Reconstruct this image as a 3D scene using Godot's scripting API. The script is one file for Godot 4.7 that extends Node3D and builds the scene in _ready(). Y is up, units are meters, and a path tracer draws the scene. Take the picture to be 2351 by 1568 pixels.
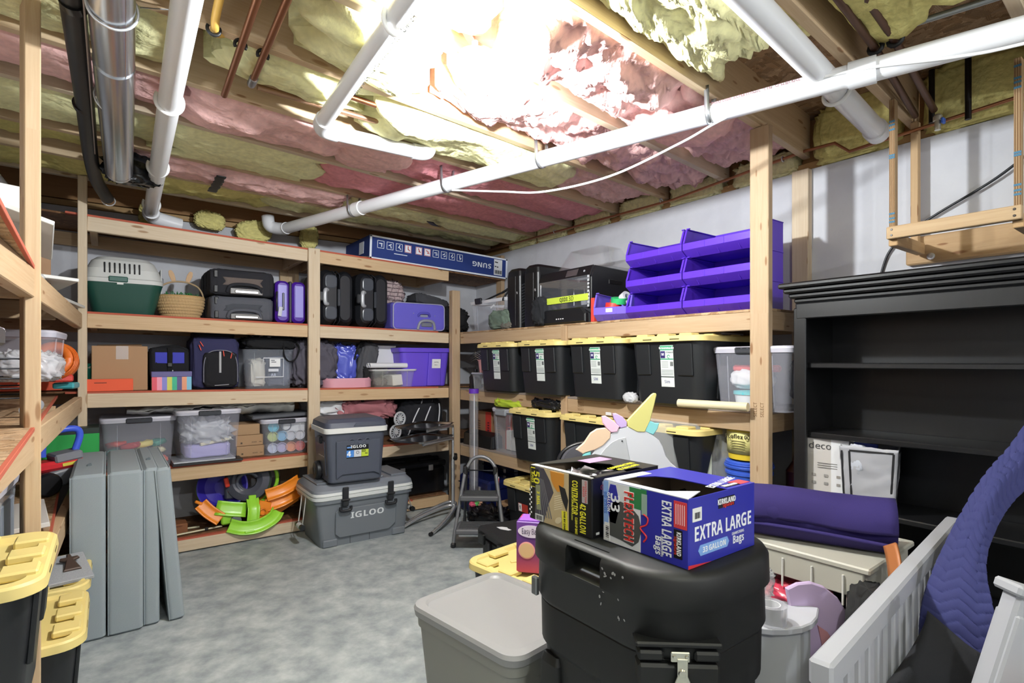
extends Node3D
# Basement storage room: timber shelving round two walls, open joist ceiling with insulation.

var mats := {}
var names := {}
var rng := RandomNumberGenerator.new()
var fnz := FastNoiseLite.new()
var wood_tex: Texture2D
var grit_tex: Texture2D
var weave_nrm: Texture2D
var fuzz_nrm: Texture2D
var fuzz_tex: Texture2D
var uvn := 0
const BZ := -4.19     # front of the back shelving
const RX := 2.51      # front of the shelving along the far-right wall
const BACK_Y := [[2.17, -0.034], [1.579, -0.0178], [1.09, -0.0158], [0.583, 0.0], [0.097, 0.0]]
const RIGHT_Y := [1.532, 1.036, 0.546]

func _ready() -> void:
	rng.seed = 11
	fnz.seed = 5
	fnz.frequency = 1.0
	fnz.fractal_octaves = 4
	camera_and_light()
	textures()
	room()
	ceiling_joists()
	insulation()
	pipes()
	shelving()
	back_shelf_items()
	right_shelf_items()
	left_items()
	floor_items()
	front_items()

func camera_and_light() -> void:
	var cam := Camera3D.new()
	cam.name = "camera"
	add_child(cam)
	cam.position = Vector3(0, 1.28, 0)
	cam.rotation = Vector3(0, -0.6415, 0)
	cam.set_frustum(0.05 * 1568.0 / 1243.28, Vector2(0, 0.05 * 44.16 / 1243.28), 0.05, 50.0)
	cam.current = true
	var env := Environment.new()
	env.background_mode = Environment.BG_COLOR
	env.background_color = Color(0.02, 0.02, 0.02)
	env.tonemap_mode = Environment.TONE_MAPPER_LINEAR
	env.tonemap_exposure = 1.0
	env.sdfgi_enabled = true
	env.ssao_enabled = true
	env.ssil_enabled = true
	var we := WorldEnvironment.new()
	we.environment = env
	add_child(we)

# ---------------------------------------------------------------- small helpers
func v(x: float, y: float, z: float) -> Vector3:
	return Vector3(x, y, z)

func at(p: Vector3, yaw := 0.0, pitch := 0.0, roll := 0.0) -> Transform3D:
	return Transform3D(Basis.from_euler(Vector3(deg_to_rad(pitch), deg_to_rad(yaw), deg_to_rad(roll))), p)

func numbered(called: String) -> String:
	var k: int = names.get(called, 0)
	names[called] = k + 1
	return called if k == 0 else "%s_%03d" % [called, k]

func thing(called: String, label: String, category: String, p := Vector3.ZERO, yaw := 0.0, group := "") -> Node3D:
	var o := Node3D.new()
	o.name = numbered(called)
	add_child(o)
	o.transform = at(p, yaw)
	tag(o, label, category, group)
	return o

func tag(o: Node, label: String, category: String, group := "") -> void:
	o.set_meta("label", label)
	o.set_meta("category", category)
	if group != "":
		o.set_meta("group", group)

func copy(o: Node3D, label: String, p: Vector3, yaw := 0.0) -> Node3D:
	var c: Node3D = o.duplicate()
	c.name = numbered(String(o.name).rstrip("_0123456789"))
	add_child(c)
	c.transform = at(p, yaw)
	c.set_meta("label", label)
	return c

func part(called: String, mesh: Mesh, m: Material, parent: Node = self, t := Transform3D.IDENTITY) -> MeshInstance3D:
	var o := MeshInstance3D.new()
	o.name = numbered(called) if parent == self else called
	o.mesh = mesh
	o.material_override = m
	o.transform = t
	parent.add_child(o, true)
	return o

func solo(called: String, label: String, category: String, mesh: Mesh, m: Material, t := Transform3D.IDENTITY, group := "") -> MeshInstance3D:
	var o := part(called, mesh, m, self, t)
	tag(o, label, category, group)
	return o

func struct(called: String, mesh: Mesh, m: Material, t := Transform3D.IDENTITY) -> MeshInstance3D:
	var o := part(called, mesh, m, self, t)
	o.set_meta("kind", "structure")
	return o

func C(hex: String, rough := 0.6, metal := 0.0) -> StandardMaterial3D:
	var k := "%s %.2f %.2f" % [hex, rough, metal]
	if not mats.has(k):
		var m := StandardMaterial3D.new()
		m.albedo_color = Color(hex)
		m.roughness = rough
		m.metallic = metal
		mats[k] = m
	return mats[k]

# cloth: a tint with woven relief; fleece: soft, grainy relief
func cloth(hex: String, scale := 18.0, strength := 0.6) -> StandardMaterial3D:
	var k := "cloth %s %.1f %.2f" % [hex, scale, strength]
	if not mats.has(k):
		var m := StandardMaterial3D.new()
		m.albedo_color = Color(hex)
		m.albedo_texture = fuzz_tex
		m.roughness = 0.9
		m.normal_enabled = true
		m.normal_texture = weave_nrm
		m.normal_scale = strength
		m.uv1_triplanar = true
		m.uv1_scale = Vector3.ONE * scale
		mats[k] = m
	return mats[k]

func glass(hex: String, alpha := 0.18, rough := 0.1) -> StandardMaterial3D:
	var k := "glass %s %.2f %.2f" % [hex, alpha, rough]
	if not mats.has(k):
		var m := StandardMaterial3D.new()
		m.transparency = BaseMaterial3D.TRANSPARENCY_ALPHA
		m.albedo_color = Color(Color(hex), alpha)
		m.roughness = rough
		mats[k] = m
	return mats[k]

func wood(tint := "ffffff", rough := 0.7) -> StandardMaterial3D:
	var k := "wood " + tint
	if not mats.has(k):
		var m := StandardMaterial3D.new()
		m.albedo_color = Color(tint)
		m.albedo_texture = wood_tex
		m.roughness = rough
		mats[k] = m
	return mats[k]

func nz(x: float, y: float, z := 0.0) -> float:
	return fnz.get_noise_3d(x, y, z)

# ---------------------------------------------------------------- mesh builders
class MB:
	var st := SurfaceTool.new()
	func _init(smooth := false) -> void:
		st.begin(Mesh.PRIMITIVE_TRIANGLES)
		st.set_smooth_group(0 if smooth else -1)
	func t(a: Vector3, b: Vector3, c: Vector3) -> void:
		st.add_vertex(a)
		st.add_vertex(c)
		st.add_vertex(b)
	func q(a: Vector3, b: Vector3, c: Vector3, d: Vector3) -> void:
		t(a, b, c)
		t(a, c, d)
	func done() -> ArrayMesh:
		st.generate_normals()
		return st.commit()

func join(list: Array) -> ArrayMesh:      # [[mesh, transform], ...] as one part
	var st := SurfaceTool.new()
	for a in list:
		st.append_from(a[0], 0, a[1] if a.size() > 1 else Transform3D.IDENTITY)
	return st.commit()

# box with chamfered edges, centred; texture runs along the longest side
func rbox(sx: float, sy: float, sz: float, r := 0.003, uv := false) -> ArrayMesh:
	var h := Vector3(sx, sy, sz) * 0.5
	r = minf(r, minf(h.x, minf(h.y, h.z)) * 0.6)
	var st := SurfaceTool.new()
	st.begin(Mesh.PRIMITIVE_TRIANGLES)
	st.set_smooth_group(-1)
	var long := 0
	if h.y > h[long]: long = 1
	if h.z > h[long]: long = 2
	uvn += 1
	var off := Vector2(fmod(uvn * 0.3713, 1.0), fmod(uvn * 0.6173, 1.0))
	var pt := func(s: Vector3, k: int) -> Vector3:
		var p := s * h
		for i in 3:
			if i != k: p[i] -= s[i] * r
		return p
	var put := func(pts: Array, n: Vector3, k: int) -> void:
		if (pts[1] - pts[0]).cross(pts[2] - pts[0]).dot(n) > 0: pts.reverse()
		var idx := [0, 1, 2] if pts.size() == 3 else [0, 1, 2, 0, 2, 3]
		for i in idx:
			var p: Vector3 = pts[i]
			if uv:
				var o := (k + 1) % 3
				if o == long: o = (k + 2) % 3
				st.set_uv(off + (Vector2(p[long] / 2.4, p[o] / 0.5 + k * 0.31) if k != long else Vector2(p[o] * 0.2, p[(k + 1) % 3] + p[(k + 2) % 3])))
			st.add_vertex(p)
	for k in 3:
		var a := (k + 1) % 3
		var b := (k + 2) % 3
		for s: float in [-1.0, 1.0]:
			var c := []
			for e in [[-1.0, -1.0], [1.0, -1.0], [1.0, 1.0], [-1.0, 1.0]]:
				var q := Vector3.ZERO
				q[k] = s; q[a] = e[0]; q[b] = e[1]
				c.append(pt.call(q, k))
			var n := Vector3.ZERO
			n[k] = s
			put.call(c, n, k)
		for s: float in [-1.0, 1.0]:
			for s2 in [-1.0, 1.0]:
				var q0 := Vector3.ZERO
				q0[a] = s; q0[b] = s2; q0[k] = -1.0
				var q1 := q0
				q1[k] = 1.0
				put.call([pt.call(q0, a), pt.call(q1, a), pt.call(q1, b), pt.call(q0, b)], q0 + q1, a)
	for x: float in [-1.0, 1.0]:
		for y: float in [-1.0, 1.0]:
			for z: float in [-1.0, 1.0]:
				var s3 := Vector3(x, y, z)
				put.call([pt.call(s3, 0), pt.call(s3, 1), pt.call(s3, 2)], s3, 0)
	st.generate_normals()
	return st.commit()

func ring(hx: float, hz: float, r: float, n: int) -> PackedVector2Array:
	var out := PackedVector2Array()
	r = minf(r, minf(hx, hz))
	for c in [[1, 1, 0.0], [-1, 1, 90.0], [-1, -1, 180.0], [1, -1, 270.0]]:
		for i in n + 1:
			var a := deg_to_rad(c[2] + 90.0 * i / n)
			out.append(Vector2(c[0] * (hx - r) + cos(a) * r, c[1] * (hz - r) + sin(a) * r))
	return out

# rounded-rectangle rings stacked in y: each [y, half x, half z, corner radius, (shift x, shift z)]
func loft(secs: Array, n := 4, smooth := false, cap0 := true, cap1 := true) -> ArrayMesh:
	var b := MB.new(smooth)
	var rings := []
	for s in secs:
		var o := Vector2(s[4], s[5]) if s.size() > 4 else Vector2.ZERO
		var rr := PackedVector3Array()
		for p in ring(s[1], s[2], s[3], n): rr.append(Vector3(p.x + o.x, s[0], p.y + o.y))
		rings.append(rr)
	for i in rings.size() - 1:
		if not smooth: b.st.set_smooth_group(i + 1)
		var A: PackedVector3Array = rings[i]
		var B: PackedVector3Array = rings[i + 1]
		for j in A.size():
			var k := (j + 1) % A.size()
			b.q(A[j], B[j], B[k], A[k])
	for e: int in [0, rings.size() - 1]:
		if (e == 0 and not cap0) or (e > 0 and not cap1): continue
		b.st.set_smooth_group(900 + e)
		var R: PackedVector3Array = rings[e]
		var c := Vector3.ZERO
		for p in R: c += p / R.size()
		for j in R.size():
			var k := (j + 1) % R.size()
			if e == 0: b.t(c, R[j], R[k])
			else: b.t(c, R[k], R[j])
	return b.done()

func lathe(prof: Array, n := 24, smooth := false) -> ArrayMesh:      # [[radius, y], ...] from the bottom up the outside
	var b := MB.new(smooth)
	for i in prof.size() - 1:
		if not smooth: b.st.set_smooth_group(i + 1)
		for j in n:
			var a0 := TAU * j / n
			var a1 := TAU * (j + 1) / n
			var p := func(k: int, a: float) -> Vector3: return Vector3(cos(a) * prof[k][0], prof[k][1], sin(a) * prof[k][0])
			if prof[i][0] > 0.00001: b.t(p.call(i, a0), p.call(i + 1, a0), p.call(i, a1))
			if prof[i + 1][0] > 0.00001: b.t(p.call(i, a1), p.call(i + 1, a0), p.call(i + 1, a1))
	return b.done()

func tube(pts: Array, r: float, n := 8, closed := false, flat := 1.0) -> ArrayMesh:
	var b := MB.new(true)
	var m := pts.size()
	var up := Vector3.UP
	var rings := []
	for i in m:
		var d: Vector3 = (pts[(i + 1) % m] - pts[i - 1 if i > 0 else m - 1]) if closed else (pts[mini(i + 1, m - 1)] - pts[maxi(i - 1, 0)])
		d = d.normalized()
		if i == 0 and absf(d.dot(up)) > 0.9: up = Vector3.RIGHT
		var side := d.cross(up).normalized()
		up = side.cross(d).normalized()
		var rr := []
		for j in n: rr.append(pts[i] + side * cos(TAU * j / n) * r + up * sin(TAU * j / n) * r * flat)
		rings.append(rr)
	for i in (m if closed else m - 1):
		var A: Array = rings[i]
		var B: Array = rings[(i + 1) % m]
		for j in n: b.q(A[j], A[(j + 1) % n], B[(j + 1) % n], B[j])
	if not closed:
		b.st.set_smooth_group(-1)
		for e: int in [0, m - 1]:
			var R: Array = rings[e]
			for j in n:
				if e == 0: b.t(pts[e], R[(j + 1) % n], R[j])
				else: b.t(pts[e], R[j], R[(j + 1) % n])
	return b.done()

func curve(pts: Array, steps := 8, closed := false) -> Array:      # Catmull-Rom through the points
	var out := []
	var m := pts.size()
	for i in (m if closed else m - 1):
		var p0: Vector3 = pts[(i - 1 + m) % m] if closed else pts[maxi(i - 1, 0)]
		var p3: Vector3 = pts[(i + 2) % m] if closed else pts[mini(i + 2, m - 1)]
		for k in steps: out.append((pts[i] as Vector3).cubic_interpolate(pts[(i + 1) % m], p0, p3, float(k) / steps))
	if not closed: out.append(pts[m - 1])
	return out

func arc(c: Vector3, r: float, a0: float, a1: float, n: int, ax := Vector3.RIGHT, ay := Vector3.UP) -> Array:
	var out := []
	for i in n + 1:
		var a := deg_to_rad(lerpf(a0, a1, float(i) / n))
		out.append(c + ax * cos(a) * r + ay * sin(a) * r)
	return out

# outline in x,y pushed out along z (centred), edges chamfered by c
func prism(poly: Array, depth: float, c := 0.0) -> ArrayMesh:
	var P := PackedVector2Array(poly)
	if Geometry2D.is_polygon_clockwise(P): P.reverse()
	var b := MB.new()
	var In := P
	if c > 0:
		var o := PackedVector2Array()
		var m := P.size()
		for i in m:
			var d0 := (P[i] - P[(i - 1 + m) % m]).normalized()
			var d1 := (P[(i + 1) % m] - P[i]).normalized()
			var nn := (Vector2(-d0.y, d0.x) + Vector2(-d1.y, d1.x))
			o.append(P[i] + nn.normalized() * c / maxf(0.5, nn.length() * 0.5))
		In = o
	var tr := Geometry2D.triangulate_polygon(In)
	var z := depth * 0.5
	for i in range(0, tr.size(), 3):
		var A := In[tr[i]]; var B := In[tr[i + 1]]; var D := In[tr[i + 2]]
		if (B - A).cross(D - A) < 0:
			var s := B
			B = D; D = s
		b.t(v(A.x, A.y, z), v(B.x, B.y, z), v(D.x, D.y, z))
		b.t(v(A.x, A.y, -z), v(D.x, D.y, -z), v(B.x, B.y, -z))
	for i in P.size():
		var k := (i + 1) % P.size()
		b.q(v(P[i].x, P[i].y, -z + c), v(P[k].x, P[k].y, -z + c), v(P[k].x, P[k].y, z - c), v(P[i].x, P[i].y, z - c))
		if c > 0:
			b.q(v(P[i].x, P[i].y, z - c), v(P[k].x, P[k].y, z - c), v(In[k].x, In[k].y, z), v(In[i].x, In[i].y, z))
			b.q(v(In[i].x, In[i].y, -z), v(In[k].x, In[k].y, -z), v(P[k].x, P[k].y, -z + c), v(P[i].x, P[i].y, -z + c))
	return b.done()

# sheet of cloth or film: f(u, v) gives the middle surface, th its thickness
func sheet(f: Callable, nu: int, nv: int, th := 0.004) -> ArrayMesh:
	var g := []
	for i in nu + 1:
		var row := []
		for j in nv + 1: row.append(f.call(float(i) / nu, float(j) / nv))
		g.append(row)
	var top := []
	var bot := []
	for i in nu + 1:
		var rt := []
		var rb := []
		for j in nv + 1:
			var a: Vector3 = g[mini(i + 1, nu)][j] - g[maxi(i - 1, 0)][j]
			var c: Vector3 = g[i][mini(j + 1, nv)] - g[i][maxi(j - 1, 0)]
			var n := a.cross(c).normalized() * th * 0.5
			rt.append(g[i][j] + n)
			rb.append(g[i][j] - n)
		top.append(rt)
		bot.append(rb)
	var b := MB.new(true)
	for i in nu:
		for j in nv:
			b.q(top[i][j], top[i + 1][j], top[i + 1][j + 1], top[i][j + 1])
			b.q(bot[i][j], bot[i][j + 1], bot[i + 1][j + 1], bot[i + 1][j])
	for i in nu:
		b.q(top[i][0], bot[i][0], bot[i + 1][0], top[i + 1][0])
		b.q(top[i + 1][nv], bot[i + 1][nv], bot[i][nv], top[i][nv])
	for j in nv:
		b.q(top[0][j + 1], bot[0][j + 1], bot[0][j], top[0][j])
		b.q(top[nu][j], bot[nu][j], bot[nu][j + 1], top[nu][j + 1])
	return b.done()

# soft body: a rounded box (power e) with folds from noise; base at y = 0
func lump(sx: float, sy: float, sz: float, seed := 1.0, fold := 0.03, freq := 6.0, e := 0.5, nu := 36, nv := 20, warp = null) -> ArrayMesh:
	var b := MB.new(true)
	var g := []
	for i in nv + 1:
		var row := []
		var la := PI * (float(i) / nv - 0.5)
		for j in nu:
			var lo := TAU * j / nu
			var s := func(x: float) -> float: return signf(x) * pow(absf(x), e)
			var d := v(cos(la) * cos(lo), sin(la), cos(la) * sin(lo))
			var p := v(s.call(cos(la)) * s.call(cos(lo)) * sx * 0.5, s.call(sin(la)) * sy * 0.5, s.call(cos(la)) * s.call(sin(lo)) * sz * 0.5)
			var k := fold * (nz(d.x * freq + seed * 7.1, d.y * freq * 0.7, d.z * freq) + 0.6 * absf(nz(d.x * freq * 2 + seed, d.y * freq * 1.1, d.z * freq * 2)))
			p += d * k
			p.y = maxf(p.y + sy * 0.5, 0.0)
			row.append(warp.call(p) if warp != null else p)
		g.append(row)
	for i in nv:
		for j in nu:
			var k := (j + 1) % nu
			b.q(g[i][j], g[i + 1][j], g[i + 1][k], g[i][k])
	return b.done()

func letters(text: String, height: float, m: Material, parent: Node, t: Transform3D, bold := true, wide := 1.0, serif := false) -> MeshInstance3D:
	var f := SystemFont.new()
	f.font_names = PackedStringArray(["Droid Serif" if serif else "Droid Sans"])
	f.font_weight = 700 if bold else 400
	var tm := TextMesh.new()
	tm.text = text
	tm.font = f
	tm.font_size = 32
	tm.pixel_size = height / 23.0
	tm.depth = 0.0006
	tm.curve_step = 2.0
	var o := part("lettering", tm, m, parent, t * Transform3D(Basis.from_scale(v(wide, 1, 1)), Vector3.ZERO))
	return o

# ---------------------------------------------------------------- textures
func textures() -> void:
	var r := RandomNumberGenerator.new()
	r.seed = 3
	var W := 1024
	var H := 512
	var im := Image.create(W, H, false, Image.FORMAT_RGB8)
	var knots := []
	for i in 26: knots.append([r.randf() * W, r.randf() * H, r.randf_range(5, 11), r.randf_range(0.55, 1.0)])
	var base := Color("d3c2a8")
	var dark := Color("bda485")
	var kcol := Color("86603f")
	for y in H:
		for x in W:
			var bend := 0.0
			var kn := 0.0
			for k in knots:
				var dx: float = fposmod(x - k[0] + W / 2.0, W) - W / 2.0
				if absf(dx) > 90: continue
				var dy: float = fposmod(y - k[1] + H / 2.0, H) - H / 2.0
				if absf(dy) > 60: continue
				var q: float = sqrt(dx * dx * 0.55 + dy * dy * 1.6) / k[2]
				bend += signf(dy) * 9.0 * exp(-q * q * 0.12)
				kn = maxf(kn, k[3] * smoothstep(1.25, 0.6, q))
			var yy := y + bend
			var s := 0.5 + 0.5 * nz(x * 0.006, yy * 0.09, 3.0)
			var fine := nz(x * 0.02, yy * 0.6, 9.0)
			var c := base.lerp(dark, clampf(s * 0.75 + fine * 0.2, 0, 1))
			c = c.lerp(Color("dccdb4"), clampf(0.5 * nz(x * 0.004, y * 0.02, 30.0), 0, 1))
			im.set_pixel(x, y, c.lerp(kcol, kn * 0.8))
	wood_tex = ImageTexture.create_from_image(im)
	# oriented strand board: chips at all angles
	var osb := Image.create(512, 512, false, Image.FORMAT_RGB8)
	osb.fill(Color("9c7c58"))
	for i in 2600:
		var cx := r.randf() * 512
		var cy := r.randf() * 512
		var a := r.randf() * PI
		var L := r.randf_range(14, 40)
		var B := r.randf_range(4, 11)
		var col := Color("94714c").lerp(Color("c4a684"), r.randf()) * r.randf_range(0.82, 1.05)
		var ca := cos(a)
		var sa := sin(a)
		for u in range(-int(L), int(L)):
			for w in range(-int(B), int(B)):
				var cc := col * (1.0 + 0.10 * sin(w * 1.7 + i))
				osb.set_pixel(posmod(int(cx + u * ca - w * sa), 512), posmod(int(cy + u * sa + w * ca), 512), cc)
	var ot := ImageTexture.create_from_image(osb)
	var mo := StandardMaterial3D.new()
	mo.albedo_texture = ot
	mo.roughness = 0.75
	mo.uv1_triplanar = true
	mo.uv1_world_triplanar = true
	mo.uv1_scale = Vector3.ONE * 1.1
	mats["osb"] = mo
	var md: StandardMaterial3D = mo.duplicate()
	md.albedo_color = Color("b9a18c")
	mats["osb_old"] = md
	weave_nrm = noise_tex(0.35, 256, 2, true, FastNoiseLite.TYPE_VALUE, 3.0)
	fuzz_nrm = noise_tex(0.02, 512, 5, true, FastNoiseLite.TYPE_SIMPLEX_SMOOTH, 9.0)
	fuzz_tex = noise_tex(0.05, 256, 4, false, FastNoiseLite.TYPE_SIMPLEX_SMOOTH, 1.0, Color(0.86, 0.86, 0.86), Color(1, 1, 1))
	# poured concrete
	var mc := StandardMaterial3D.new()
	mc.albedo_texture = noise_tex(0.008, 1024, 8, false, FastNoiseLite.TYPE_SIMPLEX_SMOOTH, 1.0, Color("7c8488"), Color("bcc1c0"))
	mc.roughness = 0.62
	mc.normal_enabled = true
	mc.normal_texture = fuzz_nrm
	mc.normal_scale = 0.12
	mc.uv1_triplanar = true
	mc.uv1_world_triplanar = true
	mc.uv1_scale = Vector3.ONE * 0.7
	mats["concrete"] = mc
	var mw := StandardMaterial3D.new()
	mw.albedo_texture = noise_tex(0.01, 512, 4, false, FastNoiseLite.TYPE_SIMPLEX_SMOOTH, 1.0, Color("bcbcc0"), Color("c9c9cd"))
	mw.roughness = 0.85
	mw.normal_enabled = true
	mw.normal_texture = fuzz_nrm
	mw.normal_scale = 0.1
	mw.uv1_triplanar = true
	mw.uv1_world_triplanar = true
	mw.uv1_scale = Vector3.ONE * 0.5
	mats["wall"] = mw
	for k in {"yellow": "e6e4b0", "yellow_old": "d9d08e", "pink": "f0bdbb", "pink_deep": "de8f98"}:
		var mi := StandardMaterial3D.new()
		mi.albedo_color = Color({"yellow": "f8f3bc", "yellow_old": "e8dc90", "pink": "fac9c3", "pink_deep": "f0a2a8"}[k])
		mi.albedo_texture = fuzz_tex
		mi.roughness = 1.0
		mi.metallic_specular = 0.1
		mi.normal_enabled = true
		mi.normal_texture = fuzz_nrm
		mi.normal_scale = 0.7
		mi.uv1_triplanar = true
		mi.uv1_scale = v(1.6, 2.4, 2.4)
		mats[k] = mi

func noise_tex(freq: float, size: int, oct: int, normal: bool, kind: int, bump := 4.0, c0 := Color.BLACK, c1 := Color.WHITE) -> NoiseTexture2D:
	var n := FastNoiseLite.new()
	n.noise_type = kind
	n.frequency = freq
	n.fractal_octaves = oct
	n.seed = size + oct
	n.fractal_gain = 0.62 if oct > 6 else 0.5
	var t := NoiseTexture2D.new()
	t.width = size
	t.height = size
	t.seamless = true
	t.noise = n
	t.as_normal_map = normal
	t.bump_strength = bump
	if not normal:
		var g := Gradient.new()
		g.set_color(0, c0)
		g.set_color(1, c1)
		t.color_ramp = g
	return t

# ---------------------------------------------------------------- the room
func room() -> void:
	var wall: Material = mats["wall"]
	struct("floor", rbox(4.6, 0.1, 8.0, 0.001), mats["concrete"], at(v(1.12, -0.05, -1.1)))
	struct("wall_back", rbox(4.6, 2.335, 0.2, 0.002), wall, at(v(1.12, 1.1675, -4.88)))
	struct("wall_right", rbox(0.2, 2.335, 8.0, 0.002), wall, at(v(3.2, 1.1675, -1.1)))
	struct("wall_left", rbox(0.2, 2.335, 8.0, 0.002), wall, at(v(-0.95, 1.1675, -1.1)))
	struct("wall_front", rbox(4.6, 2.66, 0.2, 0.002), wall, at(v(1.12, 1.33, 2.9)))
	# stud and outlet on the back wall, stud on the far-right wall
	solo("wall_stud", "plain timber stud fixed upright to back wall behind bottom shelves", "stud", rbox(0.07, 2.2, 0.04, 0.003, true), wood("f2e6d2"), at(v(1.18, 1.1, -4.76)))
	solo("wall_stud", "cracked timber stud standing against white wall between purple bins and bookcase", "stud", rbox(0.045, 2.33, 0.089, 0.003, true), wood(), at(v(3.075, 1.165, -1.44)))
	var o := thing("power_outlet", "white double power outlet on wall above the bottom shelf", "outlet", v(1.12, 0.38, -4.775))
	part("box", rbox(0.085, 0.125, 0.035, 0.006), C("e8e8e6", 0.5), o)
	for s: float in [-1, 1]:
		part("socket", lathe([[0.0, 0.0], [0.018, 0.0], [0.018, 0.004], [0, 0.004]], 16), C("dcdcda", 0.4), o, at(v(0, 0.026 * s, 0.016), 0, 90))
		for d: float in [-1, 1]: part("slot", rbox(0.003, 0.011, 0.003, 0.0), C("222222"), o, at(v(0.007 * d, 0.026 * s, 0.021)))
	part("conduit", tube([v(-0.012, 0.06, 0), v(-0.012, 0.25, -0.005)], 0.006), C("9a9a98", 0.4, 0.8), o)

func joist_z(k: int, x: float) -> float:
	const Z0 := [0.95, 0.52, 0.1, -0.33, -0.745, -1.16, -1.61, -2.05, -2.52, -2.95, -3.46, -3.87, -4.28]
	const SL := [0.0, 0.0, -0.02, -0.04, -0.06, -0.088, -0.1, -0.105, -0.1, -0.13, -0.115, -0.1, -0.09]
	return Z0[k] + SL[k] * x

func ceiling_joists() -> void:
	var c := Node3D.new()
	c.name = "ceiling"
	c.set_meta("kind", "structure")
	add_child(c)
	part("subfloor", rbox(4.6, 0.06, 8.0, 0.001), mats["osb"], c, at(v(1.12, 2.665, -1.1)))
	for k in 13:
		var a := v(-0.95, 2.52, joist_z(k, -0.95))
		var b := v(3.12, 2.52, joist_z(k, 3.12))
		var tint: String = ["ffffff", "f6eadb", "fbf3e6"][k % 3]
		part("joist", rbox(a.distance_to(b), 0.236, 0.038, 0.002, true), wood(tint), c, at((a + b) * 0.5, rad_to_deg(atan2(-(b.z - a.z), b.x - a.x))))
	for k in 3: part("joist", rbox(4.1, 0.236, 0.038, 0.002, true), wood(), c, at(v(1.1, 2.52, 1.4 + 0.45 * k)))
	part("rim_board", rbox(0.04, 0.24, 8.0, 0.002, true), wood("d9b48a"), c, at(v(3.2, 2.52, -1.1)))
	part("rim_board", rbox(0.04, 0.24, 8.0, 0.002, true), wood("d9b48a"), c, at(v(-0.93, 2.52, -1.1)))
	part("rim_board", rbox(4.6, 0.24, 0.04, 0.002, true), wood("d9b48a"), c, at(v(1.12, 2.52, -4.86)))
	part("sill_plate", rbox(0.14, 0.04, 8.0, 0.003, true), wood("e0c8a0"), c, at(v(3.19, 2.36, -1.1)))
	part("sill_plate", rbox(0.14, 0.04, 8.0, 0.003, true), wood("e0c8a0"), c, at(v(-0.92, 2.36, -1.1)))
	part("sill_plate", rbox(4.6, 0.04, 0.14, 0.003, true), wood("e0c8a0"), c, at(v(1.12, 2.36, -4.85)))
	# mill stamps on the sheathing
	for q in [[2.2, -1.12, 0.9], [2.35, -0.55, 0.7], [1.9, -0.45, 1.0]]:
		letters("APA", 0.035 * q[2], C("4a3320"), c, at(v(q[0], 2.634, q[1]), 180, 90), true)
		for k in 4: part("print_line", rbox(0.12 * q[2], 0.001, 0.008, 0), C("4a3320"), c, at(v(q[0], 2.6345, q[1] + 0.04 + 0.016 * k)))
	# the two bare bulbs, then one added behind the camera
	bulb(v(1.065, 2.325, -1.65), "bare white bulb in a porcelain holder glowing between the joists", 21.0)
	bulb(v(0.3, 2.30, 0.6), "bare white bulb glowing over the near end of the room", 7.5)
	bulb(v(1.7, 2.30, 2.2), "added bare white bulb behind the camera, unseen front fill", 11.0)  # unseen lamp added as broad fill for the front of the room

func bulb(p: Vector3, label: String, watts: float) -> void:
	var o := thing("ceiling_lamp", label, "lamp", p)
	part("holder", lathe([[0.0, 0.0], [0.03, 0.0], [0.036, 0.03], [0.06, 0.05], [0.06, 0.062], [0, 0.062]], 20), C("f0efe9", 0.3), o)
	part("stem", tube([v(0, 0.055, 0), v(0, 0.11, 0)], 0.012, 10), C("d8d8d4", 0.4), o)
	part("strap", rbox(0.46, 0.004, 0.03, 0.001), C("b8bcc0", 0.35, 0.8), o, at(v(-0.02, 0.11, 0), 40))
	var g := StandardMaterial3D.new()
	g.albedo_color = Color("fffaf0")
	g.emission_enabled = true
	g.emission = Color(1.0, 0.96, 0.88)
	g.emission_energy_multiplier = 12.0
	part("bulb", lathe([[0.0, -0.11], [0.018, -0.106], [0.03, -0.09], [0.034, -0.07], [0.03, -0.045], [0.018, -0.02], [0.014, 0.0]], 20, true), g, o)
	var l := OmniLight3D.new()
	l.name = "bulb_light"
	l.light_color = Color(0.955, 0.98, 1.0)
	l.light_energy = watts * 0.19
	l.light_size = 0.034
	l.omni_range = 12.0
	l.omni_attenuation = 2.0
	l.shadow_enabled = true
	l.position = v(0, -0.07, 0)
	o.add_child(l)

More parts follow.
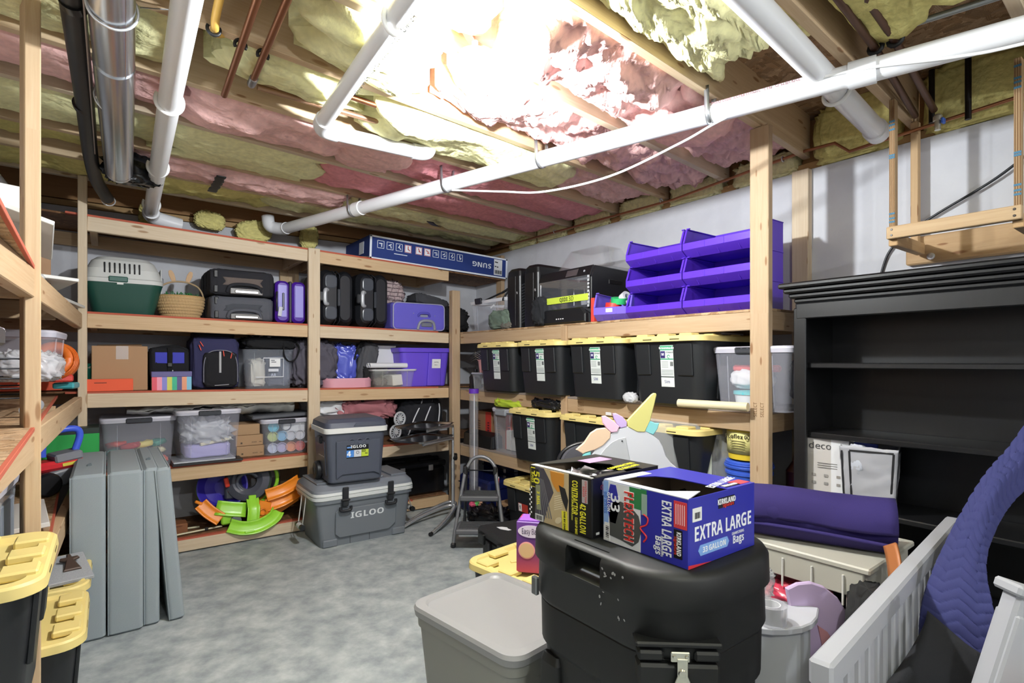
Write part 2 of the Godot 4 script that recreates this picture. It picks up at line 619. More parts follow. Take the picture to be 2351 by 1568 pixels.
# ---------------------------------------------------------------- insulation between the joists
func batt(bay: int, x0: float, x1: float, key: String, hang: float, bulge: float, rough: float, label: String, inset0 := 0.02, inset1 := 0.02, ragged := 0.06) -> void:
	var nu := int((x1 - x0) / (0.016 if rough > 0.02 else 0.025)) + 2
	var nv := 24 if rough > 0.02 else 16
	var sd := bay * 13.7 + x0 * 3.1
	var g := []
	for i in nu + 1:
		var row := []
		var u := float(i) / nu
		for j in nv + 1:
			var s := float(j) / nv
			var e0 := x0 + ragged * nz(s * 2.5, sd, 1.0) * 1.6
			var e1 := x1 + ragged * nz(s * 2.5, sd, 5.0) * 1.6
			var x := lerpf(e0, e1, u)
			var za := joist_z(bay, x) - 0.021 - inset0
			var zb := joist_z(bay + 1, x) + 0.021 + inset1
			if inset0 > 0.0: za -= 0.03 * maxf(0.0, nz(x * 3.0, sd, 8.0)) * (1 if inset0 > 0.01 else 0)
			if inset1 > 0.0: zb += 0.03 * maxf(0.0, nz(x * 3.0, sd, 18.0)) * (1 if inset1 > 0.01 else 0)
			var z := lerpf(za, zb, s)
			var edge := minf(minf(u * (x1 - x0), (1.0 - u) * (x1 - x0)) / 0.10, 1.0)
			var prof := pow(maxf(sin(PI * s), 0.0), 0.55) * sqrt(edge)
			var y := 2.44 - hang - bulge * prof * (0.75 + 0.6 * nz(x * 1.7, sd, s * 2.0))
			y -= rough * (1.5 * nz(x * 6.0, z * 7.0, sd) + 0.4 * absf(nz(x * 13.0 + z * 5.0, z * 20.0, sd)) + 0.22 * nz(x * 50.0, z * 60.0, sd)) * sqrt(edge) * minf(1.0, sin(PI * s) * 3.0 + 0.25)
			if rough < 0.02: y -= 0.008 * nz(x * 9.0, z * 12.0, sd) + 0.004 * nz(x * 40.0, z * 40.0, sd)
			row.append(v(x, minf(y, 2.58), z))
		g.append(row)
	var b := MB.new(true)
	for i in nu:
		for j in nv: b.q(g[i][j], g[i][j + 1], g[i + 1][j + 1], g[i + 1][j])
	var up := func(p: Vector3) -> Vector3: return v(p.x, 2.62, p.z)
	b.st.set_smooth_group(7)
	for i in nu:
		for j: int in [0, nv]:
			var A: Vector3 = g[i][j]
			var B: Vector3 = g[i + 1][j]
			if j == 0: b.q(A, B, up.call(B), up.call(A))
			else: b.q(B, A, up.call(A), up.call(B))
	for j in nv:
		b.q(g[0][j + 1], g[0][j], up.call(g[0][j]), up.call(g[0][j + 1]))
		b.q(g[nu][j], g[nu][j + 1], up.call(g[nu][j + 1]), up.call(g[nu][j]))
	b.q(up.call(g[0][0]), up.call(g[nu][0]), up.call(g[nu][nv]), up.call(g[0][nv]))
	solo("insulation_batt", label, "insulation", b.done(), mats[key])

func insulation() -> void:
	batt(0, -0.9, 3.05, "yellow", 0.0, 0.04, 0.004, "plain yellow glass fibre batt in the joist bay farthest behind the camera")
	batt(1, -0.9, 3.05, "yellow", 0.0, 0.04, 0.004, "plain yellow glass fibre batt in the second joist bay behind the camera")
	batt(2, -0.9, 3.0, "yellow", 0.0, 0.04, 0.004, "plain yellow glass fibre batt in the joist bay right above the camera")
	batt(3, -0.9, 2.2, "yellow_old", 0.0, 0.04, 0.012, "torn yellow insulation above the pair of dark copper pipes, over printed sheathing", 0.02, 0.05, 0.12)
	batt(4, -0.9, 1.98, "yellow", -0.02, 0.10, 0.03, "shaggy yellow insulation beside the white pipe, ending in a ragged flap", 0.0, 0.01, 0.16)
	batt(5, -0.9, 1.1, "yellow", -0.02, 0.09, 0.012, "swollen yellow insulation batt next to the glowing bulb, before the big pink clump", 0.0, 0.02, 0.08)
	batt(5, 1.13, 1.98, "pink", -0.01, 0.10, 0.036, "big fluffy pink insulation clump hanging out between joists beside the bulb", -0.01, 0.03, 0.08)
	batt(5, 1.95, 2.38, "pink", 0.0, 0.12, 0.012, "smooth folded pink batt end sagging above the long white pipe", 0.0, 0.02, 0.1)
	batt(5, 2.36, 3.05, "pink", -0.04, 0.06, 0.04, "frayed pink insulation by the tall post, running to the white wall", 0.0, 0.0, 0.05)
	batt(6, -0.9, 0.12, "yellow", 0.0, 0.03, 0.006, "flat pale yellow batt beside the big white pipe, before bare board", 0.02, 0.02, 0.06)
	batt(6, 0.58, 1.02, "yellow", -0.01, 0.11, 0.02, "drooping pale yellow insulation batt behind the pipe that slants to the bulb", 0.0, 0.0, 0.12)
	batt(6, 1.16, 3.05, "pink", -0.02, 0.07, 0.04, "long shredded pink insulation batt running from the bulb to the wall", 0.01, 0.02, 0.12)
	batt(7, -0.9, 0.2, "yellow", 0.0, 0.05, 0.006, "smooth yellow batt around the metal duct and black hose", 0.01, 0.01, 0.05)
	batt(7, 0.30, 0.92, "yellow", -0.02, 0.08, 0.014, "crumpled yellow insulation behind the two short copper pipes", 0.02, 0.11, 0.16)
	batt(7, 1.02, 2.28, "yellow", 0.01, 0.10, 0.014, "long yellow batt hanging loose over a joist beside the bulb", 0.0, 0.05, 0.12)
	batt(7, 2.25, 3.05, "pink", -0.03, 0.05, 0.03, "pink insulation end in the bay crossed by the sagging white cable", 0.0, 0.0, 0.1)
	batt(8, -0.9, 0.26, "pink", 0.01, 0.05, 0.005, "smooth pink batt passing above the silver duct", 0.0, 0.06, 0.03)
	batt(8, 0.27, 1.02, "pink", 0.01, 0.09, 0.008, "rounded pink batt sagging beside the big white pipe", 0.01, 0.02, 0.05)
	batt(8, 1.0, 1.36, "pink", 0.02, 0.07, 0.008, "short pink batt end tucked under the white pipe elbow", 0.0, 0.0, 0.08)
	batt(8, 1.36, 3.05, "pink_deep", 0.0, 0.05, 0.012, "deep pink batt behind the long white pipe, nearer the bulb")
	batt(9, -0.9, 0.22, "yellow", 0.0, 0.06, 0.01, "yellow batt behind the silver duct in the shadowed bay", 0.01, 0.04, 0.05)
	batt(9, 0.22, 1.0, "yellow", 0.02, 0.05, 0.006, "flat yellow batt with a bright torn corner pointing down", 0.0, -0.02, 0.1)
	batt(9, 1.0, 3.05, "pink_deep", 0.0, 0.06, 0.012, "deep pink batt one bay nearer the back wall than its twin")
	batt(10, -0.9, 0.0, "yellow_old", -0.05, 0.06, 0.01, "dingy yellow batt over the tall slim corner post")
	batt(10, 0.16, 1.36, "pink", 0.02, 0.07, 0.014, "pale pink batt tied with a strip of black tape", 0.01, 0.01, 0.08)
	batt(10, 1.34, 3.05, "yellow", 0.0, 0.06, 0.012, "yellow batt above the blue television carton")
	batt(11, -0.9, 0.9, "yellow_old", 0.0, 0.06, 0.02, "old yellow batt behind the lowest hook of the big white pipe", 0.0, 0.0, 0.1)
	batt(11, 0.9, 3.05, "yellow", -0.01, 0.05, 0.012, "yellow batt over the back of the television carton")
	for i in 4:
		var x: float = [0.25, 0.62, 0.95, 1.35][i]
		solo("insulation_rag", ["yellow fibre rag dangling beside the bottom of the big white pipe", "yellow fibre rag hanging over the top shelf near the pipe foot", "longest yellow fibre rag hanging over the top shelf of the back wall", "yellow fibre tuft next to the bent end of the long white pipe"][i], "insulation", lump([0.09, 0.2, 0.26, 0.14][i], [0.24, 0.13, 0.17, 0.2][i], 0.05, i + 2.0, 0.022, 5.0, 0.8, 60, 36), mats["yellow_old"], at(v(x, [2.17, 2.28, 2.22, 2.22][i], -4.68), 0, 0, [8, -4, 12, -6][i]))
	# plugs along the top of the far-right wall, one in each joist bay
	for k in range(3, 11):
		var z := (joist_z(k, 3.05) + joist_z(k + 1, 3.05)) * 0.5
		var tall := 0.3 if k < 5 else 0.13
		solo("insulation_plug", ["tall yellow plug over the hanging frame, with the valve pipe in front", "tall yellow plug behind the end of the white drain pipe", "small yellow plug on the wall top beside the tall post", "small yellow plug on wall top, second bay beyond the tall post", "small yellow plug on wall top, third bay beyond the tall post", "small yellow plug on wall top above the clear lid", "small yellow plug on wall top above the printer", "small yellow plug on wall top at the end of the blue carton"][k - 3], "insulation", lump(0.15 if k < 5 else 0.11, tall, 0.38, k * 1.7, 0.035, 3.5, 0.35, 40, 24), mats["yellow_old" if k < 5 else "yellow"], at(v(3.14, 2.335, z)))

# ---------------------------------------------------------------- pipes, duct, cables
func pipes() -> void:
	var pvc := C("e9e9ea", 0.28)
	var ink := C("44464a", 0.6)
	var strap := C("b9bcc0", 0.32, 0.85)
	var cop := C("8a5a3c", 0.38, 0.85)
	# big white pipe on the left
	var o := thing("drain_pipe", "thick white plastic pipe running straight back beside the silver duct", "pipe")
	part("pipe", tube([v(0.165, 2.33, -0.9), v(0.235, 2.29, -4.42)], 0.040, 24), pvc, o)
	for z: float in [-2.55, -3.45, -4.3]:
		var x := 0.165 + 0.07 * (-0.9 - z) / 3.52
		part("pipe_hook", tube(arc(v(x, 2.315, z), 0.046, 150, 400, 20, Vector3.RIGHT, v(0, 1, 0.25)), 0.009, 8), C("f4f4f2", 0.35), o)
	part("elbow", tube(curve([v(0.236, 2.29, -4.4), v(0.24, 2.285, -4.47), v(0.28, 2.27, -4.51), v(0.42, 2.25, -4.54)], 6), 0.05, 20), pvc, o)
	# slanting pipe with elbow
	o = thing("drain_pipe", "white plastic pipe that turns at an elbow below the joists near the bulb", "pipe")
	part("pipe", tube([v(0.68, 2.345, -0.9), v(0.765, 2.34, -2.42)], 0.034, 20), pvc, o)
	part("elbow", tube(curve([v(0.764, 2.34, -2.40), v(0.772, 2.34, -2.46), v(0.80, 2.34, -2.505), v(0.86, 2.34, -2.515)], 5), 0.039, 20), pvc, o)
	part("pipe", tube([v(0.84, 2.34, -2.515), v(1.27, 2.345, -2.505)], 0.034, 20), pvc, o)
	part("elbow", tube(curve([v(1.24, 2.345, -2.505), v(1.30, 2.35, -2.5), v(1.33, 2.38, -2.5), v(1.34, 2.5, -2.5)], 5), 0.039, 20), pvc, o)
	part("pipe_hook", tube(arc(v(0.717, 2.335, -1.56), 0.042, 150, 400, 18, Vector3.RIGHT, v(0, 1, 0.2)), 0.008, 8), C("f4f4f2", 0.35), o)
	letters("ASTM D2665 PVC-DWV  NSF-dwv  ASTM D1784", 0.02, ink, o, Transform3D(Basis(v(0.052, 0, -0.9986).normalized(), v(-0.85, 0.5, -0.05).normalized(), v(0.5, -0.86, 0.0).normalized()), v(0.745, 2.308, -1.75)), false)
	# long pipe across the room
	o = thing("drain_pipe", "long white plastic pipe crossing the whole room below the joists, with strap hangers", "pipe")
	var A := v(2.46, 2.325, 0.1)
	var B := v(1.10, 2.305, -4.43)
	var at_t := func(t: float) -> Vector3: return A.lerp(B, t)
	part("pipe", tube([A, B], 0.041, 24), pvc, o)
	part("coupling", tube([at_t.call(0.192), at_t.call(0.21)], 0.048, 24), pvc, o)
	part("coupling", tube([at_t.call(0.80), at_t.call(0.815)], 0.047, 24), C("f2f2f0", 0.3), o)
	part("elbow", tube(curve([B + (A - B) * 0.008, B, B + v(-0.05, 0.01, -0.06), B + v(-0.09, 0.03, -0.08), B + v(-0.10, 0.1, -0.09)], 5), 0.046, 18), pvc, o)
	for t: float in [0.315, 0.495, 0.635, 0.82]:
		var p: Vector3 = at_t.call(t)
		var dir := (B - A).normalized()
		var side := dir.cross(Vector3.UP)
		var pts := [p + side * 0.06 + v(0, 0.16, 0)] + arc(p, 0.044, 0, -180, 14, side) + [p - side * 0.05 + v(0, 0.1, 0)]
		part("strap_hanger", strip(pts, dir, 0.02), strap, o)
	var al := (B - A).normalized()
	letters("PVC-DWV PIPE ASTM D2665  3 IN  SCH40 NSF", 0.013, C("8a5560", 0.6), o, Transform3D(Basis(-al, v(-0.5, 0.86, 0).slide(al).normalized(), (-al).cross(v(-0.5, 0.86, 0).slide(al).normalized())), at_t.call(0.28) + v(-0.037, 0.02, 0.008)), false)
	# pipe over the bookcase
	o = thing("drain_pipe", "white plastic pipe crossing above the long pipe and ending at the wall top", "pipe")
	part("pipe", tube([v(0.9, 2.36, -0.81), v(2.88, 2.355, -1.01)], 0.044, 22), pvc, o)
	part("end_collar", tube([v(2.85, 2.355, -1.007), v(2.915, 2.355, -1.014)], 0.051, 22), pvc, o)
	part("pipe_hook", tube(arc(v(2.33, 2.35, -0.955), 0.05, 150, 400, 18, v(0, 0, -1), v(0.2, 1, 0)), 0.008, 8), C("f4f4f2", 0.35), o)
	# off-white pipe at the far left
	solo("vent_pipe", "grey white pipe behind the nearest post high at the left shelves", "pipe", tube([v(-0.62, 2.36, -2.9), v(-0.45, 2.2, -4.2)], 0.045, 20), C("c6c8ca", 0.35))
	# silver duct
	o = thing("air_duct", "silver round metal duct running back between black hose and white pipe", "duct")
	var duct := C("c9ccd0", 0.22, 0.95)
	part("pipe", tube([v(-0.02, 2.325, -0.9), v(0.02, 2.305, -2.35)], 0.059, 32), duct, o)
	part("pipe", tube([v(0.018, 2.303, -2.3), v(0.048, 2.275, -3.5)], 0.061, 32), duct, o)
	part("crimped_end", lathe([[0.061, 0], [0.058, 0.02], [0.06, 0.04], [0.056, 0.06], [0.05, 0.07], [0, 0.07]], 32), duct, o, at(v(0.048, 2.275, -3.48), 0, -90))
	part("seam", rbox(0.006, 0.003, 2.5, 0.001), duct, o, at(v(0.045, 2.26, -2.1), -1.2, -1.0))
	for z: float in [-1.95, -2.62]:
		part("clamp_band", tube(arc(v(0.012 - 0.013 * (z + 2.0), 2.306, z), 0.062, 0, 360, 30, Vector3.RIGHT, v(0, 1, 0.1)), 0.004, 6), C("dfe1e4", 0.3, 0.6), o)
	part("hanger_wire", tube([v(0.08, 2.33, -1.95), v(0.19, 2.41, -2.04)], 0.006, 6, false, 0.3), strap, o)
	part("foil_tape", lump(0.26, 0.14, 0.14, 3.0, 0.05, 4.0, 0.7), C("17181a", 0.25), o, at(v(0.11, 2.25, -3.62)))
	# black insulated hose
	o = thing("insulated_hose", "black foam covered hose running back next to the silver duct", "hose")
	part("hose", tube(curve([v(-0.085, 2.37, -0.9), v(-0.085, 2.35, -1.9), v(-0.075, 2.34, -2.8), v(-0.07, 2.33, -3.5), v(-0.05, 2.30, -3.85), v(0.0, 2.25, -4.05)], 6), 0.033, 16), C("1b1a1a", 0.45), o)
	for z: float in [-2.05, -2.85]: part("tape_band", tube([v(-0.083, 2.343, z), v(-0.08, 2.34, z - 0.03)], 0.0355, 16), C("0d0d0e", 0.3), o)
	part("seam", tube([v(-0.06, 2.32, -1.2), v(-0.055, 2.312, -2.0), v(-0.05, 2.309, -3.4)], 0.003, 5), C("9a8a82", 0.5), o)
	part("open_end", tube(arc(v(0.005, 2.245, -4.07), 0.032, 0, 360, 18, Vector3.RIGHT, v(0, 0.8, 0.6)), 0.004, 6), C("d8d8d8", 0.3, 0.5), o)
	# copper
	var short := thing("copper_pipe", "copper pipe with open end, left one of the short pair near the gas hose", "pipe")
	part("pipe", tube([v(0.34, 2.385, -0.9), v(0.385, 2.375, -2.5)], 0.0125, 12), cop, short)
	part("clip", tube(arc(v(0.371, 2.38, -2.08), 0.018, -30, 210, 10), 0.006, 6), C("1a1a1a", 0.5), short)
	short = thing("copper_pipe", "copper pipe bending back at a silver elbow, inner one of the short pair", "pipe")
	part("pipe", tube([v(0.415, 2.385, -0.9), v(0.455, 2.375, -2.3)], 0.0125, 12), cop, short)
	part("clip", tube(arc(v(0.448, 2.38, -2.1), 0.018, -30, 210, 10), 0.006, 6), C("1a1a1a", 0.5), short)
	part("elbow", tube(curve([v(0.455, 2.375, -2.28), v(0.456, 2.375, -2.33), v(0.462, 2.39, -2.35), v(0.48, 2.43, -2.3)], 4), 0.016, 12), C("8f9190", 0.3, 0.8), short)
	solo("copper_pipe", "thin copper pipe crossing under the joist bay toward the hanging yellow batt", "pipe", tube([v(0.47, 2.43, -2.28), v(1.35, 2.42, -2.33), v(1.9, 2.42, -2.36)], 0.0125, 12), cop)
	solo("copper_pipe", "pale copper pipe lying along bare board just before the elbow pipe", "pipe", tube([v(0.5, 2.42, -2.44), v(1.25, 2.42, -2.46)], 0.0125, 12), C("a8846a", 0.4, 0.7))
	for i in 2:
		o = thing("copper_pipe", ["dark copper pipe high over bookcase, the one nearer the thick joist", "dark copper pipe high over bookcase, ending by the valve with blue handle"][i], "pipe")
		part("pipe", tube([v(1.2, 2.42, -0.69 + 0.06 * i), v(2.2, 2.42, -0.785 + 0.062 * i), v(2.96, 2.40, -0.88 + 0.07 * i)], 0.0135, 12), C("5a3d2c", 0.45, 0.7), o)
		part("clip", tube(arc(v(2.24, 2.42, -0.787 + 0.062 * i), 0.022, 0, 360, 12, v(0, 0, 1)), 0.008, 6), C("141414", 0.6), o)
	o = thing("shutoff_valve", "small brass valve with blue handle hanging before the yellow plug", "valve", v(2.97, 2.34, -0.80))
	part("body", lathe([[0.0, -0.03], [0.012, -0.03], [0.012, 0.01], [0.018, 0.012], [0.018, 0.03], [0.01, 0.04], [0, 0.04]], 12), C("c9c4b4", 0.3, 0.7), o)
	part("handle", rbox(0.03, 0.025, 0.012, 0.004), C("3b62b8", 0.5), o, at(v(0.0, 0.005, 0.02)))
	for i in 2: solo("riser_pipe", ["black riser pipe beside the valve with blue handle", "black riser pipe between the valve and the hanging frame"][i], "pipe", tube([v(3.0, 2.6, [-0.83, -0.70][i]), v(3.0, [2.36, 2.33][i], [-0.83, -0.70][i])], 0.012, 10), C("1f1a17", 0.4, 0.5))
	o = thing("copper_line", "thin copper line along the top of the white wall, with one jog", "pipe")
	part("pipe", tube([v(3.025, 2.375, -4.5), v(3.025, 2.355, -2.25), v(3.025, 2.385, -1.85), v(3.025, 2.415, -1.40), v(3.025, 2.41, -1.25), v(3.025, 2.345, -1.18), v(3.025, 2.355, -0.98), v(3.01, 2.37, -0.5), v(3.01, 2.37, 0.2)], 0.008, 10), C("b07a58", 0.35, 0.85), o)
	for z: float in [-3.45, -2.35, -1.52]: part("clip", tube(arc(v(3.025, 2.372 + (0.035 if z > -2 else 0.0), z), 0.013, 0, 360, 10), 0.004, 6), C("d6d6d6", 0.4, 0.5), o)
	# cables
	solo("conduit", "thin grey metal conduit crossing the bare sheathing above the pipes", "conduit", tube([v(2.19, 2.44, -0.80), v(2.30, 2.44, -0.36), v(2.4, 2.44, 0.05)], 0.011, 10), C("9ea2a4", 0.35, 0.6))
	solo("cable", "white cable sagging under the long pipe from coupling to hanger", "cable", tube(curve([v(1.60, 2.268, -2.72), v(1.711, 2.199, -2.394), v(1.792, 2.146, -2.124), v(1.898, 2.15, -1.771), v(1.994, 2.225, -1.454), v(2.036, 2.272, -1.311), v(2.06, 2.30, -1.16), v(2.094, 2.325, -0.985), v(2.145, 2.313, -0.786), v(2.225, 2.276, -0.555), v(2.285, 2.268, -0.403), v(2.41, 2.272, 0.0)], 10), 0.0055, 8), C("f2f2f0", 0.45))
	solo("gas_hose", "yellow corrugated gas hose held by a black clip to a joist", "hose", tube(curve([v(0.27, 2.41, -1.6), v(0.28, 2.40, -1.95), v(0.285, 2.385, -2.02), v(0.30, 2.40, -2.09), v(0.36, 2.43, -2.11), v(0.5, 2.45, -2.13)], 6), 0.013, 10), C("e2b457", 0.5))
	solo("hose_clip", "black hook clip that holds the yellow gas hose", "clip", tube(arc(v(0.283, 2.384, -2.04), 0.019, 150, 390, 12), 0.006, 6), C("1c1c1c", 0.5))
	solo("tape_strip", "strip of black tape stuck across the pale pink insulation", "tape", sheet(func(a: float, b: float) -> Vector3: return v(0.5 + a * 0.05 + 0.012 * nz(b * 6.0, 1.0), 2.335 + 0.03 * pow(b - 0.5, 2.0), -3.5 - 0.36 * b), 4, 16, 0.004), C("161616", 0.5))
	solo("tape_strip", "black tape strip hanging over the yellow batt behind the television carton", "tape", sheet(func(a: float, b: float) -> Vector3: return v(1.95 + b * 0.18 + a * 0.06, 2.345 + 0.03 * b * b, -3.7 - 0.2 * b), 4, 12, 0.004), C("161616", 0.5))

func strip(pts: Array, wide: Vector3, w: float) -> ArrayMesh:      # a flat metal band bent along pts
	return sheet(func(a: float, b: float) -> Vector3:
		var f := a * (pts.size() - 1)
		var i := mini(int(f), pts.size() - 2)
		return (pts[i] as Vector3).lerp(pts[i + 1], f - i) + wide * (b - 0.5) * w, pts.size() - 1, 1, 0.002)

# ---------------------------------------------------------------- timber shelving
func by(level: int, x: float) -> float:      # top of a back shelf, which sags a little along its length
	return BACK_Y[level][0] + BACK_Y[level][1] * x

func stick(called: String, a: Vector3, b: Vector3, w: float, h: float, o: Node, m: Material) -> MeshInstance3D:      # timber from a to b, w thick sideways, h tall
	var d := b - a
	var z := d.normalized()
	var side := z.cross(Vector3.UP if absf(z.y) < 0.9 else Vector3.FORWARD).normalized()
	var t := Transform3D(Basis(side, z.cross(side) * -1.0, z) if false else Basis(side, side.cross(z) * -1.0, z), (a + b) * 0.5)
	return part(called, rbox(w, h, d.length(), 0.003, true), m, o, t)

func shelving() -> void:
	var w0 := wood()
	var w1 := wood("f7e9d6")
	var red := C("b0563f", 0.8)
	var o := thing("storage_shelf", "timber shelving along the back wall with red painted board edges", "shelving")
	part("post", rbox(0.045, 2.40, 0.085, 0.003, true), w0, o, at(v(-0.122, 1.2, -4.213)))
	part("post", rbox(0.086, 2.13, 0.038, 0.003, true), w0, o, at(v(1.252, 1.065, -4.188)))
	part("post", rbox(0.089, 2.11, 0.038, 0.003, true), w1, o, at(v(1.25, 1.055, -4.755)))
	for L in 5:
		var xs := [[-0.1, 1.209], [1.295, 2.43]]
		for bay in 2:
			var xa: float = xs[bay][0]
			var xb: float = xs[bay][1]
			var ya := by(L, xa) - 0.056
			var yb := by(L, xb) - 0.056
			if L == 4: stick("beam", v(xa, ya + 0.008, BZ - 0.019), v(xb, yb + 0.008, BZ - 0.019), 0.038, 0.078, o, [w0, w1][(L + bay) % 2])
			else: stick("beam", v(xa, ya, BZ - 0.019), v(xb, yb, BZ - 0.019), 0.038, 0.088, o, [w0, w1][(L + bay) % 2])
			if L < 4: stick("beam", v(xa - 0.5 * (1 - bay), ya, -4.75), v(xb, yb, -4.75), 0.038, 0.088, o, w1)
			for x in [xa + 0.03, xb - 0.03]:
				if L == 4: continue
				stick("cross_piece", v(x, by(L, x) - 0.056, BZ - 0.04), v(x, by(L, x) - 0.056, -4.73), 0.038, 0.086, o, w1)
		var x0 := -0.8
		var x1 := 3.08 if L < 4 else 2.43
		var d := 0.53 if L < 4 else 0.55
		var c := stick("shelf_board", v(x0, by(L, x0) - 0.006, BZ - 0.042 - d * 0.5), v(x1, by(L, x1) - 0.006, BZ - 0.042 - d * 0.5), d, 0.012, o, mats["osb_old"])
		part("painted_edge", rbox(0.04, 0.0126, 2.53, 0.001), red, c, at(v(c.transform.basis.x.z * (d * 0.5 + 0.02), 0, -0.08 if L < 4 else 0.0)))
	# right unit
	w0 = wood("ded3c8")
	w1 = wood("d9cbbd")
	o = thing("storage_shelf", "timber shelving along the far-right wall, carrying black and yellow totes", "shelving")
	part("post", rbox(0.08, 1.9, 0.06, 0.003, true), w0, o, at(v(2.47, 0.95, -4.158)))
	part("post", rbox(0.038, 1.52, 0.057, 0.003, true), w1, o, at(v(2.516, 0.76, -2.757)))
	var rp := part("post", rbox(0.04, 2.40, 0.093, 0.003, true), w0, o, at(v(2.515, 1.2, -1.368)))
	for k in 2: letters("SELECT", 0.016, C("6b4d30"), rp, Transform3D(Basis(v(0, 1, 0), v(0, 0, -1), v(-1, 0, 0)), v(-0.0205, -0.155, -0.018 + 0.034 * k)), false)
	part("post", rbox(0.04, 2.3, 0.089, 0.003, true), w1, o, at(v(3.07, 1.15, -4.3)))
	for L in 3:
		var y: float = RIGHT_Y[L] - 0.058
		for z in [[-4.128, -2.786], [-2.728, -1.415]]:
			stick("beam", v(RX + 0.019, y, z[0]), v(RX + 0.019, y, z[1]), 0.038, 0.089, o, [w0, w1][L % 2])
		stick("beam", v(3.078, y, -4.7), v(3.078, y, -1.33), 0.038, 0.089, o, w1)
		stick("cross_piece", v(RX + 0.04, y, -1.35), v(3.06, y, -1.35), 0.038, 0.089, o, w1)
		stick("cross_piece", v(RX + 0.04, y, -2.757), v(3.06, y, -2.757), 0.038, 0.089, o, w1)
		part("shelf_board", rbox(0.585, 0.013, 2.82, 0.001), mats["osb"] if L < 1 else C("8d8078", 0.8), o, at(v(RX + 0.292, RIGHT_Y[L] - 0.0065, -2.745)))
	for k in 3: letters("SELECT", 0.013, C("8a6a48"), o, at(v(RX - 0.0012, 1.004 - 0.024 * k, -2.60), -90), false)
	stick("beam", v(RX + 0.019, 0.045, -4.128), v(RX + 0.019, 0.045, -3.0), 0.038, 0.086, o, w0)
	# left unit, of which the near end stands beside the camera
	w0 = wood("ece0d0")
	w1 = wood("e6d8c6")
	o = thing("storage_shelf", "timber shelving along the near-left side with a tall pale post", "shelving")
	part("post", rbox(0.04, 2.40, 0.092, 0.003, true), w0, o, at(v(-0.194, 1.2, -2.26), 12))
	part("post", rbox(0.04, 2.40, 0.089, 0.003, true), w1, o, at(v(-0.80, 1.2, -2.2)))
	for L in range(1, 4):
		var y: float = [2.17, 1.575, 1.075, 0.59][L]
		var near := -1.0 if L < 3 else -2.32
		var a := v(-0.235 if L < 3 else -0.196, y - 0.056, near)
		var b := v(-0.142, y - 0.056, -4.16)
		stick("beam", a, b, 0.038, 0.089, o, w0 if L != 1 else w1)
		stick("beam", a + v(-0.59, 0, 0), b + v(-0.59, 0, 0), 0.038, 0.089, o, w1)
		for z: float in [-1.2 if L < 3 else -2.5, -2.3, -3.4]: stick("cross_piece", v(-0.2, y - 0.056, z), v(-0.76, y - 0.056, z), 0.038, 0.086, o, w1)
		var c := part("shelf_board", rbox(0.58, 0.012, absf(-4.16 - near), 0.001), mats["osb"], o, at(v(-0.488, y - 0.006, (near - 4.16) * 0.5), 1.6))
		part("painted_edge", rbox(0.010, 0.0124, absf(-4.16 - near), 0.001), red, c, at(v(0.293, 0, 0)))

# ---------------------------------------------------------------- kinds of containers and bags
func clear_bin(o: Node3D, w: float, h: float, l: float, latch := true, lid := true, tint := "dfe0ee", dark := "3c3e44") -> void:
	var m := glass(tint, 0.2, 0.34)
	var a := w * 0.5
	var c := l * 0.5
	var th := 0.003
	part("body", loft([[0.0, a * 0.84, c * 0.88, 0.03], [h - 0.03, a * 0.95, c * 0.96, 0.035], [h - 0.03, a * 0.97, c * 0.98, 0.035], [h - 0.022, a * 0.97, c * 0.98, 0.035]], 4, false, true, false), m, o)
	for s: float in [-1, 1]: part("rib", rbox(0.004, h * 0.8, 0.006, 0.001), m, o, at(v(s * a * 0.55, h * 0.45, c * 0.93), 0, 4))
	if lid:
		part("lid", loft([[h - 0.032, a * 0.985, c * 0.985, 0.04], [h - 0.012, a, c, 0.04], [h - 0.004, a * 0.99, c * 0.99, 0.04], [h, a * 0.94, c * 0.95, 0.035], [h - 0.006, a * 0.88, c * 0.9, 0.03]], 4), glass("dcdae6", 0.7, 0.35), o)
	if latch:
		part("latch", rbox(w * 0.34, 0.032, 0.02, 0.006), C(dark, 0.4), o, at(v(0, h - 0.02, c * 0.99), 0, 8))
		for k in 4: part("latch_rib", rbox(w * 0.05, 0.004, 0.003, 0.001), C("222428", 0.4), o, at(v((k - 1.5) * w * 0.075, h - 0.01, c * 0.99 + 0.012)))

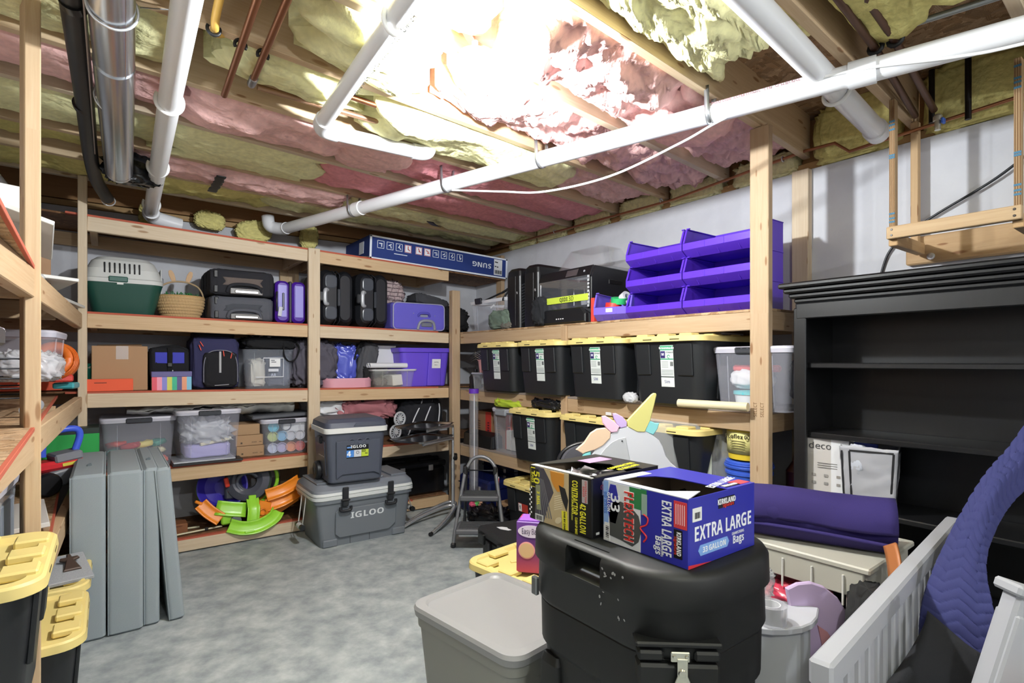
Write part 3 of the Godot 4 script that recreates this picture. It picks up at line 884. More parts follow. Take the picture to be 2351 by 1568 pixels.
func soft_case(o: Node3D, w: float, h: float, d: float, hex: String, panel: String, sd: float) -> void:
	part("shell", lump(w, h, d, sd, 0.008, 3.0, 0.22, 56, 28), cloth(hex, 22.0, 0.5), o)
	for z: float in [0.26, -0.05]: part("zipper", tube(curve([v(-w * 0.49, h * 0.12, d * z), v(-w * 0.495, h * 0.5, d * z), v(-w * 0.45, h * 0.96, d * z), v(0, h * 1.0, d * z), v(w * 0.45, h * 0.96, d * z), v(w * 0.495, h * 0.5, d * z), v(w * 0.49, h * 0.12, d * z)], 6), 0.006, 6), cloth("141416", 30.0), o)
	part("side_panel", sheet(func(a: float, b: float) -> Vector3: return v((a - 0.5) * w * 0.52 * (1.0 + 0.35 * absf(b - 0.5)), h * (0.38 + 0.3 * b), d * 0.505 - 0.004 * absf(a - 0.5)), 10, 6, 0.006), cloth(panel, 22.0, 0.4), o)
	part("carry_handle", tube(curve([v(-w * 0.24, h * 0.12, d * 0.5), v(-w * 0.2, h * 0.34, d * 0.53), v(-w * 0.08, h * 0.42, d * 0.545), v(w * 0.12, h * 0.42, d * 0.545), v(w * 0.24, h * 0.34, d * 0.53), v(w * 0.28, h * 0.12, d * 0.5)], 6), 0.012, 10), cloth(hex, 22.0), o)
	var g := part("pull_handle", rbox(w * 0.5, h * 0.24, 0.016, 0.007), C("55504c", 0.4), o, at(v(w * 0.05, h * 0.17, d * 0.51)))
	part("grip", rbox(w * 0.36, h * 0.12, 0.012, 0.005), C("96928e", 0.32, 0.7), g, at(v(0, -0.004, 0.009)))
	for s: float in [-1, 1]: part("foot", rbox(0.025, 0.05, 0.012, 0.004), C("1b1b1c", 0.5), o, at(v(-w * 0.4, h * (0.5 + 0.28 * s), d * 0.49)))

func hard_case(o: Node3D, w: float, h: float, d: float) -> void:      # stands upright, handle end to the front
	var m := C("232428", 0.32)
	for s: float in [-1, 1]:
		part("shell", loft([[-d * 0.5, w * 0.10, h * 0.38, 0.05, s * w * 0.19, 0], [-d * 0.5 + 0.012, w * 0.16, h * 0.42, 0.06, s * w * 0.21, 0], [-d * 0.4, w * 0.235, h * 0.49, 0.075, s * w * 0.255, 0], [d * 0.36, w * 0.235, h * 0.49, 0.075, s * w * 0.255, 0], [d * 0.5 - 0.015, w * 0.19, h * 0.43, 0.07, s * w * 0.22, 0], [d * 0.5, w * 0.14, h * 0.39, 0.06, s * w * 0.19, 0]], 6), m, o, at(v(0, h * 0.5, 0), 0, 90))
	for s: float in [-0.06, 0.05]:
		part("seam", tube([v(s * w, h * 0.03, -d * 0.36), v(s * w, h * 0.97, -d * 0.36), v(s * w, h * 0.985, d * 0.3), v(s * w, h * 0.9, d * 0.47), v(s * w, h * 0.1, d * 0.47), v(s * w, h * 0.015, d * 0.3)], 0.006, 6, true), C("2d2e33", 0.3), o)
	for s: float in [-1, 1]:
		part("panel", loft([[0, w * 0.17, h * 0.12, 0.03], [0.006, w * 0.16, h * 0.115, 0.03], [0.008, w * 0.14, h * 0.10, 0.028]], 5), C("42464e", 0.28), o, at(v(-w * 0.2, h * (0.5 + 0.27 * s), d * 0.487), 0, 90))
	var hb := part("carry_handle", tube(curve([v(-w * 0.30, h * 0.62, d * 0.48), v(-w * 0.38, h * 0.61, d * 0.53), v(-w * 0.40, h * 0.5, d * 0.54), v(-w * 0.38, h * 0.39, d * 0.53), v(-w * 0.30, h * 0.38, d * 0.48)], 6), 0.016, 10), C("c3c6cb", 0.3, 0.3), o)
	part("grip", rbox(0.036, h * 0.17, 0.03, 0.008), C("2a2b2e", 0.4), hb, at(v(-w * 0.5, h * 0.5, d * 0.53)))
	part("side_grip", rbox(0.024, h * 0.3, 0.016, 0.006), C("33363c", 0.3), o, at(v(w * 0.02, h * 0.5, d * 0.495)))

func carton(o: Node3D, w: float, h: float, d: float, hex := "b08a66", r := 0.003) -> MeshInstance3D:
	return part("body", rbox(w, h, d, r), C(hex, 0.8), o, at(v(0, h * 0.5, 0)))

func track(pts: Array, w: float, lip: float) -> ArrayMesh:      # toy track: a channel with raised edges
	return sheet(func(a: float, b: float) -> Vector3:
		var f := a * (pts.size() - 1)
		var i := mini(int(f), pts.size() - 2)
		var p: Vector3 = (pts[i] as Vector3).lerp(pts[i + 1], f - i)
		var d: Vector3 = ((pts[i + 1] as Vector3) - pts[i]).normalized()
		var side := d.cross(v(0, 0.35, 1).normalized()).normalized()
		var n := side.cross(d)
		return p + side * (b - 0.5) * w + n * lip * pow(absf(b - 0.5) * 2.0, 4.0), pts.size() * 2, 8, 0.007)

# ---------------------------------------------------------------- on the back shelves
func back_shelf_items() -> void:
	var black := C("1c1c1e", 0.5)
	# --- top shelf: the television carton
	var o := thing("tv_carton", "long dark blue television carton with upside-down lettering on the top shelf", "carton", v(2.40, by(0, 2.40) + 0.002, -4.50))
	o.rotation.z = atan(-0.0345)
	var blue := C("1f3577", 0.45)
	carton(o, 1.39, 0.195, 0.55, "1f3577")
	var wh := C("e2e6ee", 0.6)
	for q in [[0, 0.188, 1.39, 0.014], [0, 0.008, 1.39, 0.014]]: part("white_edge", rbox(q[2], q[3], 0.002, 0.0005), wh, o, at(v(q[0], q[1], 0.2755)))
	for s: float in [-1, 1]: part("white_edge", rbox(0.018, 0.19, 0.002, 0.0005), wh, o, at(v(s * 0.685, 0.0975, 0.2755)))
	letters("SUNG", 0.045, wh, o, at(v(0.40, 0.10, 0.2755), 0, 0, 180), true, 1.25)
	var st := part("shipping_label", rbox(0.095, 0.15, 0.002, 0.0005), C("dadadc", 0.6), o, at(v(0.585, 0.10, 0.2765)))
	for k in 9: part("barcode_bar", rbox(0.004 + 0.002 * (k % 3), 0.035, 0.001, 0.0), black, st, at(v(-0.036 + k * 0.009, -0.045, 0.001)))
	for k in 4: part("print_line", rbox(0.018, 0.010, 0.001, 0), black, st, at(v([-0.03, -0.012, -0.03, -0.006][k], [0.048, 0.046, 0.006, 0.003][k], 0.001)))
	for k in 10:      # the row of handling pictures
		var x := -0.60 + k * 0.082 + (0.02 if k > 3 else 0.0)
		var fr := part("printed_icon", join([[rbox(0.058, 0.004, 0.001, 0), at(v(0, 0.03, 0))], [rbox(0.058, 0.004, 0.001, 0), at(v(0, -0.03, 0))], [rbox(0.004, 0.06, 0.001, 0), at(v(0.028, 0, 0))], [rbox(0.004, 0.06, 0.001, 0), at(v(-0.028, 0, 0))], [rbox(0.03, 0.008, 0.001, 0), at(v(0, 0.008, 0), 0, 0, 30 * k)], [rbox(0.008, 0.022, 0.001, 0), at(v(0.008, -0.008, 0), 0, 0, 17 * k)]]), wh if k < 3 or k > 5 else C("c0504a", 0.6), o, at(v(x, 0.128, 0.2768)))
		if k in [3, 4, 5]: part("icon_ground", rbox(0.062, 0.066, 0.0008, 0), wh, o, at(v(x, 0.128, 0.2758)))
	part("icon_rule", rbox(0.12, 0.006, 0.001, 0), wh, o, at(v(-0.42, 0.07, 0.2758), 0, 0, 0))
	part("end_label", rbox(0.002, 0.10, 0.10, 0), wh, o, at(v(-0.696, 0.11, 0.1)))
	part("flap", rbox(0.14, 0.004, 0.5, 0.001), C("8d6f52", 0.8), o, at(v(-0.735, 0.008, 0.02), 0, 0, 8))
	# --- second shelf
	o = thing("pet_carrier", "pet carrier with light grey slotted top and dark green base", "pet carrier", v(0.085, by(1, 0.085), -4.46))
	part("base", loft([[0, 0.15, 0.13, 0.05], [0.006, 0.165, 0.145, 0.055], [0.19, 0.21, 0.19, 0.07], [0.205, 0.213, 0.193, 0.07]], 6), C("1f4a3f", 0.38), o)
	part("roof", loft([[0.2, 0.215, 0.195, 0.07], [0.225, 0.217, 0.197, 0.07], [0.232, 0.208, 0.188, 0.07], [0.29, 0.195, 0.178, 0.075], [0.345, 0.17, 0.155, 0.08], [0.37, 0.14, 0.13, 0.07], [0.378, 0.11, 0.10, 0.06]], 6), C("c5c6c2", 0.5), o)
	for k in 8: part("vent_slot", rbox(0.009, 0.07, 0.01, 0.003), black, o, at(v(-0.10 + k * 0.026, 0.295, 0.174), 0, -14))
	part("latch", rbox(0.1, 0.035, 0.016, 0.005), C("1d5145", 0.4), o, at(v(-0.03, 0.222, 0.196)))
	part("care_label", rbox(0.034, 0.012, 0.004, 0.001), C("dcdcd6"), o, at(v(-0.02, 0.195, 0.193)))
	part("top_slot", rbox(0.03, 0.005, 0.012, 0.002), black, o, at(v(0, 0.377, 0.04)))
	part("door_grid", rbox(0.008, 0.18, 0.2, 0.004), C("b9bab8", 0.5), o, at(v(0.206, 0.23, 0)))
	part("door_latch", rbox(0.014, 0.05, 0.03, 0.004), C("6a6c6e", 0.4), o, at(v(0.215, 0.24, 0.05)))
	o = thing("easter_basket", "woven straw basket with bunny ears on its hoop handle", "basket", v(0.408, by(1, 0.408), -4.40))
	part("bowl", sheet(func(a: float, b: float) -> Vector3:
		var t := TAU * a
		var r := 0.105 + 0.034 * sin(minf(b * 1.25, 1.0) * PI * 0.5) + 0.007 * absf(sin(b * PI * 7.0)) * (0.45 + 0.55 * absf(sin(t * 24.0 + PI * 0.5 * floor(b * 7.0) + 4.0 * b)))
		return v(cos(t) * r, 0.004 + b * 0.145, sin(t) * r * 0.8), 192, 56, 0.006), cloth("c9a878", 9.0, 0.8), o)
	part("rim", tube(arc(v(0, 0.149, 0), 0.139, 0, 360, 36, Vector3.RIGHT, v(0, 0, 0.8)), 0.008, 8), C("b5915f", 0.8), o)
	part("hoop_handle", tube(curve([v(-0.138, 0.12, 0), v(-0.135, 0.17, 0), v(-0.105, 0.225, 0), v(-0.05, 0.252, 0), v(0, 0.258, 0), v(0.05, 0.252, 0), v(0.105, 0.225, 0), v(0.135, 0.17, 0), v(0.138, 0.12, 0)], 6), 0.006, 10), C("a88f6c", 0.7), o)
	for s: float in [-1, 1]: part("bunny_ear", loft([[0, 0.008, 0.002, 0.004], [0.02, 0.015, 0.003, 0.006], [0.055, 0.017, 0.003, 0.006], [0.08, 0.011, 0.002, 0.004], [0.085, 0.004, 0.001, 0.002]], 4), C("c4a27e", 0.8), o, at(v(s * 0.038, 0.252, 0), 0, 0, -s * 18))
	var gr := []
	for i in 160:
		var a := rng.randf() * TAU
		var r := sqrt(rng.randf()) * 0.1
		var p := v(cos(a) * r, 0.135, sin(a) * r * 0.8)
		gr.append([tube([p, p + v(rng.randf_range(-0.02, 0.02), rng.randf_range(0.02, 0.05), rng.randf_range(-0.02, 0.02))], 0.0018, 4)])
	part("green_grass", join(gr), C("2c7a3d", 0.7), o).set_meta("kind", "stuff")
	o = thing("suitcase", "black soft suitcase lying beneath another, with white pull grip", "suitcase", v(0.775, by(1, 0.775), -4.47), 0, "two stacked black suitcases")
	soft_case(o, 0.42, 0.172, 0.46, "5a5c64", "4c4f56", 1.0)
	o = thing("suitcase", "black soft suitcase stacked on top, with bow-shaped grey panel", "suitcase", v(0.775, by(1, 0.775) + 0.176, -4.47), 0, "two stacked black suitcases")
	soft_case(o, 0.43, 0.185, 0.46, "25252b", "6e625c", 2.0)
	o = thing("suitcase", "purple and lilac hard suitcase on its edge beside stacked black suitcases", "suitcase", v(1.10, by(1, 1.10), -4.49))
	for s: float in [-1, 1]:
		part("shell", loft([[-0.25, 0.035, 0.13, 0.03, s * 0.058, 0], [-0.235, 0.05, 0.15, 0.035, s * 0.058, 0], [0.23, 0.05, 0.155, 0.035, s * 0.058, 0], [0.25, 0.035, 0.14, 0.03, s * 0.058, 0]], 5), C("4a1f98", 0.25), o, at(v(0, 0.16, 0), 0, 90))
		part("lilac_panel", rbox(0.062, 0.24, 0.01, 0.004), C("8d86cf", 0.3), o, at(v(s * 0.06, 0.165, 0.247)))
	part("zipper_band", rbox(0.02, 0.31, 0.48, 0.006), C("26262b", 0.5), o, at(v(0, 0.16, 0)))
	part("carry_handle", rbox(0.016, 0.13, 0.014, 0.006), C("55586a", 0.4), o, at(v(-0.055, 0.16, 0.256)))
	part("side_handle", tube(curve([v(-0.098, 0.23, 0.252), v(-0.105, 0.16, 0.275), v(-0.098, 0.09, 0.252)], 6), 0.007, 8), C("2a2a2e", 0.4), o)
	part("luggage_tag", rbox(0.026, 0.07, 0.004, 0.001), C("b9bbc4", 0.5), o, at(v(-0.078, 0.085, 0.262), 0, 0, -8))
	for k in 2:
		o = thing("suitcase", ["black hard suitcase standing upright right beside the wide shelf post", "black hard suitcase standing upright against the purple soft suitcase"][k], "suitcase", v([1.455, 1.755][k], by(1, 1.5), -4.48), 0, "pair of black hard suitcases")
		hard_case(o, 0.28, 0.45, 0.5)
	o = thing("suitcase", "purple soft suitcase lying flat with grey piping and pull handle", "suitcase", v(2.165, by(1, 2.165), -4.45), -3)
	part("shell", lump(0.50, 0.235, 0.5, 5.0, 0.006, 2.5, 0.16, 56, 28), cloth("6a62cf", 26.0, 0.4), o)
	part("piping", tube(Array(ring(0.236, 0.112, 0.035, 5)).map(func(q: Vector2) -> Vector3: return v(q.x, 0.118 + q.y, 0.236)), 0.006, 8, true), C("9a9ab4", 0.5), o)
	part("carry_handle", tube(curve([v(-0.02, 0.12, 0.245), v(0.0, 0.145, 0.262), v(0.07, 0.145, 0.262), v(0.09, 0.12, 0.245)], 6), 0.011, 8), cloth("5a53c0", 26.0), o)
	part("handle_pad", rbox(0.07, 0.022, 0.01, 0.004), C("8a8ca0", 0.4), o, at(v(0.035, 0.125, 0.252)))
	part("pull_handle", tube(curve([v(-0.02, 0.01, 0.245), v(0.0, 0.07, 0.256), v(0.06, 0.085, 0.26), v(0.12, 0.07, 0.256), v(0.14, 0.01, 0.245)], 6), 0.013, 8), C("8b8d98", 0.35), o)
	part("pull_pad", rbox(0.1, 0.036, 0.016, 0.006), C("70727e", 0.35), o, at(v(0.06, 0.05, 0.25)))
	for q in [[-0.06, 0.145], [0.14, 0.13]]: part("rivet", lathe([[0, 0], [0.006, 0], [0.004, 0.004], [0, 0.005]], 8), C("d8d8e0", 0.25, 0.8), o, at(v(q[0], q[1], 0.247), 0, 90))
	solo("tote_bag", "beige checked cloth bag stuffed above the purple soft suitcase", "bag", lump(0.25, 0.20, 0.2, 9.0, 0.05, 5.0, 0.6, 60, 40), plaid(), at(v(2.0, by(1, 2.0) + 0.237, -4.55)))
	solo("laptop_bag", "grey laptop bag slumped on the suitcase near the corner post", "bag", lump(0.34, 0.10, 0.3, 11.0, 0.02, 4.0, 0.4, 48, 24), cloth("4a4a4e", 22.0), at(v(2.42, by(1, 2.4) + 0.24, -4.6), 0, 0, -12))
	solo("duffel_bag", "dark black duffel bag squeezed into the corner behind the post", "bag", lump(0.30, 0.24, 0.4, 12.0, 0.05, 5.0, 0.6, 48, 30), cloth("1d1d20", 20.0), at(v(2.60, by(1, 2.6), -4.52)))
	# --- third shelf
	o = thing("cardboard_box", "brown cardboard box with clear tape, open flaps at its back", "carton", v(0.065, by(2, 0.065), -4.40))
	carton(o, 0.29, 0.285, 0.28, "a98563")
	part("tape", rbox(0.065, 0.085, 0.001, 0), glass("ffffff", 0.18, 0.12), o, at(v(0.01, 0.243, 0.1412)))
	part("flap", rbox(0.24, 0.004, 0.11, 0.001), C("9c7855", 0.8), o, at(v(0.0, 0.293, -0.03), 0, 6, 2))
	o = thing("shipping_box", "flat orange box with a dark slot lying before the brown box", "carton", v(0.01, by(2, 0.0) + 0.001, -4.215))
	carton(o, 0.24, 0.075, 0.06, "e8603f")
	part("slot", rbox(0.062, 0.004, 0.002, 0), C("4a1a10"), o, at(v(-0.045, 0.052, 0.0305)))
	solo("shipping_box", "flat orange box lying past the slim corner post", "carton", rbox(0.36, 0.075, 0.3, 0.003), C("e8603f", 0.7), at(v(-0.40, by(2, -0.4) + 0.042, -4.42)))
	o = thing("travel_mug", "green and white patterned travel mug by the slim corner post", "cup", v(-0.115, by(2, -0.1) + 0.001, -4.36))
	part("cup", lathe([[0.0, 0], [0.034, 0], [0.043, 0.17], [0.04, 0.17], [0.031, 0.01], [0, 0.01]], 20), C("2f9a84", 0.4), o)
	for k in 7: part("leaf_print", rbox(0.014, 0.03, 0.004, 0.001), C("e8efe6"), o, at(v(sin(k * 0.8 - 1.2) * 0.039, 0.04 + 0.018 * (k * 3 % 7), cos(k * 0.8 - 1.2) * 0.039), rad_to_deg(k * 0.8 - 1.2), -3, k * 40))
	o = thing("cooler_bag", "small blue and black insulated lunch bag behind the striped box", "bag", v(0.345, by(2, 0.345), -4.46))
	part("body", lump(0.24, 0.285, 0.22, 3.0, 0.008, 3.0, 0.2, 48, 30), cloth("16161c", 22.0), o)
	for s: float in [-1, 1]: part("blue_panel", rbox(0.07, 0.075, 0.008, 0.003), cloth("4b4fc4", 22.0), o, at(v(-0.005 + s * 0.05, 0.215, 0.108)))
	part("strap", rbox(0.028, 0.19, 0.008, 0.003), cloth("0d0d10", 22.0), o, at(v(-0.005, 0.19, 0.113)))
	part("shoulder_strap", tube(curve([v(0.11, 0.2, 0.05), v(0.1, 0.26, 0.1), v(0.02, 0.29, 0.08), v(-0.1, 0.27, 0.06)], 6), 0.015, 8, false, 0.5), cloth("121216", 22.0), o)
	part("buckle", rbox(0.03, 0.03, 0.012, 0.004), C("1a1a1a", 0.3), o, at(v(-0.005, 0.168, 0.118)))
	part("badge", rbox(0.018, 0.014, 0.004, 0.002), C("d5d5da"), o, at(v(0.005, 0.125, 0.113)))
	o = thing("gift_box", "box with rainbow stripes below a slate blue lid", "box", v(0.343, by(2, 0.343), -4.27))
	carton(o, 0.224, 0.09, 0.08, "e8e4e0")
	for k in 8: part("stripe", rbox(0.028, 0.088, 0.003, 0), C(["e05a6a", "ee9ab0", "8585cc", "cfd060", "3db48c", "5a5488", "e09a78", "7cbcd6"][k], 0.6), o, at(v(-0.098 + 0.028 * k, 0.044, 0.0405)))
	part("lid", rbox(0.23, 0.036, 0.086, 0.003), C("5f5a8e", 0.55), o, at(v(0, 0.106, 0)))
	o = thing("backpack_trolley", "navy and black upright travel backpack with grey strap and red zip pulls", "backpack", v(0.61, by(2, 0.61), -4.46))
	part("body", lump(0.30, 0.365, 0.36, 4.0, 0.012, 2.5, 0.25, 56, 34), cloth("33335a", 20.0), o)
	part("front_pocket", lump(0.21, 0.245, 0.06, 5.0, 0.008, 3.0, 0.3, 48, 28), cloth("17171c", 20.0), o, at(v(0.025, 0.015, 0.18)))
	part("grey_strap", rbox(0.014, 0.15, 0.006, 0.002), C("a5a5a8", 0.6), o, at(v(0.02, 0.19, 0.214)))
	for q in [[-0.09, 0.315, 30.0], [-0.1, 0.29, 20.0], [0.042, 0.25, 8.0], [0.09, 0.235, -12.0]]: part("zip_pull", rbox(0.006, 0.04, 0.006, 0.002), C("e0503c", 0.5), o, at(v(q[0], q[1], 0.19 if q[0] < 0 else 0.212), 0, 0, q[2]))
	part("zipper", tube(curve([v(-0.08, 0.05, 0.205), v(-0.075, 0.2, 0.205), v(-0.03, 0.265, 0.2), v(0.08, 0.265, 0.2), v(0.125, 0.2, 0.205), v(0.13, 0.05, 0.205)], 6), 0.004, 6), C("6c6c78", 0.5), o)
	part("foot_label", rbox(0.09, 0.006, 0.004, 0.001), C("8a8a90"), o, at(v(0.03, 0.03, 0.214), 0, 0, 3))
	part("top_bag", lump(0.26, 0.05, 0.26, 6.0, 0.01, 4.0, 0.4), cloth("17171b", 20.0), o, at(v(0, 0.355, 0)))
	o = thing("storage_bin", "tall clear bin with white label standing beside the navy backpack", "bin", v(0.955, by(2, 0.955), -4.44))
	clear_bin(o, 0.37, 0.31, 0.36, false, false, "c9cfdc")
	part("white_label", rbox(0.075, 0.06, 0.003, 0.001), C("e6e6e6"), o, at(v(0.04, 0.19, 0.171)))
	for k in 2: part("print_line", rbox(0.026 + 0.008 * k, 0.005, 0.001, 0), C("44464c"), o, at(v(0.025 + 0.006 * k, 0.208 - 0.013 * k, 0.1728)))
	part("small_labels", rbox(0.07, 0.022, 0.003, 0.001), C("cfd2da"), o, at(v(0.03, 0.135, 0.169)))
	letters("AR", 0.02, C("b8c0d2", 0.4), o, at(v(0.03, 0.10, 0.168)))
	part("moulded_handle", tube([v(-0.04, 0.20, 0.165), v(-0.04, 0.225, 0.172), v(0.1, 0.225, 0.172), v(0.1, 0.085, 0.164), v(-0.09, 0.085, 0.164)], 0.004, 6), glass("f4f6fa", 0.7, 0.3), o)
	solo("papers", "folded white papers seen inside the tall clear bin", "paper", lump(0.1, 0.2, 0.25, 3.0, 0.02, 4.0, 0.3), C("d2cfc4", 0.8), at(v(0.89, by(2, 0.9) + 0.012, -4.44)))
	solo("folded_cloth", "dark blue folded cloth seen inside the tall clear bin", "cloth", lump(0.17, 0.22, 0.26, 4.0, 0.02, 4.0, 0.4), cloth("6d7588", 20.0), at(v(1.03, by(2, 1.0) + 0.012, -4.44)))
	o = thing("camera_bag", "black bag with dangling loop strap on top of tall clear bin", "bag", v(0.98, by(2, 0.98) + 0.285, -4.44))
	part("body", lump(0.36, 0.10, 0.30, 8.0, 0.03, 5.0, 0.5, 48, 26), cloth("131316", 20.0), o)
	part("loop_strap", tube(curve([v(0.08, 0.05, 0.15), v(0.075, -0.04, 0.19), v(0.11, -0.085, 0.195), v(0.16, -0.06, 0.19), v(0.185, 0.01, 0.18), v(0.18, 0.06, 0.12)], 8), 0.014, 8, false, 0.35), cloth("111114", 22.0), o)
	for k in 5: part("strap_tab", rbox(0.03, 0.006, 0.012, 0.002), C("c0c2c4", 0.4), o, at(v(-0.12 + k * 0.055, 0.098, 0.10)))
	solo("garment_bag", "big grey nylon sack bulging around the wide shelf post", "bag", lump(0.36, 0.37, 0.34, 14.0, 0.05, 3.5, 0.6, 72, 44), cloth("5e5a66", 24.0, 0.5), at(v(1.30, by(2, 1.3), -4.45)))
	solo("plastic_sack", "shiny blue plastic sack with pale printing, on the pink tray", "bag", lump(0.19, 0.32, 0.2, 21.0, 0.05, 4.0, 0.4, 60, 40), C("5660c4", 0.22), at(v(1.535, by(2, 1.5) + 0.02, -4.45), -10, 0, -8))
	o = thing("backpack", "grey and black backpack with mesh back propped next to blue sack", "backpack", v(1.70, by(2, 1.7) + 0.02, -4.45))
	part("body", lump(0.15, 0.36, 0.26, 16.0, 0.02, 3.0, 0.5, 48, 36), cloth("55555a", 22.0), o, at(v(0, 0, 0), 0, 0, -14))
	part("edge_binding", tube(curve([v(-0.075, 0.02, 0.05), v(-0.075, 0.2, 0.11), v(-0.03, 0.33, 0.11), v(0.06, 0.355, 0.04)], 6), 0.009, 8), cloth("17171a", 22.0), o)
	part("side_pocket", lump(0.08, 0.15, 0.08, 17.0, 0.02, 5.0, 0.6), cloth("1b1b1d", 22.0), o, at(v(0.03, 0.0, 0.11)))
	o = thing("pet_bed_tray", "pink plastic dish-shaped tray at the shelf edge under blue sack", "tray", v(1.555, by(2, 1.555), -4.37))
	part("tray", loft([[0, 0.2, 0.14, 0.1], [0.06, 0.2, 0.142, 0.1], [0.075, 0.19, 0.135, 0.1], [0.07, 0.175, 0.12, 0.1], [0.012, 0.165, 0.11, 0.1]], 8, false, true, true), C("dba0ae", 0.45), o)
	for s: float in [-1, 1]: part("raised_end", loft([[0.05, 0.03, 0.09, 0.028], [0.10, 0.018, 0.05, 0.018], [0.106, 0.01, 0.03, 0.01]], 6), C("dba0ae", 0.45), o, at(v(s * 0.172, 0, 0)))
	solo("white_carton", "plain white box standing behind the paper rolls", "carton", rbox(0.25, 0.17, 0.2, 0.003), C("d8d8dc", 0.6), at(v(1.895, by(2, 1.9) + 0.265, -4.50)))
	for k in 2:
		o = thing("paper_roll", ["white paper roll lying in front on the low clear bin", "white paper roll lying behind another on the low clear bin"][k], "paper roll", v(1.88, by(2, 1.88) + 0.180, -4.24 - 0.05 * k), 0, "white paper rolls on the clear bin")
		part("roll", lathe([[0.015, -0.165], [0.021, -0.165], [0.021, 0.165], [0.015, 0.165], [0.015, -0.165]], 20), C("dcdce0", 0.6), o, at(v(0, 0, 0), 0, 0, 90))
	o = thing("storage_bin", "low clear bin of white papers under the paper rolls", "bin", v(1.93, by(2, 1.93), -4.38))
	clear_bin(o, 0.40, 0.165, 0.34, false, false, "dcdcd6")
	part("rim", loft([[0.135, 0.2, 0.17, 0.03], [0.15, 0.205, 0.175, 0.03], [0.15, 0.19, 0.16, 0.03], [0.135, 0.186, 0.155, 0.03]], 4, false, false, false), glass("f2f2ee", 0.6, 0.4), o)
	solo("papers", "white paper stack seen inside the low clear bin", "paper", rbox(0.16, 0.09, 0.22, 0.004), C("e2e0d8", 0.8), at(v(2.0, by(2, 2.0) + 0.06, -4.38), 4, 0, 4))
	solo("dark_pouch", "brown pouch seen in the low clear bin", "pouch", lump(0.12, 0.06, 0.2, 5.0, 0.02, 4.0, 0.5), C("6a6058", 0.8), at(v(1.84, by(2, 1.84) + 0.012, -4.38)))
	o = thing("storage_tote", "purple plastic tote with handwritten white label by the corner post", "tote", v(2.23, by(2, 2.23), -4.46))
	var pu := C("6a4fd2", 0.35)
	part("body", loft([[0, 0.205, 0.2, 0.04], [0.008, 0.212, 0.207, 0.045], [0.30, 0.24, 0.235, 0.05], [0.30, 0.255, 0.25, 0.055], [0.335, 0.26, 0.255, 0.055], [0.338, 0.235, 0.23, 0.05], [0.02, 0.2, 0.195, 0.04]], 6, false, true, true), pu, o)
	part("front_panel", loft([[0.0, 0.068, 0.012, 0.01], [0.285, 0.06, 0.012, 0.01]], 3), pu, o, at(v(0.075, 0.01, 0.216), 0, 5.3))
	part("white_label", rbox(0.085, 0.08, 0.002, 0.001), C("e0e0e0", 0.7), o, at(v(0.085, 0.20, 0.2485), 0, 5.3))
	part("handwriting", tube(curve([v(0.062, 0.206, 0.2512), v(0.07, 0.216, 0.2518), v(0.078, 0.208, 0.2512), v(0.086, 0.216, 0.2518), v(0.094, 0.21, 0.2512), v(0.1, 0.216, 0.2518), v(0.104, 0.206, 0.2512)], 5), 0.0014, 5), C("55555c"), o)
	part("handwriting", tube(curve([v(0.068, 0.194, 0.2498), v(0.072, 0.186, 0.2492), v(0.08, 0.19, 0.2495), v(0.088, 0.187, 0.2492), v(0.096, 0.189, 0.2494)], 5), 0.0014, 5), C("55555c"), o)
	# --- fourth shelf
	var L4 := by(3, 0)
	o = thing("storage_bin", "latched clear bin of red and green things, nearest the slim corner post", "bin", v(0.165, L4 + 0.0, -4.47))
	clear_bin(o, 0.42, 0.33, 0.42)
	for k in 12:
		var cc: String = ["c8443c", "d2553a", "b8383c", "d9603f", "3a8f80", "d8d060", "c23f52", "d5cfa8", "cf4a3d", "bb3a40", "e0d36a", "2f9a84"][k]
		solo("toy_piece", "small %s toy piece in the latched bin nearest the slim post" % ["red", "orange", "crimson", "rust", "teal", "lemon", "raspberry", "cream", "scarlet", "maroon", "yellow", "green"][k], "toy", lump(0.10, 0.035, 0.09, k + 1.0, 0.015, 4.0, 0.5, 16, 8), C(cc, 0.5), at(v(0.05 + 0.075 * (k % 4), L4 + 0.015 + 0.05 * (k / 4), -4.38 - 0.06 * (k % 3)), k * 37, 0, 10))
	o = thing("storage_bin", "latched clear bin of pale odds and ends, its base pressed to the shelf front", "bin", v(0.555, L4 + 0.03, -4.36))
	clear_bin(o, 0.40, 0.335, 0.42)
	solo("folded_cloth", "lilac folded cloth at the bottom of the middle latched bin", "cloth", lump(0.28, 0.09, 0.3, 7.0, 0.01, 3.0, 0.3), C("a8a2d8", 0.7), at(v(0.555, L4 + 0.036, -4.36)))
	solo("plastic_wrap", "crumpled clear wrapping in the middle latched bin", "wrapping", lump(0.28, 0.15, 0.3, 9.0, 0.08, 5.0, 0.6, 40, 24), glass("e4e6ee", 0.55, 0.3), at(v(0.555, L4 + 0.13, -4.36)))
	solo("wood_strips", "bundle of cream strips lying in the middle latched bin", "strips", rbox(0.2, 0.02, 0.04, 0.004), C("d9d2b8", 0.7), at(v(0.60, L4 + 0.14, -4.24), 10, 0, 8))
	solo("picture_frame", "silver edged flat frame lying beneath the middle latched bin", "frame", rbox(0.37, 0.012, 0.30, 0.003), C("c9ccd2", 0.3, 0.4), at(v(0.53, L4 + 0.022, -4.32)))
	solo("black_board", "thin black board lying under the silver frame on shelf edge", "board", rbox(0.42, 0.014, 0.34, 0.003), C("28272a", 0.5), at(v(0.55, L4 + 0.008, -4.33)))
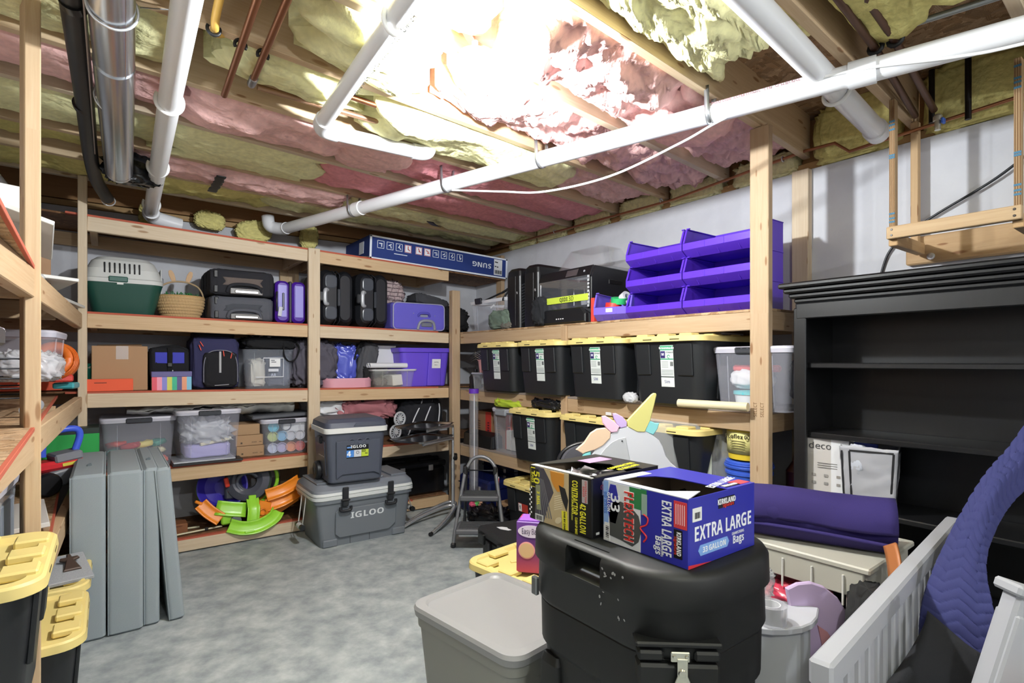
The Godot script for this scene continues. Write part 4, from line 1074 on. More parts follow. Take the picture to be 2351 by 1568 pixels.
	for k in 3:
		o = thing("shoe_carton", ["small brown carton at the bottom of a stack of three", "small brown carton in the middle of a stack of three", "small plain brown carton at the top of a stack of three"][k], "carton", v(0.825 + [0.01, 0.0, -0.015][k], L4 + 0.079 * k, -4.42), [0, 2, -3][k], "three small brown cartons")
		carton(o, 0.185, 0.077, 0.24, "a68664")
		if k < 2:
			part("mark", rbox(0.012, 0.012, 0.001, 0), C("4a3a2a"), o, at(v(-0.055, 0.022, 0.1204)))
			letters("ROKR", 0.009, C("5a4632"), o, at(v(0.03, 0.024, 0.1204)))
			part("print_line", rbox(0.018, 0.004, 0.001, 0), C("5a4632"), o, at(v(0.072, 0.024, 0.1204)))
	o = thing("storage_bin", "latched clear bin full of coloured cups beside small brown cartons", "bin", v(1.075, L4, -4.42))
	clear_bin(o, 0.36, 0.265, 0.34, true, true, "d6d8e2")
	var cups := [["e07a78", 0.0, 0.0], ["e4a07c", -0.065, 0.0], ["b9b4d8", -0.13, 0.0], ["c4cbe2", -0.195, 0.0], ["d8d8e0", 0.0, 0.085], ["c9ccd6", -0.065, 0.085], ["7fb4d8", -0.13, 0.085], ["b8c487", -0.195, 0.085], ["4a5266", -0.10, 0.16], ["5fb8d0", -0.19, 0.155]]
	for k in 10:
		var q: Array = cups[k]
		o = thing("cup", "%s round cup in the latched bin of cups" % ["coral", "peach", "lilac", "pale blue", "white", "silver", "sky blue", "lime", "charcoal", "turquoise"][k], "cup", v(1.18 + q[1], L4 + 0.047 + q[2], -4.31), 0, "coloured cups in a clear bin")
		part("cup", lathe([[0, -0.1], [0.028, -0.1], [0.038, 0.02], [0.034, 0.02], [0.03, 0.0], [0, 0.0]], 18), C(q[0], 0.35), o, at(v(0, 0, 0), 0, 90))
	o = thing("paper_pack", "white printed pack lying on top of the cups in the clear bin", "pack", v(1.14, L4 + 0.155, -4.36))
	part("body", rbox(0.16, 0.07, 0.12, 0.006), C("d9dbe0", 0.5), o, at(v(0, 0.035, 0)))
	solo("tray_lid", "dark grey flat lid resting on the bin of coloured cups", "lid", rbox(0.42, 0.028, 0.34, 0.008), C("54565c", 0.4), at(v(1.05, L4 + 0.285, -4.44), 0, 0, 1.5))
	solo("plastic_sheeting", "long folded white plastic sheeting stuffed above the clear bins", "sheeting", sheet(func(a: float, b: float) -> Vector3:
		var f := sin(b * PI * 2.0)
		return v(0.1 + a * 1.05, L4 + 0.365 + 0.035 * sin(b * TAU) + 0.05 * (a - 0.3) * sin(b * TAU) + 0.03 * nz(a * 7.0, b * 2.0, 2.0), -4.5 + 0.17 * cos(b * TAU) + 0.02 * nz(a * 9.0, b * 3.0, 7.0)), 80, 40, 0.004), C("d9d8d2", 0.3))
	solo("white_sack", "wrinkled white paper sacks lying on top behind the grey cooler", "bag", lump(0.30, 0.13, 0.3, 31.0, 0.06, 4.0, 0.4, 60, 36), C("dddde0", 0.6), at(v(1.43, L4 + 0.26, -4.45)))
	solo("pink_bag", "crumpled dusty pink bag heaped above the grey cooler", "bag", lump(0.50, 0.17, 0.3, 33.0, 0.07, 4.0, 0.5, 60, 36), cloth("b4737a", 20.0), at(v(1.72, L4 + 0.21, -4.42)))
	o = thing("hoop_grip", "black plastic hoop handle lying on the pink bag", "grip", v(1.62, L4 + 0.33, -4.30))
	part("hoop", tube(arc(v(0, 0, 0), 0.07, -10, 190, 16), 0.012, 8), C("2a2a2c", 0.4), o)
	for k in 2:
		o = thing("spoked_reel", ["light grey spoked plastic reel, upper one behind the chrome trays", "light grey spoked plastic reel, lower one behind the chrome trays"][k], "reel", v([2.0, 1.96][k], L4 + [0.20, 0.09][k], -4.28), 15)
		part("tyre", tube(arc(v(0, 0, 0), 0.055, 0, 360, 28), 0.010, 8), C("b4b6ba", 0.4), o)
		for i in 6: part("spoke", rbox(0.010, 0.10, 0.010, 0.002), C("a9abb0", 0.4), o, at(v(0, 0, 0), 0, 0, i * 30))
		part("hub", lathe([[0, -0.015], [0.02, -0.015], [0.02, 0.015], [0, 0.015]], 14), C("c4c6c9", 0.4), o, at(v(0, 0, 0), 0, 90))
	o = thing("sports_bag", "black sports bag with curved white piping next to corner post", "bag", v(2.24, L4, -4.46))
	part("body", lump(0.44, 0.37, 0.34, 41.0, 0.03, 2.5, 0.6, 64, 40), cloth("1b1b22", 22.0), o)
	for q in [[-0.14, 0.05, 0.02, 0.36], [-0.02, 0.05, 0.12, 0.36], [0.13, 0.06, 0.17, 0.34]]:
		var pp := []
		for i in 9:
			var t := i / 8.0
			pp.append(v(lerpf(q[0], q[2], t * t), lerpf(q[1], q[3], t), 0.178 * sqrt(maxf(0.0, 1.0 - pow(absf(t - 0.45) * 1.6, 2.6))) + 0.004))
		part("piping", tube(pp, 0.006, 6), C("d4d4d8", 0.5), o)
	# --- bottom shelf
	var L5 := by(4, 0)
	toys(L5)
	o = thing("tool_chest", "long black plastic tool case on the bottom shelf behind chrome trays", "case", v(2.15, L5, -4.44))
	part("base", rbox(0.60, 0.24, 0.3, 0.02), C("151517", 0.25), o, at(v(0, 0.12, 0)))
	part("lid", rbox(0.62, 0.05, 0.31, 0.012), C("1b1b1d", 0.25), o, at(v(0, 0.265, 0)))
	for x: float in [-0.12, 0.15]: part("latch", rbox(0.045, 0.05, 0.012, 0.004), C("c9c9cb", 0.3, 0.7), o, at(v(x, 0.235, 0.156)))
	for x: float in [-0.15, 0.18]: part("carry_handle", rbox(0.2, 0.03, 0.05, 0.01), C("111113", 0.3), o, at(v(x, 0.30, 0.05)))

func plaid() -> StandardMaterial3D:
	var im := Image.create(64, 64, false, Image.FORMAT_RGB8)
	im.fill(Color("b8a4a2"))
	for k in 4:
		im.fill_rect(Rect2i(0, k * 16, 64, 3), Color("4a3a40"))
		im.fill_rect(Rect2i((k * 23) % 64, k * 16, 3, 16), Color("4a3a40"))
		im.fill_rect(Rect2i((k * 23 + 30) % 64, k * 16, 4, 16), Color("8a6f74"))
	var m := StandardMaterial3D.new()
	m.albedo_texture = ImageTexture.create_from_image(im)
	m.uv1_triplanar = true
	m.uv1_scale = Vector3.ONE * 7.0
	m.roughness = 0.9
	return m

func toys(y: float) -> void:
	var green := C("9ad83c", 0.3)
	var orange := C("f08c28", 0.3)
	var o := thing("toy_dish", "deep blue toy dish leaning on the wall behind the grey ring", "toy", v(0.68, y + 0.262, -4.43), -15)
	part("dish", lathe([[0, 0], [0.06, 0.0], [0.12, 0.03], [0.155, 0.075], [0.165, 0.075], [0.13, 0.02], [0.06, -0.012], [0, -0.012]], 40), C("3a2fa0", 0.3), o, at(v(0, 0, 0), 0, 75))
	part("green_rim", tube(arc(v(0, 0, 0.0), 0.17, 100, 300, 24), 0.012, 8), green, o, at(v(0, -0.01, -0.01)))
	part("red_lever", rbox(0.03, 0.07, 0.02, 0.006), C("d8402c", 0.3), o, at(v(0.03, 0.05, 0.10), 0, 0, 12))
	o = thing("toy_spiral", "dark grey round toy track housing with a square opening", "toy", v(0.835, y + 0.30, -4.36), -18)
	part("housing", lathe([[0.05, 0.0], [0.06, 0.05], [0.10, 0.07], [0.145, 0.05], [0.155, 0.0], [0.145, -0.03], [0.13, 0.0], [0.08, 0.02], [0.05, 0.0]], 40), C("4c4e58", 0.35), o, at(v(0, 0, 0), 0, 78))
	part("cheek", rbox(0.07, 0.18, 0.05, 0.012), C("45474f", 0.35), o, at(v(-0.12, -0.03, 0.03), 10))
	part("spiral_ridge", tube(arc(v(0, 0, 0.06), 0.07, 30, 260, 24), 0.014, 8), C("565862", 0.35), o)
	part("frame_bar", rbox(0.16, 0.03, 0.04, 0.008), C("3f4149", 0.35), o, at(v(-0.02, -0.09, 0.05), 0, 0, -25))
	part("red_button", rbox(0.02, 0.03, 0.01, 0.003), C("d8402c", 0.3), o, at(v(-0.12, -0.05, 0.057)))
	for k in 3: part("knob", rbox(0.03, 0.03, 0.03, 0.006), C("3b3d45", 0.35), o, at(v(cos(0.7 + k) * 0.13, sin(0.7 + k) * 0.13, 0.045)))
	part("green_back_ring", tube(arc(v(0.03, 0, -0.03), 0.16, -70, 80, 18), 0.014, 8), green, o)
	o = thing("toy_ramp", "orange wide toy ramp with two flared channels beside the coolers", "toy", v(1.03, y + 0.10, -4.27), 0)
	for k in 2: part("channel", track(curve([v(-0.10, 0.02 + 0.075 * k, 0.02), v(0.02, 0.05 + 0.075 * k, 0.03), v(0.14, 0.10 + 0.075 * k, 0.0)], 6), 0.085, 0.02), orange, o)
	part("side_plate", prism([Vector2(-0.12, -0.06), Vector2(-0.06, -0.08), Vector2(0.14, 0.03), Vector2(0.16, 0.2), Vector2(0.02, 0.16), Vector2(-0.12, 0.06)], 0.012, 0.003), orange, o, at(v(0, -0.015, -0.03)))
	part("hinge_flap", prism([Vector2(-0.05, -0.06), Vector2(0.03, -0.09), Vector2(0.05, 0.05), Vector2(-0.03, 0.08)], 0.02, 0.004), orange, o, at(v(-0.12, -0.005, 0.04)))
	part("pivot", tube(arc(v(0, 0, 0), 0.022, 0, 360, 16), 0.006, 6), C("d87a18", 0.3), o, at(v(-0.13, -0.01, 0.055)))
	o = thing("toy_track", "lime green curved toy track piece spilling over shelf edge", "toy", v(0.80, y + 0.03, -4.24))
	part("track", track(curve([v(-0.12, -0.0, 0.03), v(-0.04, -0.025, 0.06), v(0.06, -0.025, 0.07), v(0.16, 0.01, 0.05), v(0.2, 0.05, 0.02)], 6), 0.09, 0.02), green, o)
	part("connector", rbox(0.06, 0.03, 0.014, 0.004), green, o, at(v(0.0, -0.055, 0.085), 0, 20))
	o = thing("toy_track", "lime green short toy ramp standing up in the heap of track", "toy", v(0.84, y + 0.12, -4.25))
	part("track", track(curve([v(0.0, 0.06, -0.02), v(0.0, 0.0, 0.03), v(-0.01, -0.08, 0.05)], 6), 0.08, 0.012), green, o)
	part("end_plate", rbox(0.05, 0.04, 0.02, 0.004), green, o, at(v(0, 0.07, -0.02)))
	o = thing("toy_track", "lime green flat toy track piece with grey gear underneath", "toy", v(0.70, y + 0.12, -4.29))
	part("track", track([v(-0.09, 0.03, 0.0), v(0.0, 0.01, 0.02), v(0.10, -0.01, 0.03)], 0.10, 0.012), green, o)
	part("motor_box", rbox(0.08, 0.07, 0.06, 0.01), green, o, at(v(-0.02, -0.06, 0.0)))
	part("gear", lathe([[0, -0.02], [0.035, -0.02], [0.035, 0.02], [0, 0.02]], 14), C("6d6f74", 0.4), o, at(v(0.03, -0.07, 0.03), 0, 90))
	o = thing("toy_track", "orange small toy track end poking out beside the blue dish", "toy", v(0.565, y + 0.13, -4.30), 0)
	part("track", track(curve([v(-0.05, 0.06, 0.0), v(0.0, 0.0, 0.02), v(0.07, -0.06, 0.04)], 5), 0.09, 0.015), orange, o)
	part("hook", rbox(0.05, 0.02, 0.02, 0.005), orange, o, at(v(-0.06, 0.07, 0), 0, 0, -30))
	o = thing("toy_truck", "blue toy truck bed behind the lime green ramp", "toy", v(0.96, y + 0.09, -4.33), 20)
	part("bed", rbox(0.14, 0.06, 0.1, 0.01), C("4a74d8", 0.3), o)
	part("green_block", rbox(0.06, 0.08, 0.07, 0.012), green, o, at(v(-0.06, 0.03, 0.03), 0, 0, 12))
	part("orange_band", rbox(0.16, 0.05, 0.04, 0.01), orange, o, at(v(0.02, 0.07, -0.05)))
	o = thing("metal_rod", "pale telescopic rod with a black clamp lying on the bottom shelf", "rod", v(0.48, y + 0.014, -4.27), 8)
	part("rod", tube([v(-0.16, 0, 0), v(0.17, 0, 0)], 0.007, 10), C("c9c2a4", 0.4, 0.3), o)
	part("clamp", rbox(0.022, 0.022, 0.022, 0.004), C("2a2a2a", 0.4), o, at(v(0.07, 0.002, 0)))
	solo("metal_rod", "plain pale rod lying behind another rod on bottom shelf", "rod", tube([v(0.30, y + 0.012, -4.40), v(0.52, y + 0.012, -4.38)], 0.007, 10), C("c4bda0", 0.5))
	solo("wood_block", "reddish brown block lying near the grey cushions on bottom shelf", "block", rbox(0.16, 0.07, 0.12, 0.004, true), wood("a8785a"), at(v(0.36, y + 0.036, -4.36)))
	solo("white_carton", "small white box behind the leaning grey cushion", "carton", rbox(0.09, 0.12, 0.1, 0.003), C("d2d4dc", 0.6), at(v(0.27, y + 0.062, -4.44)))
	solo("green_carton", "dark green box behind the leaning grey cushion on bottom shelf", "carton", rbox(0.1, 0.28, 0.1, 0.003), C("2f6e4c", 0.6), at(v(0.16, y + 0.142, -4.42)))

# ---------------------------------------------------------------- on the far-right shelves (fronts face -x, so yaw -90)
func lid_yellow(o: Node3D, w: float, l: float, y: float) -> void:
	var m := C("dcc880", 0.5)
	var a := w * 0.5
	var c := l * 0.5
	var lid := part("lid", loft([[y - 0.022, a * 0.985, c * 0.99, 0.07], [y - 0.02, a, c, 0.075], [y + 0.004, a * 0.99, c * 0.99, 0.07], [y + 0.01, a * 0.97, c * 0.97, 0.065], [y + 0.01, a * 0.86, c * 0.89, 0.04], [y - 0.004, a * 0.83, c * 0.87, 0.035]], 6), m, o)
	for s: float in [-1, 1]:
		for k: float in [-0.62, 0.0, 0.62]:
			part("lug", rbox(w * 0.15, 0.022, 0.075, 0.005), m, lid, at(v(k * a * 0.9, y + 0.010, s * (c - 0.055))))
		for k: float in [-0.5, 0.0, 0.5]: part("lug", rbox(0.06, 0.018, l * 0.13, 0.005), m, lid, at(v(s * (a - 0.05), y + 0.008, k * c)))
		part("brace", rbox(w * 0.035, 0.008, l * 0.62, 0.002), m, lid, at(v(0, y - 0.002, 0), s * 28))
	part("brace", rbox(w * 0.6, 0.008, 0.02, 0.002), m, lid, at(v(0, y - 0.002, 0)))
	for s: float in [-1, 1]: part("slot", rbox(0.06, 0.006, 0.003, 0), C("4a4020"), lid, at(v(s * a * 0.35, y - 0.01, c * 0.993)))

func tote(called: String, label: String, p: Vector3, yaw: float, sticker := true, note := "") -> Node3D:
	var o := thing(called, label, "tote", p, yaw, "black totes with yellow lids")
	var bk := C("1a1c1f", 0.45)
	var w := 0.51
	var l := 0.70
	part("body", loft([[0, 0.195, 0.285, 0.05], [0.012, 0.205, 0.295, 0.055], [0.012, 0.21, 0.30, 0.055], [0.345, 0.235, 0.325, 0.06], [0.345, 0.243, 0.333, 0.06], [0.362, 0.245, 0.335, 0.06]], 6), bk, o)
	for s: float in [-1, 1]:
		part("handle_panel", rbox(0.095, 0.17, 0.014, 0.006), bk, o, at(v(s * 0.135, 0.25, 0.321), 0, 4.3))
		part("side_panel", rbox(0.014, 0.28, 0.12, 0.006), bk, o, at(v(s * 0.226, 0.18, 0.1), 0, 0, -s * 4.3))
	if sticker:
		var st := part("label_sticker", rbox(0.085, 0.225, 0.002, 0.0005), C("d4d9d6", 0.5), o, at(v(0.02, 0.215, 0.3155), 0, 4.3))
		part("header", rbox(0.083, 0.024, 0.001, 0), C("3f9a72", 0.5), st, at(v(0, 0.098, 0.0012)))
		letters("Greenmade", 0.0125, C("f4f6f4"), st, at(v(0, 0.098, 0.0018)))
		part("purple_square", rbox(0.03, 0.038, 0.001, 0), C("2c2260", 0.5), st, at(v(-0.025, 0.062, 0.0012)))
		letters("M", 0.014, C("e8e8f0"), st, at(v(-0.025, 0.064, 0.0018)))
		letters("STORAGE", 0.008, C("5a605e"), st, at(v(0.018, 0.074, 0.0014)))
		part("recycle_ring", tube(arc(v(0.012, 0.052, 0.001), 0.008, 0, 300, 14), 0.0022, 5), C("3f9a72"), st)
		part("green_rule", rbox(0.083, 0.006, 0.001, 0), C("3f9a72", 0.5), st, at(v(0, 0.038, 0.0012)))
		for k in 5: part("print_line", rbox(0.044, 0.003, 0.001, 0), C("9aa09e"), st, at(v(-0.014, 0.026 - 0.008 * k, 0.0012)))
		for k in 5: part("barcode_bar", rbox(0.002 + 0.001 * (k % 2), 0.024, 0.001, 0), C("2a2c2e"), st, at(v(0.022 + 0.004 * k, 0.012, 0.0012)))
		for k in 4: part("print_line", rbox(0.076, 0.003, 0.001, 0), C("8a9290"), st, at(v(0, -0.022 - 0.008 * k, 0.0012)))
		part("dark_rule", rbox(0.083, 0.005, 0.001, 0), C("26302c"), st, at(v(0, -0.058, 0.0012)))
		if note != "": letters(note, 0.016, C("3d3a78"), st, at(v(-0.003, -0.085, 0.0014)), false)
	lid_yellow(o, w, l, 0.368)
	return o

func hopper(o: Node3D, w: float, h: float, d: float, m: Material) -> void:      # stacking bin, mouth to +z
	var c := d * 0.5
	var side := [Vector2(-c, 0), Vector2(c - 0.05, 0), Vector2(c, 0.035), Vector2(c, h * 0.47), Vector2(c - 0.03, h * 0.97), Vector2(-c, h)]
	for s: float in [-1, 1]:
		part("side_wall", prism(side, 0.004), m, o, at(v(s * (w * 0.5 - 0.002), 0, 0), -90) * Transform3D(Basis.from_scale(v(1, 1, 1)), Vector3.ZERO))
		part("front_flange", rbox(0.011, h * 0.52, 0.006, 0.002), m, o, at(v(s * (w * 0.5 - 0.006), h * 0.72, c - 0.014), 0, -20))
		part("top_flange", rbox(0.016, 0.005, d - 0.04, 0.002), m, o, at(v(s * (w * 0.5 - 0.004), h, -0.02)))
		part("stop_tab", rbox(0.02, 0.006, 0.012, 0.002), m, o, at(v(s * (w * 0.5 - 0.012), h + 0.003, c - 0.035)))
	part("bottom", rbox(w - 0.008, 0.004, d - 0.05, 0.001), m, o, at(v(0, 0.003, -0.024)))
	part("back", rbox(w - 0.008, h + 0.004, 0.004, 0.001), m, o, at(v(0, h * 0.5 + 0.001, -c + 0.003)))
	part("sloped_front", rbox(w - 0.006, 0.062, 0.004, 0.001), m, o, at(v(0, 0.018, c - 0.026), 0, 54.0 - 0.0))
	part("front_lip", rbox(w - 0.004, h * 0.47 - 0.034, 0.007, 0.002), m, o, at(v(0, 0.034 + (h * 0.47 - 0.034) * 0.5, c - 0.002)))
	for x: float in [-0.16, 0.12]: part("label_rib", rbox(0.004, h * 0.47 - 0.04, 0.004, 0.001), m, o, at(v(x * w, 0.034 + (h * 0.47 - 0.034) * 0.5, c + 0.002)))
	for x: float in [-0.3, 0.0, 0.3]: part("gusset", prism([Vector2(0, 0), Vector2(0.03, 0), Vector2(0, -0.03)], 0.004), m, o, at(v(x * w, 0.032, c - 0.036), -90))

func right_shelf_items() -> void:
	var Y1: float = RIGHT_Y[0]
	var Y2: float = RIGHT_Y[1]
	var Y3: float = RIGHT_Y[2]
	# totes
	tote("storage_tote", "black tote with yellow lid and blank label, deepest in the corner on middle shelf", v(2.735, Y2, -3.46), -90)
	tote("storage_tote", "black tote with yellow lid and blank label, second from the corner on middle shelf", v(2.735, Y2, -2.93), -90)
	tote("storage_tote", "black tote with yellow lid, label marked SIM, just past the mid post", v(2.735, Y2, -2.395), -90, true, "SIM")
	tote("storage_tote", "black tote with yellow lid and crisp label above the unicorn horn", v(2.735, Y2, -1.86), -90, true, "Sim")
	tote("storage_tote", "black tote with yellow lid under a black bag, label marked SIM, on lower shelf", v(2.735, Y3, -3.03), -90, true, "SIM")
	tote("storage_tote", "black tote with yellow lid behind the mane of the unicorn board", v(2.735, Y3, -2.46), -90, false)
	tote("storage_tote", "black tote with yellow lid seen through the clear acrylic sheet", v(2.735, Y3, -1.88), -90, false)
	var f := tote("storage_tote", "black tote with yellow lid and red warning sticker, on floor under the shelf", v(2.735, 0.0, -3.10), -90, false)
	part("warning_sticker", rbox(0.11, 0.06, 0.002, 0), C("b5392e", 0.5), f, at(v(0.0, 0.21, 0.318), 0, 4))
	part("warning_panel", rbox(0.036, 0.056, 0.001, 0), C("e6e2e0", 0.5), f, at(v(-0.034, 0.21, 0.3195), 0, 4))
	letters("1", 0.026, C("2a2020"), f, at(v(-0.034, 0.21, 0.3205), 0, 4))
	# top shelf
	var o := thing("storage_bin", "open clear bin in the corner on the top shelf, green cloth before it", "bin", v(2.76, Y1, -3.79), -90)
	clear_bin(o, 0.56, 0.27, 0.40, false, false, "cfd4e0")
	part("rim", loft([[0.236, 0.275, 0.195, 0.03], [0.262, 0.28, 0.2, 0.03], [0.262, 0.265, 0.187, 0.03], [0.236, 0.26, 0.18, 0.03]], 4, false, false, false), glass("f2f2f6", 0.6, 0.4), o)
	part("latch", rbox(0.1, 0.05, 0.02, 0.006), C("202226", 0.4), o, at(v(-0.12, 0.26, 0.2), 0, 10))
	part("small_label", rbox(0.06, 0.016, 0.003, 0.001), C("d8dae0"), o, at(v(0.08, 0.2, 0.192), 0, 4, 20))
	solo("tangled_cables", "tangle of dark cables spilling over the open clear bin", "cables", tube(curve([v(2.62, Y1 + 0.26, -3.95), v(2.7, Y1 + 0.34, -3.7), v(2.58, Y1 + 0.30, -3.6), v(2.8, Y1 + 0.38, -3.8), v(2.72, Y1 + 0.42, -3.55), v(2.56, Y1 + 0.24, -3.55), v(2.85, Y1 + 0.36, -3.6)], 10), 0.008, 7), C("18181a", 0.5))
	solo("folded_cloth", "sage green cloth heaped before the open clear bin", "cloth", lump(0.3, 0.15, 0.12, 7.0, 0.025, 3.0, 0.6, 56, 30), cloth("68786a", 20.0), at(v(2.555, Y1, -3.54), -90))
	solo("work_glove", "grey glove lying at the foot of the green cloth", "glove", lump(0.12, 0.05, 0.06, 8.0, 0.02, 5.0, 0.6, 32, 18), cloth("6a665e", 24.0), at(v(2.53, Y1, -3.44), -80))
	for k in 2:
		o = thing("computer_case", ["black slim case with slanted mesh side, next to the printer", "black slim case with plain front, farther from the printer"][k], "case", v(2.72, Y1, [-3.15, -3.37][k]), -88)
		part("body", loft([[0, 0.085, 0.2, 0.03], [0.4, 0.085, 0.2, 0.03], [0.44, 0.08, 0.195, 0.03], [0.462, 0.06, 0.18, 0.03]], 5), C("141416", 0.35), o)
		for i in 14: part("mesh_slat", rbox(0.006, 0.012, 0.2, 0.002), C("2b2c30", 0.5), o, at(v(0.086, 0.08 + 0.022 * i, 0.09), 0, 24))
		part("front_groove", rbox(0.006, 0.38, 0.004, 0.001), C("050506", 0.4), o, at(v(0.03, 0.21, 0.2)))
		part("badge", rbox(0.012, 0.02, 0.003, 0.001), C("b8b8bc", 0.3, 0.6), o, at(v(0.05, 0.27, 0.2), 0, 0, 20))
	solo("dark_cloth", "dark cloth hanging between black cases and printer", "cloth", lump(0.12, 0.2, 0.1, 13.0, 0.03, 4.0, 0.5, 32, 20), cloth("1d1f24", 20.0), at(v(2.52, Y1, -3.01), -90))
	# 3D printer
	o = thing("desktop_printer", "black desktop 3D printer with clear door and lime green band", "printer", v(2.735, Y1, -2.795), -90)
	var pk := C("17181b", 0.28)
	part("base", loft([[0, 0.265, 0.21, 0.02], [0.06, 0.268, 0.215, 0.02], [0.09, 0.22, 0.225, 0.02], [0.10, 0.2, 0.215, 0.02]], 4), pk, o)
	part("front_bulge", prism([Vector2(-0.25, 0.0), Vector2(0.25, 0.0), Vector2(0.25, 0.055), Vector2(0.21, 0.1), Vector2(-0.2, 0.1), Vector2(-0.25, 0.055)], 0.03, 0.008), pk, o, at(v(0, 0.004, 0.225)))
	for k in 4: part("port", rbox(0.012, 0.008, 0.003, 0.001), C("c8c8cc", 0.4), o, at(v(-0.03 + k * 0.022, 0.035, 0.241)))
	for s: float in [-1, 1]:
		part("side_panel", prism([Vector2(-0.21, 0.09), Vector2(0.20, 0.09), Vector2(0.20, 0.30), Vector2(0.16, 0.38), Vector2(-0.16, 0.37), Vector2(-0.21, 0.30)], 0.02, 0.005), pk, o, at(v(s * 0.258, 0, 0), -90))
		part("vent_recess", rbox(0.006, 0.03, 0.13, 0.002), C("050506", 0.3), o, at(v(s * 0.268, 0.28, -0.03)))
	part("back_panel", rbox(0.5, 0.28, 0.015, 0.004), C("131417", 0.4), o, at(v(0, 0.23, -0.195)))
	part("control_panel", rbox(0.53, 0.085, 0.02, 0.006), pk, o, at(v(0, 0.342, 0.185), 0, -24))
	part("screen", rbox(0.11, 0.05, 0.004, 0.002), C("4a4446", 0.15), o, at(v(0.08, 0.345, 0.197), 0, -24))
	letters("X-Plus", 0.028, C("d8d8dc", 0.4), o, at(v(-0.10, 0.338, 0.197), 0, -24), false)
	part("button", lathe([[0, 0], [0.008, 0], [0.006, 0.004], [0, 0.004]], 12), C("a0a0a6", 0.3), o, at(v(0.2, 0.345, 0.197), 0, 66))
	part("door", rbox(0.5, 0.215, 0.006, 0.002), glass("c4c8d4", 0.05, 0.03), o, at(v(0, 0.205, 0.212)))
	part("lime_band", rbox(0.512, 0.045, 0.004, 0.001), C("c3d64a", 0.45), o, at(v(0, 0.168, 0.218)))
	letters("QIDI", 0.027, C("1a2010"), o, at(v(0.02, 0.168, 0.2205)), true)
	letters("3D", 0.030, C("1a2010"), o, at(v(0.095, 0.168, 0.2205)), false)
	for x: float in [-0.13, -0.02, 0.03, 0.075]: part("guide_rod", tube([v(x, 0.1, -0.02), v(x, 0.3, -0.02)], 0.0035, 8), C("d8d8dc", 0.2, 0.9), o)
	part("build_plate", rbox(0.3, 0.01, 0.24, 0.003), C("5d5f64", 0.4), o, at(v(0, 0.13, -0.02)))
	part("spool", lathe([[0, -0.03], [0.08, -0.03], [0.08, 0.03], [0, 0.03]], 24), C("b8bac4", 0.4), o, at(v(-0.07, 0.19, -0.14), 0, 90))
	part("gantry", rbox(0.42, 0.03, 0.03, 0.005), C("46474d", 0.4), o, at(v(0, 0.285, 0.05)))
	for k in 9: part("hinge_strip", rbox(0.018, 0.016, 0.003, 0.001), C("b4b6ba", 0.3), o, at(v(0.255, 0.11 + k * 0.024, 0.215)))
	o = thing("clear_cover", "clear plastic cover standing on the printer roof", "cover", v(2.77, Y1 + 0.376, -2.72), -90)
	part("cover", loft([[0.15, 0.15, 0.10, 0.02], [0.0, 0.235, 0.165, 0.03], [0.0, 0.24, 0.17, 0.03], [0.154, 0.155, 0.105, 0.02]], 4, false, true, true), glass("ececf0", 0.05, 0.06), o)
	solo("red_book", "thin red book standing between printer and purple bin", "book", rbox(0.03, 0.155, 0.22, 0.002), C("d8453a", 0.6), at(v(2.63, Y1 + 0.0785, -2.503), -90))
	# purple stacking bins
	var pm := C("5630bc", 0.3)
	var b0 := thing("stacking_bin", "purple stacking bin at the bottom, next to the turned bin", "bin", v(2.65, Y1, -2.005), -90, "stack of six purple bins")
	hopper(b0, 0.395, 0.152, 0.30, pm)
	for k in range(1, 6):
		copy(b0, ["", "purple stacking bin in the middle, next to the turned bin", "purple stacking bin on top, nearest the printer", "purple stacking bin at the bottom beside the tall post", "purple stacking bin in the middle beside the tall post", "purple stacking bin on top beside the tall post"][k], v(2.65, Y1 + 0.155 * (k % 3), -2.005 + 0.402 * (k / 3)), -90)
	o = thing("stacking_bin", "lilac stacking bin turned aside with tape rolls in it", "bin", v(2.62, Y1, -2.345), -72)
	hopper(o, 0.25, 0.17, 0.28, C("6f5cd0", 0.3))
	part("label", rbox(0.045, 0.024, 0.002, 0), C("e8e8ea"), o, at(v(-0.02, 0.06, 0.1425)))
	for k in 3:
		o = thing("tape_roll", ["green tape roll in the turned lilac bin", "red tape roll in the turned lilac bin", "white tape roll poking from the turned lilac bin"][k], "tape", v([2.57, 2.55, 2.62][k], Y1 + [0.125, 0.088, 0.135][k], [-2.32, -2.35, -2.30][k]))
		part("roll", lathe([[0.03, -0.018], [0.05, -0.018], [0.05, 0.018], [0.03, 0.018], [0.03, -0.018]], 24), C(["35b46c", "d8382e", "dcdce0"][k], 0.4), o, at(v(0, 0, 0), 0, [12, 8, 60][k], [8, -6, 0][k]))
	# middle shelf clutter
	o = thing("small_bin", "small clear bin with grey handle under the pink cup", "bin", v(2.62, Y2, -3.83), -90)
	clear_bin(o, 0.24, 0.145, 0.24, false, false, "d8dade")
	part("handle", rbox(0.2, 0.02, 0.02, 0.006), C("9a9ca2", 0.4), o, at(v(0, 0.135, 0.115)))
	o = thing("plant_cup", "pink plastic cup standing in the small clear bin by the corner", "cup", v(2.60, Y2 + 0.125, -3.86))
	part("cup", lathe([[0, 0], [0.05, 0], [0.065, 0.12], [0.07, 0.12], [0.07, 0.128], [0.06, 0.128], [0.045, 0.006], [0, 0.006]], 24), C("d49a98", 0.5), o)
	solo("black_bottle", "black rounded bottle by the corner post on the middle shelf", "bottle", lathe([[0, 0], [0.05, 0], [0.055, 0.1], [0.03, 0.14], [0.018, 0.15], [0.018, 0.17], [0, 0.17]], 20), C("1b1c1f", 0.3), at(v(2.60, Y2, -4.02)))
	o = thing("metal_rack", "small chrome wire rack on black box by the corner post", "rack", v(2.66, Y2 + 0.23, -4.0), -90)
